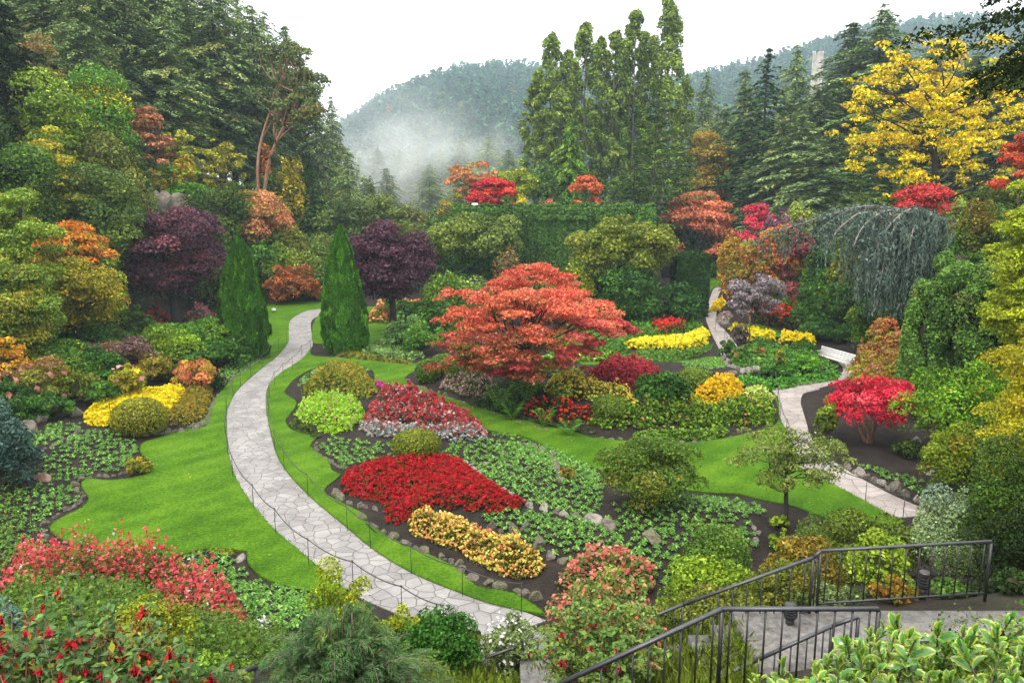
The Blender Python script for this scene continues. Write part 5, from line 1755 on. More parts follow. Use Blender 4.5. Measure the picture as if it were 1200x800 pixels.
T('apple_tree', 'tree', 'small open apple tree with one slim dark trunk on the near lawn', 920, 486, 142, b=615, P='7c8a54:2 8c9860 6c7c48 98a068', style='open', trunk=0.32, K=90, limbs=22, cover=0.6, bark=M_BARK_DARK, tr=0.075, spread=1)
fern('fern right of the apple tree trunk', 958, 600, 44, d=21.5)
fern('wide arching fern below the apple tree', 972, 618, 70, d=20)
fern('fern with yellow green fronds on the near slope', 940, 622, 44, d=20)
S('shrub', 'shrub', 'small yellow green tuft at the apple tree foot', 913, 604, 26, b=618, P='8ca038 a0b044 748c34', K=12)
S('shrub', 'shrub', 'tiny lime tuft below the blue grey stones', 913, 626, 22, b=645, P='8cac38 9cbc40 7c9c34', K=12)

# ------------------------------------------------------------------ maple bed
MA, MB_, MC, MD = 'f07858:3 f89070 e8604c e05848', 'e06c4c:2 f08860 d05c44 b86c3c', 'dc5858:2 ec7468 c84c4c a0583f', 'b85c40:2 d07050 945834 84683a e07c62 74743c:0.9'
T('red_maple', 'tree', 'great layered red and orange maple at the centre of the garden', 622, 304, 236, b=456, P='e85a3c:3 f06c48 d8483a c83c34 b85030 e04040', style='pads', trunk=0.2, cover=0.8, limbs=26, bark=M_BARK_DARK, tr=0.22, mixc=0.35, ls=.85, pads=[
    (628, 312, 64, 0, MA), (600, 318, 44, -.5, MA), (650, 322, 60, 1, MA), (672, 336, 70, 0, MA), (640, 338, 70, -1.5, MA), (586, 338, 56, .5, MA), (556, 342, 48, 0, MA), (530, 340, 34, 1, MA), (610, 346, 60, -2, MB_),
    (692, 352, 60, -1, MA), (665, 360, 80, -2.5, MA), (706, 368, 54, .5, MA), (724, 378, 44, -.5, MC), (735, 386, 28, 0, MC), (690, 380, 70, -2, MC), (572, 356, 60, -1.5, MB_), (545, 366, 60, -1, MB_), (600, 366, 60, -3, MB_),
    (560, 384, 70, -2.5, MB_), (528, 392, 50, -1, MD), (516, 402, 30, -1, MD), (545, 404, 64, -2.5, MD), (590, 396, 70, -3.5, MD), (630, 388, 70, -3.5, MB_), (640, 410, 70, -3, MD), (585, 418, 60, -3.5, MD), (560, 416, 50, -3, MD), (612, 428, 46, -3.5, MC), (668, 404, 60, -2, MC),
    (640, 360, 80, 2.5, MA), (600, 350, 80, 2.5, MB_), (570, 375, 70, 2.5, MB_), (680, 372, 80, 2.5, MA), (585, 436, 30, -3.5, MC), (540, 418, 60, -2, MD), (562, 430, 50, -2.5, MD), (604, 432, 60, -3, MD), (640, 424, 60, -2.5, MD), (580, 410, 70, 1, MD), (620, 405, 80, 1, MD), (660, 420, 44, -1, MC), (570, 395, 80, 2, MB_), (600, 330, 70, 2, MA), (700, 400, 40, -2, MC)])
S('clipped_shrub', 'shrub', 'clipped green ball nearest the lawn in the maple bed', 502, 420, 30, b=447, P='5c8030 6c8c38 4c702a', clip=True)
S('clipped_shrub', 'shrub', 'flattened clipped ball with red leaves on it beside the green ball', 540, 418, 40, b=441, P='6c8434 7c903c 5c742e', clip=True, flowers='d84838', fn=8)
S('clipped_shrub', 'shrub', 'clipped mound half hidden behind the green ball', 520, 414, 32, b=434, P='64803a 748c40', clip=True)
S('clipped_shrub', 'shrub', 'clipped olive dome in front of the cream begonias', 717, 463, 46, b=487, P='6c8438 7c9040 5c7430', clip=True)
S('dwarf_conifer', 'conifer', 'dark layered dwarf conifer in front of the red mound', 778, 433, 66, b=476, P='3f6a28 34592a 4f7c30', ls=1.2, K=44, cover=1.4, mat=M_NEEDLE)
S('clipped_shrub', 'shrub', 'olive clipped dome behind the dark dwarf conifer', 813, 430, 46, b=456, P='748c38 84983e 647c32', clip=True)
drift('flower_bed', 'dark red mound of small leaves at the centre right', 'plants', C5((838, 618), (860, 590), (910, 565), (1000, 560), (1080, 572), (1118, 590), (1085, 630), (1030, 655), (960, 655), (890, 640)), 0.75, '94242c:2 a42c34 7c1c24 743430', 'ac303a bc3a42', fcov=0.5, fs=0.8)
drift('flower_bed', 'golden yellow flower dome right of the dwarf conifer', 'flowers', M4((515, 248), (545, 205), (600, 178), (660, 168), (735, 178), (742, 218), (700, 245), (640, 258), (560, 262)), 0.75, 'b89428 8c8428', 'f5c21c:3 f0b014 f8d040', fcov=1.6, fs=0.9)
drift('flower_bed', 'pale cream green flowers right of the golden dome', 'flowers', M4((735, 195), (790, 192), (850, 215), (862, 232), (800, 235), (742, 222)), 0.5, 'a8b870 94a860', 'e0e4a8 d0d898', fcov=0.9)
drift('flower_bed', 'cream yellow begonias at the right of the maple trunk', 'flowers', C5((690, 660), (750, 615), (830, 620), (900, 645), (1000, 660), (1045, 690), (1020, 710), (900, 690), (780, 690)), 0.7, '5c7034 7c6c34 485c2c', 'f0d868:2 e8c050 f0e090', fcov=0.6, lump=0.5)
drift('flower_bed', 'scarlet begonias with dark leaves below the cream ones', 'flowers', C5((618, 700), (680, 690), (780, 695), (880, 712), (872, 755), (790, 768), (700, 752), (640, 735)), 0.6, '4c3428 3c5028 5c3c2c', 'e83c24:2 f05030 d03020', fcov=0.4, lump=0.5)
drift('flower_bed', 'pink white flowering edge below the clipped balls', 'flowers', C5((338, 640), (360, 605), (430, 592), (520, 605), (560, 640), (500, 672), (420, 672)), 0.65, '5c6c44 6c7c50 4c5c3a', 'd898b0 c87898 e0c0c8 98a888', fcov=0.45, fs=0.7)
drift('bedding', 'mixed green and dark bedding along the front of the maple bed', 'plants', M4((120, 330), (160, 290), (300, 275), (480, 262), (600, 268), (740, 240), (860, 250), (875, 290), (860, 325), (760, 335), (640, 345), (480, 340), (300, 350), (180, 355)), 0.7, '6c9434:2 5c8030 8ca83c 4c3c34:0.7 4c6c2c', 'e08068:0.25 9cb848:2 7c9c3c', fcov=0.25, lcov=5, fs=0.9, lump=0.6)
drift('bedding', 'low green hedge of bedding at the lawn edge below the maple bed', 'plants', M4((300, 385), (310, 358), (420, 352), (560, 352), (660, 340), (690, 360), (640, 383), (480, 396), (380, 396)), 0.45, '6c9434 7ca03c 4f7430', '9cb04c', fcov=0.1)
drift('ground_cover', 'dark ferny ground cover under the red maple', 'plants', C5((430, 700), (520, 650), (600, 610), (700, 600), (700, 660), (620, 690), (640, 740), (760, 770), (900, 790), (880, 800), (700, 772), (560, 730)), 0.5, '3c5c28 4c6c2e 34502a', lump=0.5)
drift('ground_cover', 'green hosta leaves in the back of the maple bed', 'plants', C5((440, 560), (520, 545), (600, 560), (700, 570), (850, 580), (840, 600), (700, 600), (600, 600), (460, 585)), 0.5, '7c9c5c 8cac68 5c8044', ls=1.3)
for px, yt, w, b, lab in ((618, 440, 60, 470, 'dark fern at the foot of the maple trunk'), (655, 452, 40, 478, 'dark fern right of the maple trunk'), (585, 452, 50, 482, 'dark fern left of the maple trunk'), (638, 478, 40, 500, 'bright fern among the scarlet begonias'), (702, 462, 34, 480, 'bright fern beside the cream begonias'), (668, 495, 40, 510, 'fern at the lawn edge below the scarlet begonias'), (600, 470, 44, 492, 'shaded fern left of the scarlet begonias'), (720, 388, 48, 416, 'tall fern behind the red maple on the right'), (688, 395, 40, 414, 'bright fern left of the tall fern behind the maple')):
    fern(lab, px, yt, w, b=b)
stones(C5((228, 610), (250, 625), (300, 645), (350, 660), (420, 690), (520, 725), (640, 765), (720, 790)), 'mossy edging stone along the maple bed', 'edging stones of the maple bed', 0.42, mats=[M_ROCK, M_ROCK_MOSSY])
stones(M4((180, 378), (300, 390), (480, 398), (640, 386), (760, 365)), 'dark edging stone at the lawn below the maple bed', 'dark edging stones of the maple bed', 0.4, gap=1.5, mats=[M_ROCK_MOSSY])

# behind the maple
drift('ground_cover', 'leafy green plants between the maple bed and the lemon crescent', 'plants', [(640, 424), (690, 424), (735, 423), (738, 402), (770, 396), (800, 392), (825, 390), (822, 378), (760, 374), (690, 380), (640, 396)], 0.55, '5c8c38:2 70a044 4c7430', lump=.6)
S('shrub', 'shrub', 'dark green shrub between the second plum and the red maple', 508, 352, 60, d=58, P='4a7434 3c642e 5c8840', K=34)
S('shrub', 'shrub', 'bluish green shrub right of the second cypress', 472, 372, 44, b=408, P='5c8058 4c7048 6c8c64')
S('shrub', 'shrub', 'leafy green shrub left of the red maple', 496, 378, 50, d=52, P='5c8c3c 4c7c34 70984a')
S('shrub', 'shrub', 'yellow green willow like shrub above the left of the maple', 522, 320, 52, d=66, P='7c9c40 8cac48 6c8c38')
S('shrub', 'shrub', 'grey green shrub under the pale olive tree', 548, 326, 60, d=70, P='7c9060 6c8454 8ca06c')
T('olive_tree', 'tree', 'pale olive leaved tree with a crooked trunk below the far wall', 552, 250, 108, d=76, P='7c8c4c:2 8c9854 6a7c44 5c7040', style='dome', trunk=0.38, K=60, cover=1.2, bark=M_BARK_GREY, limbs=10, tr=0.3, lean=0.05)
S('shrub', 'shrub', 'dark evergreen under the pale olive tree', 556, 296, 70, d=75, P='34562a 2c4a26 406632')
S('shrub', 'shrub', 'bronze pink small shrub behind the top of the maple', 595, 297, 36, d=72, P='a88070 987060 8c8058')
T('olive_tree', 'tree', 'wide spreading olive tree with several dark trunks right of the maple', 732, 257, 124, d=68, P='7c8838:2 8c943f 6a7834 9c9c48', style='dome', trunk=0.32, K=70, cover=1.15, stems=3, limbs=18, bark=M_BARK_DARK, tr=0.2)
S('shrub', 'shrub', 'yellow leaved shrub peeping left of the wide olive tree', 676, 312, 40, d=66, P='a8b03c b8b840 7c9838')
S('shrub', 'shrub', 'dark camellia mass below the wide olive tree', 742, 318, 76, d=64, P='3f6a2c 34582a 4c7834 6c8c38:0.5', K=40)
S('shrub', 'shrub', 'dark glossy bush right of the wide olive tree', 795, 330, 52, d=63, P='3c6434 30542c 4a743c')
S('shrub', 'shrub', 'green bush with yellow leaves behind the yellow crescent', 738, 346, 66, d=65, P='6c8c38 5c7c34 a8a03c:0.7', K=34)
S('shrub', 'shrub', 'low green shrub behind the red flower strip', 790, 362, 60, d=64.5, P='5c8438 4c7434 7c9044')
S('shrub', 'shrub', 'brownish bush right of the red maple', 712, 372, 40, d=60, P='6c5c34 5c6c34 7c6438')
g = 'greenery closing the view behind the maple'
for px, yt, w, d in ((640, 330, 70, 66), (600, 320, 60, 70), (575, 345, 60, 64), (700, 320, 60, 70), (690, 365, 60, 60), (770, 366, 50, 66), (470, 350, 50, 66)):
    S('shrub', 'shrub', 'dense green shrub mostly hidden behind the red maple', px, yt, w, d=d, P='4f7434 5c8038 426430 748a3c', group=g)


def hedge_block(label, px, ytop, w, b, dp, P='34562c:2 2c4a28 3e6432', name='clipped_hedge'):
    q = hit(px, b)[0]
    dep = depth_of(q)
    ww, hh = w / FPX * dep, z_at(ytop, q[1]) - q[2]
    rg = np.random.default_rng(int(px))
    mb = MB()
    mb.box((-ww / 2 + .08, 0.08, 0), (ww / 2 - .08, dp - .08, hh - .08), pal(P)[0].mean(0))
    n = int(9000 + 600 * ww * hh)
    u, v = rg.random(n) - .5, rg.random(n)
    f = rg.choice(4, n, p=[.5, .2, .15, .15])
    pos = np.where((f == 0)[:, None], np.stack([u * ww, 0 * u, v * hh], -1), np.where((f == 1)[:, None], np.stack([u * ww, v * dp, hh + 0 * u], -1), np.where((f == 2)[:, None], np.stack([-ww / 2 + 0 * u, v * dp, (u + .5) * hh], -1), np.stack([ww / 2 + 0 * u, v * dp, (u + .5) * hh], -1))))
    base = np.array([[0, -1, 0], [0, 0, 1], [-1, 0, 0], [1, 0, 0]])[f]
    pos = pos + base * rg.normal(size=(n, 1)) * 0.05
    nr = unit(base + rg.normal(size=(n, 3)) * .55)
    leaves(mb, pos, nr, dep * 0.0028, pick(pal(P), n, rg) * np.exp(rg.normal(size=(n, 1)) * .2), rg)
    return tag(mb.build(name, M_NEEDLE, loc=q), label, 'hedge')


hedge_block('tall dark clipped hedge block with a rounded top beside the far path', 810, 299, 38, 372, 2.6)
hedge_block('long low clipped hedge far behind the hedge block', 850, 287, 110, 322, 2.0, P='4c6c44 3f5c3a 5a7a4e')
drift('flower_bed', 'crescent of lemon yellow flowers right of the red maple', 'flowers', C5((972, 500), (1000, 485), (1060, 478), (1180, 470)) + C6((30, 455), (75, 440), (98, 458), (85, 490), (40, 502), (0, 508)) + C5((1060, 508),), 0.45, edge=.35, lp='b8a828 8c9430', fp='ffe838:3 f8dc28 fff060', fcov=1.8, fs=0.95)
drift('bedding', 'green ruff of leaves below the lemon crescent', 'plants', C5((985, 520), (1060, 512), (1180, 512)) + C6((40, 508), (90, 492), (108, 480), (105, 505), (60, 530), (0, 542)) + C5((1080, 545), (1000, 540)), 0.35, '5c8438 6c9440 4c7030')
drift('flower_bed', 'row of bright red flowers behind the lemon crescent', 'flowers', C5((1065, 450), (1090, 432), (1150, 420), (1190, 418)) + C6((20, 425), (15, 440), (0, 448)) + C5((1120, 455),), 0.8, edge=.3, lp='5c3c2c 4c6c34', fp='e8302c:2 d82828 f04838', fcov=0.8)
drift('bedding', 'yellow green leaves along the thin back lawn', 'plants', C5((680, 540), (760, 520), (900, 520), (980, 530), (970, 545), (840, 548), (720, 550)), 0.4, '8cac50 a0bc5c 6c9444', 'e0e8b0', fcov=0.1, ls=1.2)
drift('flower_bed', 'peach and coral flowers on the lawn behind the second plum', 'flowers', C5((85, 412), (100, 385), (160, 378), (240, 380), (300, 378), (330, 392), (250, 405), (160, 418)), 1.3, '7c8c44 6c7838', 'e8a878 e07858 f0c890 d85848', fcov=0.7)
drift('ground_cover', 'grey green low plants at the foot of the second cypress', 'plants', C5((60, 515), (110, 480), (190, 485), (250, 500), (300, 530), (240, 545), (140, 530)), 0.35, '7c9c6c 94b080 64845a', ls=1.2)
drift('ground_cover', 'fringe of bronze plants along the lawn by the second cypress', 'plants', C5((-20, 525), (-10, 505), (60, 510), (120, 530), (250, 548), (240, 560), (100, 545)), 0.22, '7c7838 6c7438 8c8440')
stones(C5((-10, 528), (60, 528), (140, 538), (230, 555), (280, 548)), 'small brown edging stone by the second cypress', 'edging stones by the second cypress', 0.4)
# ------------------------------------------------------------------ right bank
T('autumn_tree', 'tree', 'orange leaved tree among the cedars right of the poplars', 828, 144, 40, d=114, P='c09c50 b09048 c8a458 908448', style='open', trunk=0.2, K=60, cr=1.35)
T('maple_tree', 'tree', 'spreading coral orange maple beyond the tall hedge block', 816, 226, 92, d=104, P='e8845c:2 f0986c d87450', style='pads', trunk=0.3, K=64, flat_=0.4, cover=0.8)
T('maple_tree', 'tree', 'bright pink red maple beside the coral orange maple', 884, 234, 50, d=92, P='e8405c:2 d83850 f05870', style='pads', trunk=0.25, K=36, flat_=0.6, cover=1.2)
S('shrub', 'shrub', 'dusky purple bush right of the pink red maple', 912, 246, 46, d=86, P='8c6070 7c5464 a07880')
S('shrub', 'shrub', 'pale yellow green bush above the dusky purple bush', 930, 244, 44, d=92, P='a0ac50 8c9c48 b0b85c')
S('shrub', 'shrub', 'gold leaved bush at the end of the long low hedge', 856, 274, 34, d=80, P='d8a840 c89c3c b8943c')
S('shrub', 'shrub', 'green clipped bush far beyond the lawn patch', 838, 308, 18, d=102, P='6c9c48 5c8c40')
drift('flower_bed', 'tiny strip of pink flowers far beyond the lawn patch', 'flowers', [(826, 318), (848, 316), (850, 319), (826, 321)], 0.8, '6c7c44', 'd8487c c83c60', fcov=0.7)
S('shrub', 'shrub', 'brown purple shrub at the far end of the pale path', 856, 290, 26, d=84, P='7c5450 6c4c48')
T('autumn_tree', 'tree', 'rust and olive feathery tree above the silvery smoke bush', 905, 262, 86, d=68, P='b8783c a88840 98843c 8c8c40 c86840', style='round', trunk=0.15, K=60, cover=1.0)
S('shrub', 'shrub', 'orange bronze shrub left of the feathery rust tree', 866, 290, 44, d=72, P='b87840 a08040 c88c48 8c8840')
T('maple_tree', 'tree', 'maroon weeping maple below the arching blue cedar', 936, 270, 62, d=66, P='984450 803c48 a85858 7c4c44', style='pads', trunk=0.15, K=36, flat_=.7)
S('shrub', 'shrub', 'dark green shrub under the arching blue cedar', 958, 284, 50, d=62, P='3f642e 365a2a 4c7438')
S('shrub', 'shrub', 'ivy coloured dome behind the big right rhododendron', 985, 296, 44, d=59, P='7c8440 6c7838 8c8c48')
T('smoke_bush', 'tree', 'silvery mauve smoke bush beside the pale far path', 882, 322, 76, d=60, P='a89ca0:2 98888c b4acac 8c7c80', style='open', trunk=0.32, K=90, cover=1.0, cr=1.35, bark=M_BARK_DARK)
S('shrub', 'shrub', 'olive bronze bush right of the silvery smoke bush', 922, 322, 46, d=69, P='8c7c38 7c7834 9c8840')
S('rhododendron', 'shrub', 'left part rhododendron with orange tipped yellow green leaves', 936, 322, 66, d=66, P='6c9434:2 84a83c 5c8430 d88c34:0.25', K=36, cover=1.2)
S('rhododendron', 'shrub', 'broad deep green rhododendron above the white bench', 984, 318, 112, d=60, P='4f7c30:2 5c8c36 42702c 84a03c:0.5', K=48, cover=1.25)
S('rhododendron', 'shrub', 'rhododendron shoulder sloping down behind the orange hydrangea', 1026, 350, 70, d=51, P='5c8434:2 6c9438 4c742e 94a03c:0.5', K=34, cover=1.2)
S('shrub', 'shrub', 'dark green bush directly behind the white bench', 968, 374, 60, d=57, P='3c642e 34582a 4c7436')

# weeping blue cedar
def weeping_cedar():
    rg = np.random.default_rng(33)
    p = spot(1082, d=50)
    root = empty('weeping_cedar', p)
    tag(root, 'weeping blue grey cedar with long arching boughs and hanging curtains', 'conifer')

    def rl(px, py, y):
        z = z_at(py, y)
        dd = y * cp + (CAM_Z - z) * sp
        return np.array([(px - 600) / FPX * dd - p[0], y - p[1], z - p[2]])
    base = np.array([0, 0, 0.0])
    boughs = [
        [base, rl(1080, 300, 50), rl(1072, 262, 49.5), rl(1050, 247, 49), rl(1028, 252, 48.5), rl(1010, 268, 48), rl(1000, 290, 47.6)],
        [base, rl(1082, 290, 50), rl(1080, 252, 49), rl(1066, 246, 48), rl(1045, 262, 47), rl(1030, 285, 46.4), rl(1020, 312, 46)],
        [rl(1080, 290, 50), rl(1060, 250, 51), rl(1030, 243, 52), rl(1000, 246, 53), rl(970, 252, 54), rl(940, 262, 55), rl(905, 274, 56), rl(880, 288, 57)],
        [rl(1078, 285, 50), rl(1040, 246, 50.5), rl(1005, 243, 51), rl(985, 252, 51.5), rl(965, 266, 52), rl(952, 282, 52)],
        [rl(1080, 280, 50), rl(1085, 250, 49), rl(1092, 252, 48.4), rl(1094, 268, 48), rl(1092, 300, 47.6)],
        [rl(1078, 300, 50), rl(1065, 262, 48), rl(1052, 262, 47), rl(1042, 282, 46), rl(1036, 308, 45.6), rl(1032, 330, 45.4)],
        [rl(1078, 285, 50), rl(1020, 250, 50), rl(990, 262, 49.6), rl(975, 280, 49.4), rl(966, 300, 49.4)],
        [rl(1080, 292, 50), rl(1078, 264, 48), rl(1070, 270, 46.6), rl(1064, 300, 46), rl(1060, 330, 45.6)],
        [rl(1075, 280, 50), rl(1015, 246, 53), rl(985, 248, 54.5), rl(950, 262, 55.5), rl(925, 275, 56), rl(910, 285, 56)],
    ]
    tb, mb = MB(), MB()
    Pp = pal('748a7c:2 60766a 869a8e 52665a')
    for k, b in enumerate(boughs):
        c = smooth_poly(np.array(b), 0.25, closed=False)
        tb.tube(c, np.linspace(0.2 if k < 2 else 0.12, 0.03, len(c)), 6)
        t0 = 0.32
        n = 40 if k in (2, 3, 6, 8) else 190
        ii = (rg.uniform(t0, 1, n) * (len(c) - 1)).astype(int)
        for i in ii:
            s = c[i] + rg.normal(size=3) * np.array([.45, .5, .12])
            zg = s[2] * rg.uniform(0.15, 0.75)
            ln = float(np.clip(zg, 0.5, 4.2 if k not in (2, 3, 6, 8) else 1.5))
            m = int(ln / 0.11) + 3
            q = np.linspace(0, 1, m)
            out = unit(np.array([rg.normal(), rg.normal(), 0])) * 0.5 * rg.random()
            pos = s + out * np.sqrt(q)[:, None] - np.array([0, 0, 1]) * (ln * q ** 1.15)[:, None] + rg.normal(size=(m, 3)) * 0.03
            al = unit(np.array([0, 0, -1.0]) + rg.normal(size=(m, 3)) * 0.25)
            nr = unit(rg.normal(size=(m, 3)) * .6 + [0, -.6, .5])
            nr = unit(nr - al * (nr * al).sum(1, keepdims=True))
            leaves(mb, pos, nr, 0.21, pick(Pp, 1, rg) * np.exp(rg.normal(size=(m, 1)) * .16), rg, wr=.34, along=al)
        m = len(c) * 9                                   # needles along the bough itself
        i = (rg.uniform(0.3, 1, m) * (len(c) - 1)).astype(int)
        leaves(mb, c[i] + rg.normal(size=(m, 3)) * np.array([.35, .4, .1]), unit(rg.normal(size=(m, 3)) * .4 + [0, -.2, 1]), 0.22, pick(Pp, m, rg), rg, wr=.4)
    tb.build('trunk', M_BARK_GREY, parent=root, smooth=True)
    mb.build('foliage', M_NEEDLE, parent=root)


weeping_cedar()
T('golden_tree', 'tree', 'tall tree with bright yellow leaves and dark leaning trunk at the right', 1094, 20, 240, d=62, P='ffdc30:3 f8cc24 ffe648 e8b828 c8c43c:0.5', style='open', trunk=0.12, K=420, limbs=26, cover=0.5, bark=M_BARK_DARK, tr=0.3, cr=0.52, lean=-0.05)
T('maple_tree', 'tree', 'low spreading red maple under the yellow tree', 1068, 214, 104, d=56, P='d84848:2 c83c40 e05c54', style='pads', trunk=0.2, K=56, flat_=.45, cover=1.0)
T('maple_tree', 'tree', 'coral red maple spray at the right frame edge', 1196, 148, 72, d=46, P='e06444:2 d85438 e87850', style='pads', trunk=0.4, K=34, flat_=.4, cover=1.1)
g = 'green understorey on the right bank'
for px, yt, w, d in ((1090, 222, 60, 66), (1130, 224, 60, 67), (1165, 218, 70, 66), (1200, 210, 80, 62), (1160, 240, 60, 52), (1195, 250, 70, 48), (1130, 262, 50, 50), (1040, 234, 60, 64), (1000, 238, 60, 66)):
    S('shrub', 'shrub', 'green undergrowth shrub on the right bank below the yellow tree', px, yt, w, d=d, P='5c7c34 4c6c30 6c8c40 7c843c', group=g, seed=int(px))
S('shrub', 'shrub', 'pale green leafy bush below the yellow tree trunk', 1116, 232, 62, d=54, P='8ca05c 7c9450 9cac68', K=30)
S('shrub', 'shrub', 'bronze olive bush below the coral maple spray', 1142, 238, 46, d=50, P='7c6c34 6c6830 8c7838')
S('shrub', 'shrub', 'green bush right of the weeping blue cedar', 1098, 272, 50, d=48, P='4f7834 44682e 5c883c', K=30)
T('elm_tree', 'tree', 'yellow green leaved tree at the right frame edge', 1192, 188, 92, d=30, P='b8c43c:3 a8b834 c8cc40 d8d044 9cac38', style='open', trunk=0.15, K=190, cover=1.0, cr=0.95, limbs=20, bark=M_BARK_DARK)
T('elm_tree', 'tree', 'golden leaved branches hanging low at the right frame edge', 1206, 322, 106, d=21, P='dccc34:3 ccc438 e8d440 bcc03c e0bc38', style='open', trunk=0.1, K=80, cover=0.8, limbs=24, cr=1.25)


def ivy_rock(label, px, ytop, w, d, K, seed, P='6c9450:2 5a8044 80a45c 8c945c:0.4'):
    rg = np.random.default_rng(seed)
    p, dep, ww, hh = place(px, ytop, w, d=d)
    root = empty('ivy_rock', p - np.array([0, 0, 0.1]))
    tag(root, label, 'ivy')
    dp = ww * 0.8
    mb = MB()
    core(mb, (0, 0, hh * 0.42), (ww * 0.36, dp * 0.36, hh * 0.46), pal('4a4a38'), rg, 0.06)
    mb.build('rock', M_LEAF, parent=root)
    a = rg.random(K) * 2 * pi
    t = rg.random(K)
    zc = 0.1 + 0.8 * t
    rr = np.sqrt(np.clip(1 - (np.clip(zc - .35, 0, 1) / .68) ** 2, 0.02, 1))
    C = np.stack([np.cos(a) * rr * ww * .42, np.sin(a) * rr * dp * .42, zc * hh], -1)
    R = np.stack([ww * (.07 + .05 * rg.random(K)), ww * (.07 + .05 * rg.random(K)), hh * (.10 + .16 * rg.random(K)) * (1.15 - t * .7)], -1)
    mb = MB()
    L = dep * 0.0031
    clumps(mb, C, R, 60000, L, pal(P), rg, shell=0.6, jit=.26, down=.6)
    mb.build('ivy', M_LEAF, parent=root)


ivy_rock('tall ivy draped rock buttress on the right below the yellow green tree', 1152, 296, 138, 37, 110, 4)
ivy_rock('rounded ivy covered rock left of the tall ivy buttress', 1092, 318, 82, 38, 70, 5)
ivy_rock('smooth ivy hump behind the two ivy rocks', 1118, 288, 70, 44, 60, 6, P='5c8040 4c7036 6c8c4c')

S('hydrangea', 'shrub', 'orange brown hydrangea right of the white bench', 1036, 378, 64, d=44, P='c08848:2 b09848 a87840 8c9440 c87040', K=30, flowers='c87850 b86848', fn=14, fl=1.6)
S('hydrangea', 'shrub', 'ochre hydrangea with pinkish heads behind the red bush', 1046, 412, 96, d=40, P='b0a040:2 a89440 c09848 8c9840 b87058:0.6', K=36, flowers='b86858 c87860', fn=14, fl=1.6)
S('shrub', 'shrub', 'orange leaved wisp left of the rounded ivy rock', 1074, 398, 26, d=41, P='d0984c c08c44 d8a858', K=14)
S('shrub', 'shrub', 'green leafy shrub with orange specks right of the red bush', 1080, 440, 50, d=36, P='7cac34:2 6c9c30 94b83c d8843c:0.2', K=24)
T('burning_bush', 'shrub', 'vase shaped scarlet pink burning bush on bare soil', 1018, 446, 112, b=518, P='e82c48:3 f03c54 d82440 f85868', style='dome', trunk=0.22, K=60, cover=1.1, limbs=30, stems=4, tr=0.06, cr=0.9, bark=M_BARK_RED)
S('shrub', 'shrub', 'low yellow green shrub left of the burning bush stems', 968, 468, 30, d=33, P='8c9c3c 7c9038 9cac48', K=16)
S('shrub', 'shrub', 'dark low juniper beside the pale boulder on bare soil', 1062, 516, 36, b=535, P='4a5c2e 3f5028 5a6c38', K=16)
S('shrub', 'shrub', 'large bright rhododendron with orange flecks on the right', 1126, 428, 120, d=30, P='7ca834:3 6c982e 94b83c 5c8428 e09030:0.2', K=56, cover=1.25, rough=.2)
S('shrub', 'shrub', 'yellow green rhododendron nearest the soil bed on the right', 1128, 500, 100, d=26.5, P='84982e:2 94a434 6c842a b08c30:0.4', K=46, cover=1.25)
S('shrub', 'shrub', 'dark green shrub filling between the right rhododendrons', 1180, 470, 80, d=26, P='4c742c 5c842e 3c6428', K=30)
q = hit(1073, 520)[0]
stone(q, 0.7, 0.5, 0.6, 'pale boulder on bare soil right of the burning bush', None, M_ROCK_PALE)
q = hit(1092, 556)[0]
stone(q, 0.5, 0.4, 0.5, 'rounded cream stone below the yellow green rhododendron', None, M_ROCK_PALE)
seedling_bed(M5((335, 478), (400, 490), (480, 510), (560, 530), (640, 560), (690, 600), (660, 628), (600, 612), (540, 575), (480, 548), (400, 508)), 'young plant in the bed above the right stone kerb', 0.34)
stones(M5((285, 492), (330, 505), (400, 545), (460, 568), (520, 595), (580, 620), (625, 655), (660, 672)), 'squared block of the low stone wall along the right path', 'blocks of the low wall along the right path', 0.6, sz=1.0, mats=[M_ROCK_PALE, M_ROCK, M_ROCK], gap=0.9, jitter=.02)

# island bed by the bench
drift('flower_bed', 'left bar of yellow flowers in the island bed below the red row', 'flowers', C6((160, 440), (176, 430), (240, 446), (325, 468), (318, 482), (210, 466)), 0.55, 'b8a828 8c9430', 'ffe42c:3 f5d424', edge=.25, fcov=1.8)
drift('flower_bed', 'right bar of yellow flowers left of the white bench', 'flowers', C6((332, 480), (348, 470), (450, 474), (466, 488), (440, 498), (345, 494)), 0.55, 'b8a828 8c9430', 'ffe02c:3 f0cc24', edge=.25, fcov=1.8)
drift('flower_bed', 'row of scarlet flowers below the big right rhododendron', 'flowers', C6((222, 410), (260, 402), (330, 404), (405, 425), (400, 440), (310, 425), (230, 420)), 1.3, '4c3c2c 5c6434', 'e83024:2 d82820 f04c30', edge=.25, fcov=0.7)
drift('bedding', 'fresh green low plants between the red row and yellow bars', 'plants', C6((200, 425), (260, 425), (340, 445), (345, 465), (300, 468), (240, 448)), 0.4, '6ca848 5c983c 7cb858')
drift('bedding', 'dark clipped low hedge curving in front of the yellow bars', 'plants', C6((235, 480), (300, 478), (360, 500), (450, 500), (478, 510), (470, 525), (360, 520), (330, 520), (240, 505)), 0.4, '3c682e 34602a 4a7838', lump=0.1)
drift('ground_cover', 'low green leaves covering the middle of the island bed', 'plants', [(852, 424), (866, 411), (890, 407), (930, 411), (962, 420), (978, 430), (955, 440), (915, 446), (880, 442), (862, 434)], 0.3, '5c8c3c:2 4c7c34 70984c', lump=.6)
S('shrub', 'shrub', 'leafy rose bush with a few red blooms in the island bed', 880, 406, 42, d=47.5, P='4f7c38 447034 5c8c40', flowers='d84830', fn=10, K=24)
S('shrub', 'shrub', 'small leafy bush at the left end of the island bed', 852, 398, 22, d=51, P='4c7434 5c843c', K=14)
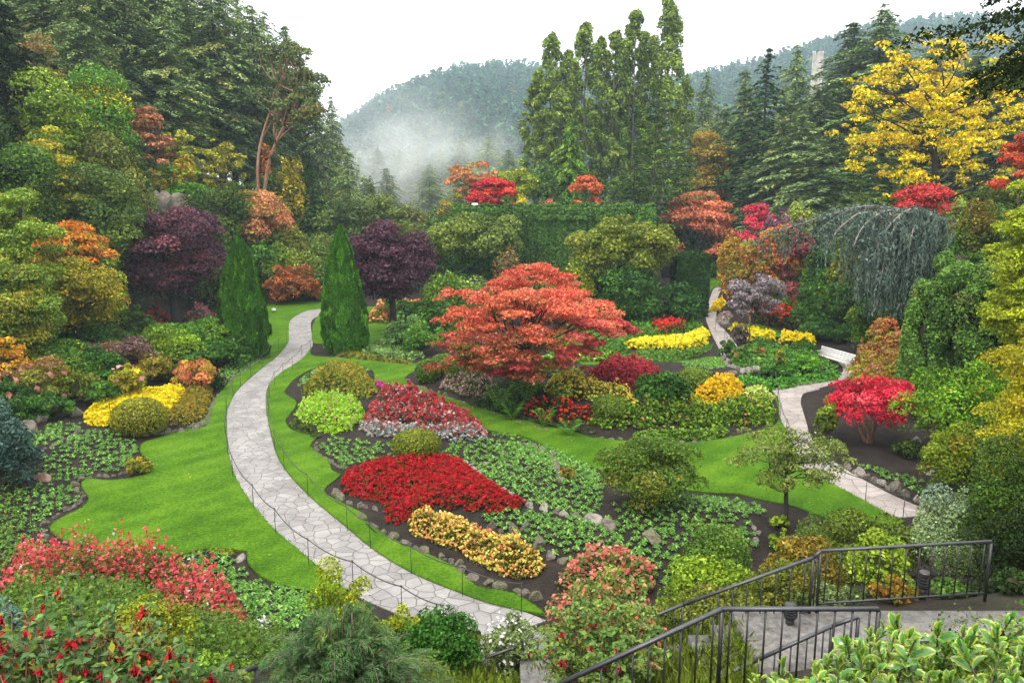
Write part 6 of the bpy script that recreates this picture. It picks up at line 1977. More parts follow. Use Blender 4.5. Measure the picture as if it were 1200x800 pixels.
S('shrub', 'shrub', 'spiky golden tuft in the middle of the island bed', 914, 407, 12, b=432, P='a0a038 8c9034', K=8)
S('shrub', 'shrub', 'dark tuft beside the island rocks', 902, 426, 24, b=441, P='4c7c30 3c6c2a', K=12)
S('shrub', 'shrub', 'dark tuft right of the black hooked rod', 920, 427, 26, b=441, P='44742e 5c8c36', K=12)
drift('bedding', 'bright green hedge of bedding round the island bed', 'plants', C6((165, 620), (200, 600), (330, 605), (440, 592), (540, 580), (556, 592), (540, 612), (440, 628), (350, 645), (240, 640), (180, 634)), 0.55, '5ca038:2 4c8c30 74b048 3f742c', lump=0.3)
seedling_bed(C6((335, 545), (370, 528), (440, 530), (500, 540), (550, 562), (530, 575), (450, 580), (350, 590), (320, 582)), 'young plant in the island bed near the bench', 0.3)
seedling_bed(C6((0, 548), (60, 540), (140, 535), (150, 555), (120, 575), (40, 578), (0, 580)), 'young plant in the bed left of the island rocks', 0.3)
S('shrub', 'shrub', 'bright green leafy clump at the right tip of the island bed', 944, 418, 34, b=436, P='6cac3c 5c9c34 84bc48', K=14)
stones(C6((140, 545), (165, 560), (195, 575), (225, 582), (265, 578)), 'white grey rock of the island bed rockery', 'rocks of the island rockery', 0.62, sz=0.85, mats=[M_ROCK_PALE, M_ROCK_PALE, M_ROCK], gap=0.8)
stones(C6((20, 578), (80, 580), (140, 585), (180, 585)), 'brown flat rock left of the white island rocks', 'flat rocks left of the island rockery', 0.55, sz=0.5, mats=[M_ROCK])
stones(C6((100, 605), (150, 612), (210, 630), (240, 640)), 'dark wet stone between the golden dome and the island hedge', 'dark stones by the golden dome', 0.5, sz=0.6, mats=[M_ROCK])
S('shrub', 'shrub', 'pile of brown leaves round the mauve smoke bush foot', 866, 380, 24, d=56, P='6c6058 5c544c 7c7068', K=14)
drift('flower_bed', 'golden flower patch beside the far end of the pale path', 'flowers', C6((95, 375), (105, 345), (140, 332), (152, 345), (125, 370)), 0.5, 'b8a030', 'f5d020 f0c020', fcov=1.6)
drift('bedding', 'silver pink plants along the pale path', 'plants', C6((110, 400), (150, 375), (175, 385), (150, 430), (130, 425)), 0.5, '98a090 8c9484 a8a098', 'd8a0a0', fcov=0.2)
stone(hit(851, 384)[0], 1.3, 0.8, 1.1, 'dark rough rock under the mauve smoke bush', None, M_ROCK)


# ------------------------------------------------------------------ white bench
def bench():
    A, B = flat([(961, 405), (1001, 416)], 0.95)
    ax = unit(B - A)
    L = np.linalg.norm(B - A)
    f = np.array([ax[1], -ax[0]])
    if f[1] > 0:
        f = -f
    root = empty('bench', (*((A + B) / 2), float(height(np.array([A[0]]), np.array([A[1]]))[0]) * 0))
    tag(root, 'weathered white slatted garden bench below the big rhododendron', 'bench')
    T3 = lambda a, o, z: np.array([ax[0] * a + f[0] * o, ax[1] * a + f[1] * o, z])
    mb = MB()
    for k in range(4):
        mb.bar(T3(-L / 2, .30 + .02 * 0 - .36 - k * .03 + .02, .52 + k * .125), T3(L / 2, -.04 - k * .03, .52 + k * .125), .03, .095)
    mb.build('backrest', M_WHITE, parent=root)
    mb = MB()
    for k in range(4):
        mb.bar(T3(-L / 2, .05 + k * .12, .44), T3(L / 2, .05 + k * .12, .44), .1, .03)
    mb.build('seat', M_WOOD, parent=root)
    for s in (-1, 1):
        for o, h in ((-.06, .95), (.45, .62)):
            mb = MB()
            mb.bar(T3(s * (L / 2 - .08), o, 0), T3(s * (L / 2 - .08), o - (.1 if h > .9 else 0), h), .06, .06)
            mb.build('leg', M_WOOD, parent=root)
        mb = MB()
        mb.bar(T3(s * (L / 2 - .08), -.1, .64), T3(s * (L / 2 - .08), .5, .64), .07, .04)
        mb.build('armrest', M_WOOD, parent=root)


bench()
# ------------------------------------------------------------------ near slope
STZ, LY0, LY1 = 4.28, 9.45, 10.95                          # landing level, near and far edge of the stairs


def stairs():
    mb = MB()
    g = (0.3, 0.3, 0.3)
    mb.box((3.35, LY0, STZ - 1.2), (12.5, LY1 + .12, STZ), g)
    x, z = 3.35, STZ
    for k in range(5):
        z -= 0.165
        mb.box((x - 0.34, LY0, z - 1.0), (x - .003, LY1, z), g)
        x -= 0.343
    mb.box((x - 1.5, LY0, z - 1.165), (x - .003, LY1, z - .165), g)
    zz, y = z - .165, LY1
    for k in range(12):                                      # the lower flight, turning down towards the lawn path
        zz -= 0.19
        y += 0.42
        mb.box((x - 1.5, y - .417, zz - 0.8), (x - .003, y, zz), g)
    o = mb.build('stairs', M_CONCRETE)
    tag(o, 'grey concrete landing and steps running down behind the black railings', 'stairs', kind='structure')


stairs()


def railing(label, tops, hgt, spacing=0.19, rail_w=0.044, bottom=True, endpost=True, tilt=0.0):
    """black metal railing: grey topped handrail over thin balusters"""
    tops = np.array(tops, float)
    root = empty('railing', tops[0] - np.array([0, 0, hgt]))
    tag(root, label, 'railing')
    org = np.array(root.location)
    rb = MB()
    for a, b in zip(tops[:-1], tops[1:]):
        rb.bar(a - org, b - org, rail_w, 0.035)
    rb.build('handrail', M_STEEL, parent=root)
    if bottom:
        rb = MB()
        for a, b in zip(tops[:-1], tops[1:]):
            dz = np.array([0, 0, -hgt + 0.1])
            rb.bar(a + dz - org, b + dz - org, 0.035, 0.025)
        rb.build('bottom_rail', M_BLACK, parent=root)
    for a, b in zip(tops[:-1], tops[1:]):
        n = max(1, int(np.linalg.norm(b - a) / spacing))
        for k in range(n):
            q = a + (b - a) * (k + 0.5) / n - org
            mb = MB()
            mb.tube([q - [0, 0, hgt - .1], q - [0, 0, .017]], 0.0105, 6)
            mb.build('baluster', M_BLACK, parent=root)
    for q in tops:
        mb = MB()
        mb.bar(q - org - [0, 0, hgt + .05], q - org - [0, 0, .018], 0.035, 0.035)
        mb.build('post', M_BLACK, parent=root)
    return root


def at_y(px, py, Y):
    z = z_at(py, Y)
    dd = Y * cp + (CAM_Z - z) * sp
    return ((px - 600) / FPX * dd, Y, z)


railing('long black railing on the far side of the landing and stairs', [at_y(1162, 634, 11.3), at_y(962, 645, 11.0), at_y(953, 653, 11.0), at_y(800, 708, 11.0), at_y(740, 732, 11.0)], 0.95, 0.21)
railing('near black railing with a level end and a sloping run', [at_y(1030, 713, 7.35), at_y(846, 713, 7.3), at_y(640, 808, 7.3)], 1.0, 0.175, bottom=False)
railing('short black handrail following the steps below the near railing', [at_y(1006, 722, 9.3), at_y(975, 733, 9.35), at_y(880, 776, 9.4), at_y(800, 815, 9.4)], 0.9, 0.22, bottom=False)
railing('low black railing above the end of the flagstone path', [at_y(500, 770, 12.5), at_y(560, 758, 13.0), at_y(578, 760, 13.2)], 0.85, 0.5, bottom=False)
railing('short black railing beside the pale lower steps', [at_y(570, 770, 12.0), at_y(630, 748, 12.4)], 0.85, 0.5, bottom=False)
railing('low grey handrail end among the fuchsia at lower left', [at_y(262, 794, 6.2), at_y(300, 781, 6.6)], 0.6, 0.4, bottom=False)


def bollard(label, px, ytop, Y, hgt, w):
    z = z_at(ytop, Y)
    dd = Y * cp + (CAM_Z - z) * sp
    root = empty('bollard_lamp', ((px - 600) / FPX * dd, Y, z - hgt))
    tag(root, label, 'lamp')
    r = w / 2
    mb = MB()
    mb.tube([(0, 0, 0), (0, 0, hgt * .48)], r * .62, 12)
    mb.tube([(0, 0, hgt * .42), (0, 0, hgt * .5)], r * .8, 12)
    mb.build('post', M_BLACK, parent=root, smooth=False)
    mb = MB()
    mb.tube([(0, 0, hgt * .5), (0, 0, hgt * .88)], r * .55, 12)
    for k in range(4):
        zz = hgt * (.53 + .1 * k)
        mb.tube([(0, 0, zz), (0, 0, zz + hgt * .055)], [r * 1.06, r * .6], 16)
    mb.build('louvres', M_BLACK, parent=root)
    mb = MB()
    an = np.linspace(0, pi / 2, 6)
    mb.tube(np.stack([0 * an, 0 * an, hgt * (.9 + .1 * np.sin(an))], -1), np.maximum(r * np.cos(an), .004), 16)
    mb.build('cap', M_BLACK, parent=root, smooth=True)


bollard('black louvred bollard lamp beside the railing on the right', 1084, 668, 12.0, 0.52, 0.20)
bollard('black louvred bollard lamp at the top of the steps', 927, 706, 10.7, 0.42, 0.20)
bollard('black louvred bollard lamp at the bottom picture edge by the steps', 845, 787, 9.3, 0.5, 0.22)

# planting behind the far railing
S('golden_conifer', 'conifer', 'round yellow green dwarf conifer behind the railing', 1027, 629, 66, d=13.0, P='9cb048:2 acbc54 86a040 70903c', K=40, ls=1.5, mat=M_NEEDLE, h=1.15)
S('heather', 'shrub', 'small orange rust heather by the bollard lamp', 1046, 683, 46, d=11.9, P='b87838 a88438 c88c40 8c7c34', K=14, ls=1.4, mat=M_NEEDLE, h=.42)
S('shrub', 'shrub', 'bronze heather mound behind the railing corner', 940, 630, 92, d=14.0, P='8c7838:2 7c7c38 9c8040 6c7034', K=34, ls=1.2, cover=1.2)
S('shrub', 'shrub', 'olive heather mound in front of the bronze one', 912, 660, 84, d=12.4, P='7c7c38 6c7834 8c7c3c 5c6c30', K=30, ls=1.2)
S('shrub', 'shrub', 'dark green low shrub right of the bollard lamp', 1110, 678, 50, d=12.2, P='4c6c34 3f5c2e 5c7c40', K=20, ls=1.3)
S('shrub', 'shrub', 'silver leaved low shrub behind the railing corner', 965, 680, 70, d=12.0, P='7c8c6c 6c7c5c 8c9c7c 4c5c3c', K=24, ls=1.3)
S('juniper', 'conifer', 'wide olive juniper hedge below the right lawn', 1010, 604, 130, d=18.0, P='6c7c38:2 5c6c32 7c8c40', K=40, ls=1.1, cover=1.2)
S('juniper', 'conifer', 'blue grey spreading juniper at the end of the right path', 1118, 576, 96, d=17.0, P='8ca08c:2 7c9080 9cac98 6c8070', K=44, ls=0.85, mat=M_NEEDLE, rough=.22)
S('juniper', 'conifer', 'dark feathery juniper at the right frame edge', 1180, 520, 110, d=16.0, P='506c34:2 425c2c 607c40', K=50, ls=0.9, mat=M_NEEDLE, rough=.25)
S('juniper', 'conifer', 'very dark spreading evergreen right of the landing', 1184, 600, 90, d=13.0, P='2c3f22 24381c 384928', K=40, ls=0.9, mat=M_NEEDLE)
S('shrub', 'shrub', 'grey green juniper below the dark feathery one', 1136, 640, 60, d=14.2, P='748468 64745a 566a4c', K=26, ls=0.9, mat=M_NEEDLE)
S('shrub', 'shrub', 'dark low evergreen beside the right landing edge', 1150, 690, 50, d=12.2, P='34462c 2c3e26', K=18, ls=1.3)
S('shrub', 'shrub', 'shadowy evergreen at the foot of the right frame edge', 1192, 668, 60, d=11.9, P='2e4024 283820', K=24, ls=1.3, mat=M_NEEDLE)
S('shrub', 'shrub', 'feathery light green bush above the lower seedling bed', 838, 616, 84, d=17.6, P='6c8c48:2 5c7c40 7c9c54', K=36, ls=1.0, mat=M_NEEDLE, rough=.25)
S('golden_conifer', 'conifer', 'lime gold spreading conifer right of the salmon fuchsia', 828, 654, 112, d=14.0, P='7c9634:3 6c8830 90a43c 587428', K=50, ls=1.25, mat=M_NEEDLE, rough=.22)
S('shrub', 'shrub', 'heather slope plants between the railing and lime conifer', 850, 690, 130, d=12.0, P='7c8440 6c7438 8c8c48', K=40, ls=1.2)
S('shrub', 'shrub', 'dark heather filling below the far railing', 790, 722, 110, d=11.9, P='5c6c34 4c5c2e 6c7c3c', K=36, ls=1.2)
conifer('overhang', 'nearly black overhanging evergreen in the upper right corner', 1262, -330, 340, d=17, cat='conifer')

# fuchsias
def fuchsia(label, px, ytop, w, d, nst, leafL, flowers, nfl, P, h=None, seed=0, top=None, flL=None):
    rg = np.random.default_rng(seed)
    p, dep, ww, hh = place(px, ytop, w, d=d)
    hh = h or hh
    root = empty('fuchsia', p)
    tag(root, label, 'shrub')
    lb, sb, fb = MB(), MB(), MB()
    Pp = pal(P)
    tips = []
    for k in range(nst):
        a = rg.random() * 2 * pi
        rr = math.sqrt(rg.random())
        q = np.array([math.cos(a) * rr * ww / 2, math.sin(a) * rr * ww * .42, hh * (1.0 - .35 * rr ** 2) * rg.uniform(.8, 1.06)])
        s0 = np.array([q[0] * .3, q[1] * .3, 0])
        t = np.linspace(0, 1, 9)[:, None]
        c = s0 + (q - s0) * t + np.array([0, 0, hh * .18]) * np.sin(t * pi) - np.array([0, 0, hh * .1]) * t ** 3
        c = c + np.cumsum(rg.normal(size=(9, 3)) * .012 * hh, 0)
        sb.tube(c, np.linspace(.006, .002, 9) * (dep / 4) ** .5, 4, cap=False)
        m = 44
        tt = rg.uniform(.3, 1.03, m)
        pos = np.stack([np.interp(tt, t[:, 0], c[:, i]) for i in range(3)], -1)
        out = rdir(m, rg)
        out[:, 2] = out[:, 2] * .4 - .1
        out = unit(out)
        nr = unit(np.array([0, 0, 1.0]) + rg.normal(size=(m, 3)) * .5)
        nr = unit(nr - out * (nr * out).sum(1, keepdims=True))
        leaves(lb, pos + out * leafL * .6, nr, leafL, pick(Pp, m, rg) * np.exp(rg.normal(size=(m, 1)) * .2), rg, wr=.56, along=out)
        tips.append(c[-2:])
    for k in range(nfl):                                   # hanging bells: tube, four sepals, skirt
        c = tips[rg.integers(nst)][0] + rg.normal(size=3) * np.array([.06, .06, .05]) * ww * .5 * .4
        c = c + np.array([0, -.03, .0])
        Lf = (flL or leafL) * rg.uniform(.7, 1.15)
        col = pick(pal(flowers), 1, rg)[0]
        fb.tube([c, c - [0, 0, Lf * .35], c - [0, 0, Lf * .5]], [Lf * .07, Lf * .1, Lf * .16], 5, col)
        a = rg.random() * 6 + np.arange(4) * pi / 2
        d4 = np.stack([np.cos(a), np.sin(a), -0.35 + 0 * a], -1)
        nr = np.cross(d4, np.stack([-np.sin(a), np.cos(a), 0 * a], -1))
        leaves(fb, c - [0, 0, Lf * .5] + d4 * Lf * .3, unit(nr), Lf * .62, col * 1.1, rg, wr=.36, along=unit(d4))
        fb.tube([c - [0, 0, Lf * .45], c - [0, 0, Lf * .85]], [Lf * .12, Lf * .17], 5, col * np.array([.75, .6, .9]))
    lb.build('leaves', M_LEAF, parent=root)
    sb.build('stems', M_BARK_RED, parent=root)
    fb.build('flowers', M_PETAL, parent=root)


FP_ = '5c7c5c:2 4a6a4c 6c8c70 7c9c4c:0.6 a09c40:0.25'
fuchsia('arching fuchsia with hanging crimson bells filling the lower left corner', 105, 698, 350, 4.3, 420, 0.05, 'd81c34 c01830 e83048', 420, FP_, seed=2, flL=.075)
fuchsia('fuchsia spray with crimson bells beside the grey juniper', 240, 735, 160, 4.6, 120, 0.052, 'd81c34 c01830', 90, FP_, seed=4, flL=.075)
fuchsia('green fuchsia with scattered crimson flowers in front of the steps', 700, 696, 170, 9.0, 150, 0.06, 'd82c4c e04060 c82040', 60, '6c8c5c:2 5c7c50 7c9c64 8c9c4c', seed=6, flL=.1)
drift('flower_bed', 'salmon pink flowers capping the fuchsia above the steps', 'flowers', [(650, 690), (668, 664), (700, 655), (740, 658), (772, 678), (765, 700), (705, 706), (665, 706)], 1.25, '6c8c54 7c8c54 a87858', 'e88070:2 e06858 f0a090', fcov=0.5, fs=1.5, ls=1.6)
S('shrub', 'shrub', 'salmon topped fuchsia thicket behind the crimson flowers', 706, 672, 130, d=10.6, P='7c9060 8c9c5c 6c8050 b88060:0.6', K=40, ls=1.5, flowers='e88070 e06858 f0a090', fn=140, fl=1.2)
drift('flower_bed', 'coral red begonias sweeping across the near left slope', 'flowers', BL((-20, 560), (0, 505), (60, 490), (120, 480), (200, 490), (300, 475), (345, 458), (400, 465), (480, 462), (560, 510), (650, 555), (720, 600), (750, 650), (690, 668), (600, 658), (540, 625), (480, 580), (430, 545), (300, 545), (180, 560), (80, 570)), 0.75, '6c4430:2 5c7c34:2 7c4c38 7c8c38', 'e84858:2 f05c6c d83848 f07c80 e0e0dc:0.15', fcov=0.42, fs=1.15, ls=1.3, lcov=2.8, lump=0.9, spikes=.05)
drift('bedding', 'dark blue salvia spikes behind the coral begonias', 'plants', BL((180, 480), (240, 470), (330, 462), (440, 450), (500, 452), (480, 462), (340, 472), (200, 492)), 0.35, '4c5c3c 3c4c34', '3c3c5c 4c4870', fcov=0.3, spikes=.25, lcov=1.2, fs=.8)
S('shrub', 'shrub', 'yellow green feathery mound among the coral begonias', 178, 700, 110, d=9.5, P='a0a83c:2 8c9c38 b0a848 b87c50:0.6', K=40, ls=1.25, mat=M_NEEDLE)
S('juniper', 'conifer', 'blue grey dwarf conifer at the left frame edge below the begonias', 10, 702, 76, d=8.2, P='5c7c78 4c6c6a 6c8c84', K=34, ls=1.3, mat=M_NEEDLE)
drift('bedding', 'silver foliage tuft beside the coral begonias', 'plants', [(286, 738), (300, 728), (325, 732), (330, 748), (305, 752)], 0.3, 'd0d4d0 b8c0b8 e0e4e0', lcov=2, ls=1.6)
seedling_bed(BL((490, 452), (540, 428), (600, 415), (672, 432), (700, 465), (760, 505), (850, 525), (905, 540), (930, 580), (870, 640), (800, 640), (735, 590), (650, 545), (560, 495)), 'young plant in the sloping bed behind the coral begonias', 0.25)
drift('ground_cover', 'ochre moss fringe at the tip of the sloping seedling bed', 'plants', BL((600, 420), (620, 408), (680, 412), (690, 428), (650, 425)), 0.2, '7c8434 8c9038', ls=1.1)
stone(hit(282, 655)[0], 0.55, 0.35, 0.3, 'cream flat stone in the notch of the left lawn', None, M_ROCK_PALE)
S('golden_conifer', 'conifer', 'gold tipped hinoki conifer above the grey green juniper', 406, 680, 78, d=12.5, P='a8b034:2 94a430 bcbc40 708c2c', K=34, ls=1.0, mat=M_NEEDLE, rough=.3)
S('golden_conifer', 'conifer', 'second gold tipped conifer sprig right of the hinoki', 468, 716, 50, d=12.2, P='a0a834 8c9c30 b4b840', K=22, ls=1.0, mat=M_NEEDLE, rough=.3)
S('shrub', 'shrub', 'dense dark green dome right of the grey green juniper', 516, 718, 96, d=12.0, P='3f7030:2 34602a 4f8038', K=50, ls=1.3, cover=1.3, rough=.08)
S('shrub', 'shrub', 'light green foliage below the hanging fuchsia bells', 260, 756, 90, d=7.5, P='7c9c44 6c8c3c 8cac50', K=30, ls=1.3, mat=M_NEEDLE)


def spray_conifer(name, label, px, ytop, w, d, P, n=90, seed=0, bark=None, fs=.085, h=None):
    """spreading conifer of arching, needle covered boughs"""
    rg = np.random.default_rng(seed)
    p, dep, ww, hh = place(px, ytop, w, d=d)
    hh = h or hh
    root = empty(name, p)
    tag(root, label, 'conifer')
    nb, tb = MB(), MB()
    Pp = pal(P)
    for k in range(n):
        a = rg.random() * 2 * pi
        el = rg.uniform(.0, 1.0)
        L = ww / 2 * rg.uniform(.55, 1.08)
        t = np.linspace(0, 1, 12)
        hz = hh * (0.35 + .72 * el)
        ra = L * (1.05 - .75 * el ** 1.6)
        d3 = np.array([math.cos(a), math.sin(a), 0])
        c = d3 * (ra * t)[:, None] + np.array([0, 0, 1]) * (hz * np.sin(np.clip(t * 1.9, 0, pi / 2 + .45 * t)) * (1 - .12 * t))[:, None]
        c += np.cumsum(rg.normal(size=(12, 3)) * .012 * ww, 0)
        tb.tube(c, np.linspace(.02, .005, 12), 4, cap=False)
        m = 420
        tt = rg.uniform(.18, 1, m)
        pos = np.stack([np.interp(tt, t, c[:, i]) for i in range(3)], -1)
        dv = np.gradient(c, axis=0)
        al0 = unit(np.stack([np.interp(tt, t, dv[:, i]) for i in range(3)], -1))
        side = unit(np.cross(al0, [0, 0, 1.0])) * np.sign(rg.normal(size=(m, 1)))
        lat = rg.random((m, 1)) * .24 * ww / 2 * (1.1 - tt[:, None])
        al = unit(al0 + side * .8 + rg.normal(size=(m, 3)) * .3 + [0, 0, .15])
        nr = unit(np.array([0, 0, 1.0]) + rg.normal(size=(m, 3)) * .6)
        nr = unit(nr - al * (nr * al).sum(1, keepdims=True))
        leaves(nb, pos + side * lat + al * fs * .4, nr, fs, pick(Pp, 1, rg) * np.exp(rg.normal(size=(m, 1)) * .22), rg, wr=.12, along=al)
    tb.build('branches', bark or M_BARK, parent=root)
    nb.build('needles', M_NEEDLE, parent=root)


spray_conifer('juniper', 'big grey green weeping conifer at the bottom left of centre', 405, 722, 230, 7.6, '54745c:2 44644e 648464 748a58:0.3', n=300, seed=3, fs=.05)
spray_conifer('juniper', 'small grey green conifer sprig by the grey handrail end', 290, 790, 70, 6.0, '7c8c6c 6c7c5c 8c9c74', n=40, seed=8, fs=.055)


def heath(label, pts, h, n, P, seed):
    """heather: upright wiry shoots"""
    rg = np.random.default_rng(seed)
    poly = world_poly(pts)
    P2 = fill(poly, n, rg)
    c = poly.mean(0)
    org = np.array([c[0], c[1], float(height(c[:1], c[1:])[0])])
    z = height(P2[:, 0], P2[:, 1])
    mb = MB()
    Pp = pal(P)
    for s in range(5):
        hh = h * rg.uniform(.35, 1.1, len(P2)) * (.8 + .3 * np.sin(P2[:, 0] * 3) * np.sin(P2[:, 1] * 4))
        al = unit(np.array([0, 0, 1.0]) + rg.normal(size=(len(P2), 3)) * .28)
        pos = np.stack([P2[:, 0], P2[:, 1], z], -1) - org + al * hh[:, None] * (.3 + .16 * s) + rg.normal(size=(len(P2), 3)) * .025
        nr = unit(rg.normal(size=(len(P2), 3)))
        nr = unit(nr - al * (nr * al).sum(1, keepdims=True))
        leaves(mb, pos, nr, .11, pick(Pp, len(P2), rg) * np.exp(rg.normal(size=(len(P2), 1)) * .2), rg, wr=.2, along=unit(al + rg.normal(size=al.shape) * .3))
    o = mb.build('heather', M_NEEDLE, loc=org)
    tag(o, label, 'heather', kind='stuff')


heath('olive green wiry heather along the bottom between the conifer and the railing', [(465, 775), (500, 768), (560, 764), (640, 757), (720, 744), (800, 738), (868, 752), (885, 800), (870, 845), (480, 850)], 0.5, 26000, '8c9c48:2 7c9040 a0ac54 687c38', 5)


drift('ground_cover', 'mixed low greenery between the coral begonias and the fuchsia', 'plants', BL((-30, 560), (80, 560), (180, 550), (300, 538), (440, 540), (500, 590), (560, 625), (700, 660), (800, 640), (860, 660), (860, 760), (700, 800), (400, 830), (-30, 830)), 0.45, '5c7c3c:2 4a6830 70903f 5c6434', lcov=2.6, ls=1.2, lump=.8)
drift('ground_cover', 'low evergreen cover between the path and the heather', 'plants', [(470, 735), (520, 742), (565, 752), (640, 742), (690, 720), (760, 715), (800, 730), (760, 790), (640, 800), (520, 800), (440, 790), (430, 730)], 0.4, '5c7034 6c7c38 4c602e 7c8840', lcov=2.6, ls=1.2)
S('shrub', 'shrub', 'white flowering bush where the flagstone path meets the steps', 598, 722, 70, d=12.6, P='7c8c70 8c9c80 6c7c5c', K=26, ls=1.2, flowers='f4f4ee e8e8e0 ffffff', fn=150, fl=1.0)
drift('ground_cover', 'leafy undergrowth on the slope at the left picture edge', 'plants', [(30, 560), (-60, 480), (-500, 420), (-1100, 520), (-1500, 900), (-300, 900), (-40, 840), (20, 700)], 0.7, '5c7c38:2 4a6830 748c40 6c6c34', lcov=2.6, ls=1.6, lump=.9)
drift('ground_cover', 'leafy undergrowth on the slope at the right picture edge', 'plants', [(1180, 640), (1330, 560), (1800, 500), (2300, 800), (2300, 1000), (1900, 1000), (1700, 735), (1190, 690)], 0.7, '4c6c30:2 3c5828 5c7c38 6c7434', lcov=2.6, ls=1.6, lump=.9)
drift('ground_cover', 'leafy undergrowth below the landing behind the holly', 'plants', [(1000, 800), (1250, 770), (1800, 790), (2100, 1050), (1500, 1050), (1000, 900)], 0.5, '4c6c30:2 3c5828 5c7c38 6c7434', lcov=2.6, ls=1.6, lump=.9)
# variegated holly in the bottom right corner
def holly():
    rg = np.random.default_rng(14)
    Y0 = 2.9
    root = empty('variegated_holly', (1.55, Y0, 7.9))
    tag(root, 'variegated holly with yellow edged glossy leaves in the bottom right corner', 'shrub')
    org = np.array(root.location)
    lb, sb = MB(), MB()
    green, gold = lin('548c34') * ALB, lin('b4c43c') * ALB
    # outline of half a spiny leaf: stations along the midrib, inner green width, outer gold width
    st = np.array([0, .12, .25, .36, .5, .62, .75, .86, 1.0])
    inner = np.array([0, .10, .15, .17, .18, .16, .12, .07, 0])
    outer = np.array([.01, .15, .20, .29, .22, .29, .18, .18, 0])

    def leaf(c, al, nr, L, tint):
        side = np.cross(nr, al)
        mid = c + np.outer(st * L, al) + np.outer(-(st - .45) ** 2 * .45 * L, nr)
        for sg in (-1, 1):
            pi_ = mid + np.outer(inner * L * sg, side) + np.outer(inner * L * .25, nr)
            po = mid + np.outer(outer * L * sg, side) + np.outer(outer * L * .38 + .02 * L * np.sin(st * 19), nr)
            lb.quads(np.stack([mid[:-1], mid[1:], pi_[1:], pi_[:-1]], 1), green * tint)
            lb.quads(np.stack([pi_[:-1], pi_[1:], po[1:], po[:-1]], 1), (gold if rg.random() < .85 else green * 1.6) * tint)
    shoots = 0
    for px in np.arange(868, 1240, 17):
        for py in np.arange(716, 880, 20):
            line = np.interp(px, [860, 900, 940, 985, 1040, 1100, 1150, 1200, 1260], [800, 782, 768, 745, 722, 728, 735, 722, 715])
            y_ = py + rg.normal() * 5
            if y_ < line + rg.uniform(-8, 16):
                continue
            Y = Y0 - (y_ - 720) * .0042 + rg.normal() * .1
            q = np.array(at_y(px + rg.normal() * 7, y_, max(Y, 1.75))) - org
            ax = unit(np.array([rg.normal() * .3, -.15 + rg.normal() * .3, 1.0]))
            s = q - ax * rg.uniform(.3, .5)
            sb.tube([s, (s + q) / 2 + rg.normal(size=3) * .01, q], [.006, .005, .003], 5, cap=False)
            n = rg.integers(8, 13)
            for k in range(n):
                t = k / n
                a = k * 2.4 + rg.random() * .5
                d = np.array([math.cos(a), math.sin(a), 0])
                al = unit(d * (.35 + .75 * t) + ax * (1.0 - 1.0 * t) + rg.normal(size=3) * .12)
                nr = unit(ax * (.5 + .6 * t) - d * (.9 - .7 * t))
                nr = unit(nr - al * (nr @ al))
                leaf(q - ax * (.015 + .16 * t), al, nr, rg.uniform(.045, .08) * (.65 + .5 * min(1, t * 2)), math.exp(rg.normal() * .15))
            shoots += 1
    lb.build('leaves', foliage_mat('holly_leaf', trans=.2, rough=.28, spec=.5, vary=0), parent=root)
    sb.build('stems', M_BARK, parent=root)


holly()


# ------------------------------------------------------------------ rope fences, rods, lamps, small things
def rope_fence(label, bases, z=0.06, hgt=0.8, sag=0.10, breaks=()):
    w = flat(bases, z)
    root = empty('rope_fence', (w[0][0], w[0][1], z))
    tag(root, label, 'fence')
    o = np.array([w[0][0], w[0][1], z])
    W = np.concatenate([w, np.full((len(w), 1), z)], 1) - o
    for k, q in enumerate(W):
        mb = MB()
        mb.tube([q - [0, 0, .08], q + [0, 0, hgt]], 0.011, 6)
        mb.tube([q + [0, 0, hgt - .01], q + [0, 0, hgt + .03]], 0.02, 6)
        mb.build('post', M_BLACK, parent=root)
    mb = MB()
    for k, (a, b) in enumerate(zip(W[:-1], W[1:])):
        if k in breaks:
            continue
        t = np.linspace(0, 1, 14)[:, None]
        c = a + (b - a) * t + np.array([0, 0, hgt]) - np.array([0, 0, 1]) * sag * np.linalg.norm(b - a) * .5 * 4 * t * (1 - t)
        mb.tube(c, 0.016, 5)
    mb.build('rope', M_BLACK, parent=root)


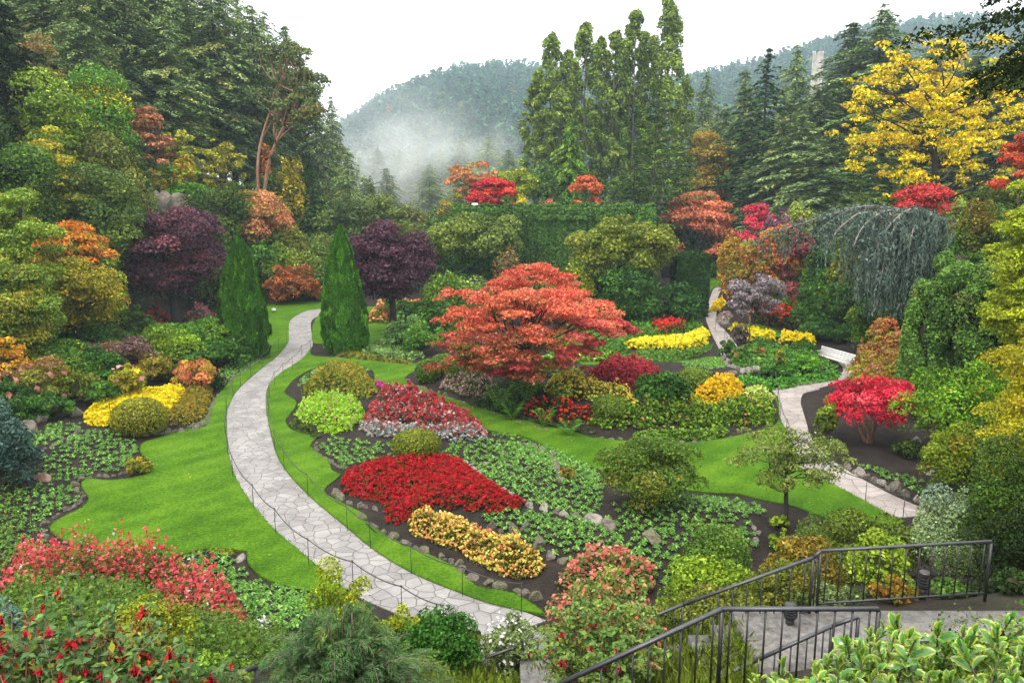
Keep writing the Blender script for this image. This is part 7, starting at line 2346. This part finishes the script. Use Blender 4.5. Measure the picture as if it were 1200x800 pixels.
rope_fence('thin black rope and rod fence along the left side of the flagstone path', [(336, 401), (327, 411), (317, 419), (308, 430), (294, 441), (282, 452), (273, 464), (266, 484), (264, 508), (267, 532), (273, 558), (297, 594), (323, 624), (362, 662), (414, 690), (471, 721), (520, 745)])
rope_fence('thin black rope and rod fence along the right side of the flagstone path', [(366, 388), (364, 413), (354, 419), (343, 433), (332, 442), (322, 452), (316, 466), (315, 484), (322, 526), (333, 550), (361, 581), (407, 621), (434, 641), (482, 671), (542, 697), (611, 718)], breaks=(0,))
rope_fence('thin black rope and rod fence at the left of the narrowing right path', [(908, 452), (911, 470), (914, 492), (921, 512), (944, 553), (971, 567), (1014, 587), (1058, 608)], hgt=0.8)
rope_fence('short rope fence beside the pale path by the hedge block', [(838, 388), (849, 397), (852, 410)], hgt=0.9)
for px, py, hgt, lab, r_, mt in ((474, 560, .95, 'thin dark label rod in the red flower sheet', .01, M_BLACK), (411, 429, .7, 'thin dark label rod behind the bronze mound', .012, M_BLACK), (131, 502, 1.2, 'dark sprinkler rod beside the yellow bedding', .016, M_BLACK), (38, 618, 1.1, 'brown sprinkler rod in the lowest left bed', .018, M_STAKE),
                                 (877, 409, 2.2, 'brown wooden stake in the island bed', .035, M_STAKE), (905, 457, 1.9, 'black hooked rod beside the island hedge', .025, M_BLACK), (700, 425, 1.5, 'thin brown rod on the back lawn strip', .015, M_STAKE), (971, 440, .9, 'thin black rod by the bench path', .012, M_BLACK)):
    q = hit(px, py)[0]
    mb = MB()
    pts = [(0, 0, -.05), (0, 0, hgt * .9), (0, 0, hgt)]
    if 'hooked' in lab:
        pts = [(0, 0, -.05), (0, 0, hgt * .6), (.12, 0, hgt * .8), (.3, 0, hgt * .88), (.35, 0, hgt)]
    mb.tube(pts, r_, 6)
    tag(mb.build('garden_rod', mt, loc=q), lab, 'rod')
mb = MB()
rg = np.random.default_rng(9)
for poly, n in ((lawn_mid, 420), (PATHW, 90), (lawn_west, 60)):
    P = fill(poly, n * 3, rg)[:n]
    if poly is lawn_mid:
        P = P[(rg.random(len(P)) < .25) | (edge_dist(P, bedM_w) < 1.2)]
    q = np.concatenate([P, np.full((len(P), 1), .078)], 1)
    leaves(mb, q, unit(rg.normal(size=q.shape) * .2 + [0, 0, 1]), .09, pick(pal('a8703c d8a848 b84c30 c8b868'), len(P), rg), rg)
tag(mb.build('fallen_leaves', M_LEAF), 'a few fallen leaves scattered on the lawns and the path', 'leaves', kind='stuff')
# little white lantern on the far lawn
q = hit(321, 366)[0]
root = empty('garden_lantern', q)
tag(root, 'small white lantern standing on the lawn behind the left cypress', 'lantern')
mb = MB()
mb.tube([(0, 0, 0), (0, 0, .16)], .05, 8)
mb.build('stem', M_BLACK, parent=root)
mb = MB()
mb.tube([(0, 0, .16), (0, 0, .3), (0, 0, .38)], [.16, .2, .03], 10)
mb.build('shade', M_WHITE, parent=root)
# sign board and railing on the far wall
q = spot(558, d=88.9)
root = empty('sign_board', q)
tag(root, 'small blank white board on a post above the far ivy wall', 'sign')
z1 = z_at(238, 88.9) - q[2]
mb = MB()
mb.box((-.03, -.03, 0), (.03, .03, z1 - .55))
mb.build('post', M_BLACK, parent=root)
mb = MB()
mb.box((-.42, -.05, z1 - .6), (.3, -.02, z1))
mb.build('board', M_WHITE, parent=root)
a, b = spot(536, d=89.2), spot(564, d=89.4)
zt = 10.0
railing('dark railing beside the white board above the far ivy wall', [(a[0], a[1], zt), (b[0], b[1], zt)], 1.3, 0.3, bottom=True)
a, b = spot(655, d=91.5), spot(742, d=91.5)
railing('long low dark railing along the top of the far ivy wall', [(a[0], a[1], 9.9), (b[0], b[1], 9.9)], 1.2, 0.35, bottom=True)

plant_seedlings()

# ------------------------------------------------------------------ air: even haze over everything, and the mist bank in the valley
def volume_mat(name, dens, noise=False):
    m = bpy.data.materials.new(name)
    m.use_nodes = True
    t = m.node_tree
    t.nodes.clear()
    out = t.nodes.new('ShaderNodeOutputMaterial')
    pv = t.nodes.new('ShaderNodeVolumePrincipled')
    pv.inputs['Color'].default_value = (0.64, 0.83, 0.97, 1)
    pv.inputs['Density'].default_value = dens
    pv.inputs['Anisotropy'].default_value = 0.0
    t.links.new(pv.outputs['Volume'], out.inputs['Volume'])
    if noise:
        pv.inputs['Color'].default_value = (0.93, 0.95, 0.97, 1)
        tc = t.nodes.new('ShaderNodeTexCoord')
        no = t.nodes.new('ShaderNodeTexNoise')
        no.inputs['Scale'].default_value = 2.4
        no.inputs['Detail'].default_value = 5
        no.inputs['Distortion'].default_value = 0.6
        ln = t.nodes.new('ShaderNodeVectorMath')
        ln.operation = 'LENGTH'
        mr = t.nodes.new('ShaderNodeMapRange')
        mr.inputs['From Min'].default_value = 1.0
        mr.inputs['From Max'].default_value = 0.35
        m2 = t.nodes.new('ShaderNodeMapRange')
        m2.inputs['From Min'].default_value = 0.38
        m2.inputs['From Max'].default_value = 0.68
        mu = t.nodes.new('ShaderNodeMath')
        mu.operation = 'MULTIPLY'
        mu2 = t.nodes.new('ShaderNodeMath')
        mu2.operation = 'MULTIPLY'
        mu2.inputs[1].default_value = dens
        t.links.new(tc.outputs['Object'], no.inputs['Vector'])
        t.links.new(tc.outputs['Object'], ln.inputs[0])
        t.links.new(ln.outputs['Value'], mr.inputs['Value'])
        t.links.new(no.outputs['Fac'], m2.inputs['Value'])
        t.links.new(mr.outputs['Result'], mu.inputs[0])
        t.links.new(m2.outputs['Result'], mu.inputs[1])
        t.links.new(mu.outputs[0], mu2.inputs[0])
        t.links.new(mu2.outputs[0], pv.inputs['Density'])
    return m


HAZE = 0.00032
mb = MB()
mb.box((-1300, -140, -1.5), (1300, 1050, 186))
tag(mb.build('haze', volume_mat('haze', HAZE)), 'thin pale autumn haze lying over the garden and hills', 'haze', kind='stuff')
import bmesh
bm = bmesh.new()
bmesh.ops.create_icosphere(bm, subdivisions=3, radius=1)
me = bpy.data.meshes.new('mist')
bm.to_mesh(me)
bm.free()
me.materials.append(volume_mat('mist', 0.019, noise=True))
m2 = me.copy()
m2.materials.clear()
m2.materials.append(volume_mat('valley_haze', 0.00035))
far = bpy.data.objects.new('valley_haze', m2)
far.location = (60, 420, 60)
far.scale = (480, 240, 120)
COL.objects.link(far)
tag(far, 'thin blue haze hanging in the valley before the wooded hill', 'haze', kind='stuff')
mist = bpy.data.objects.new('mist', me)
mist.location = (-29, 195, 16)
mist.scale = (38, 50, 23)
COL.objects.link(mist)
tag(mist, 'white bank of mist rising in the valley below the wooded hill', 'mist', kind='stuff')
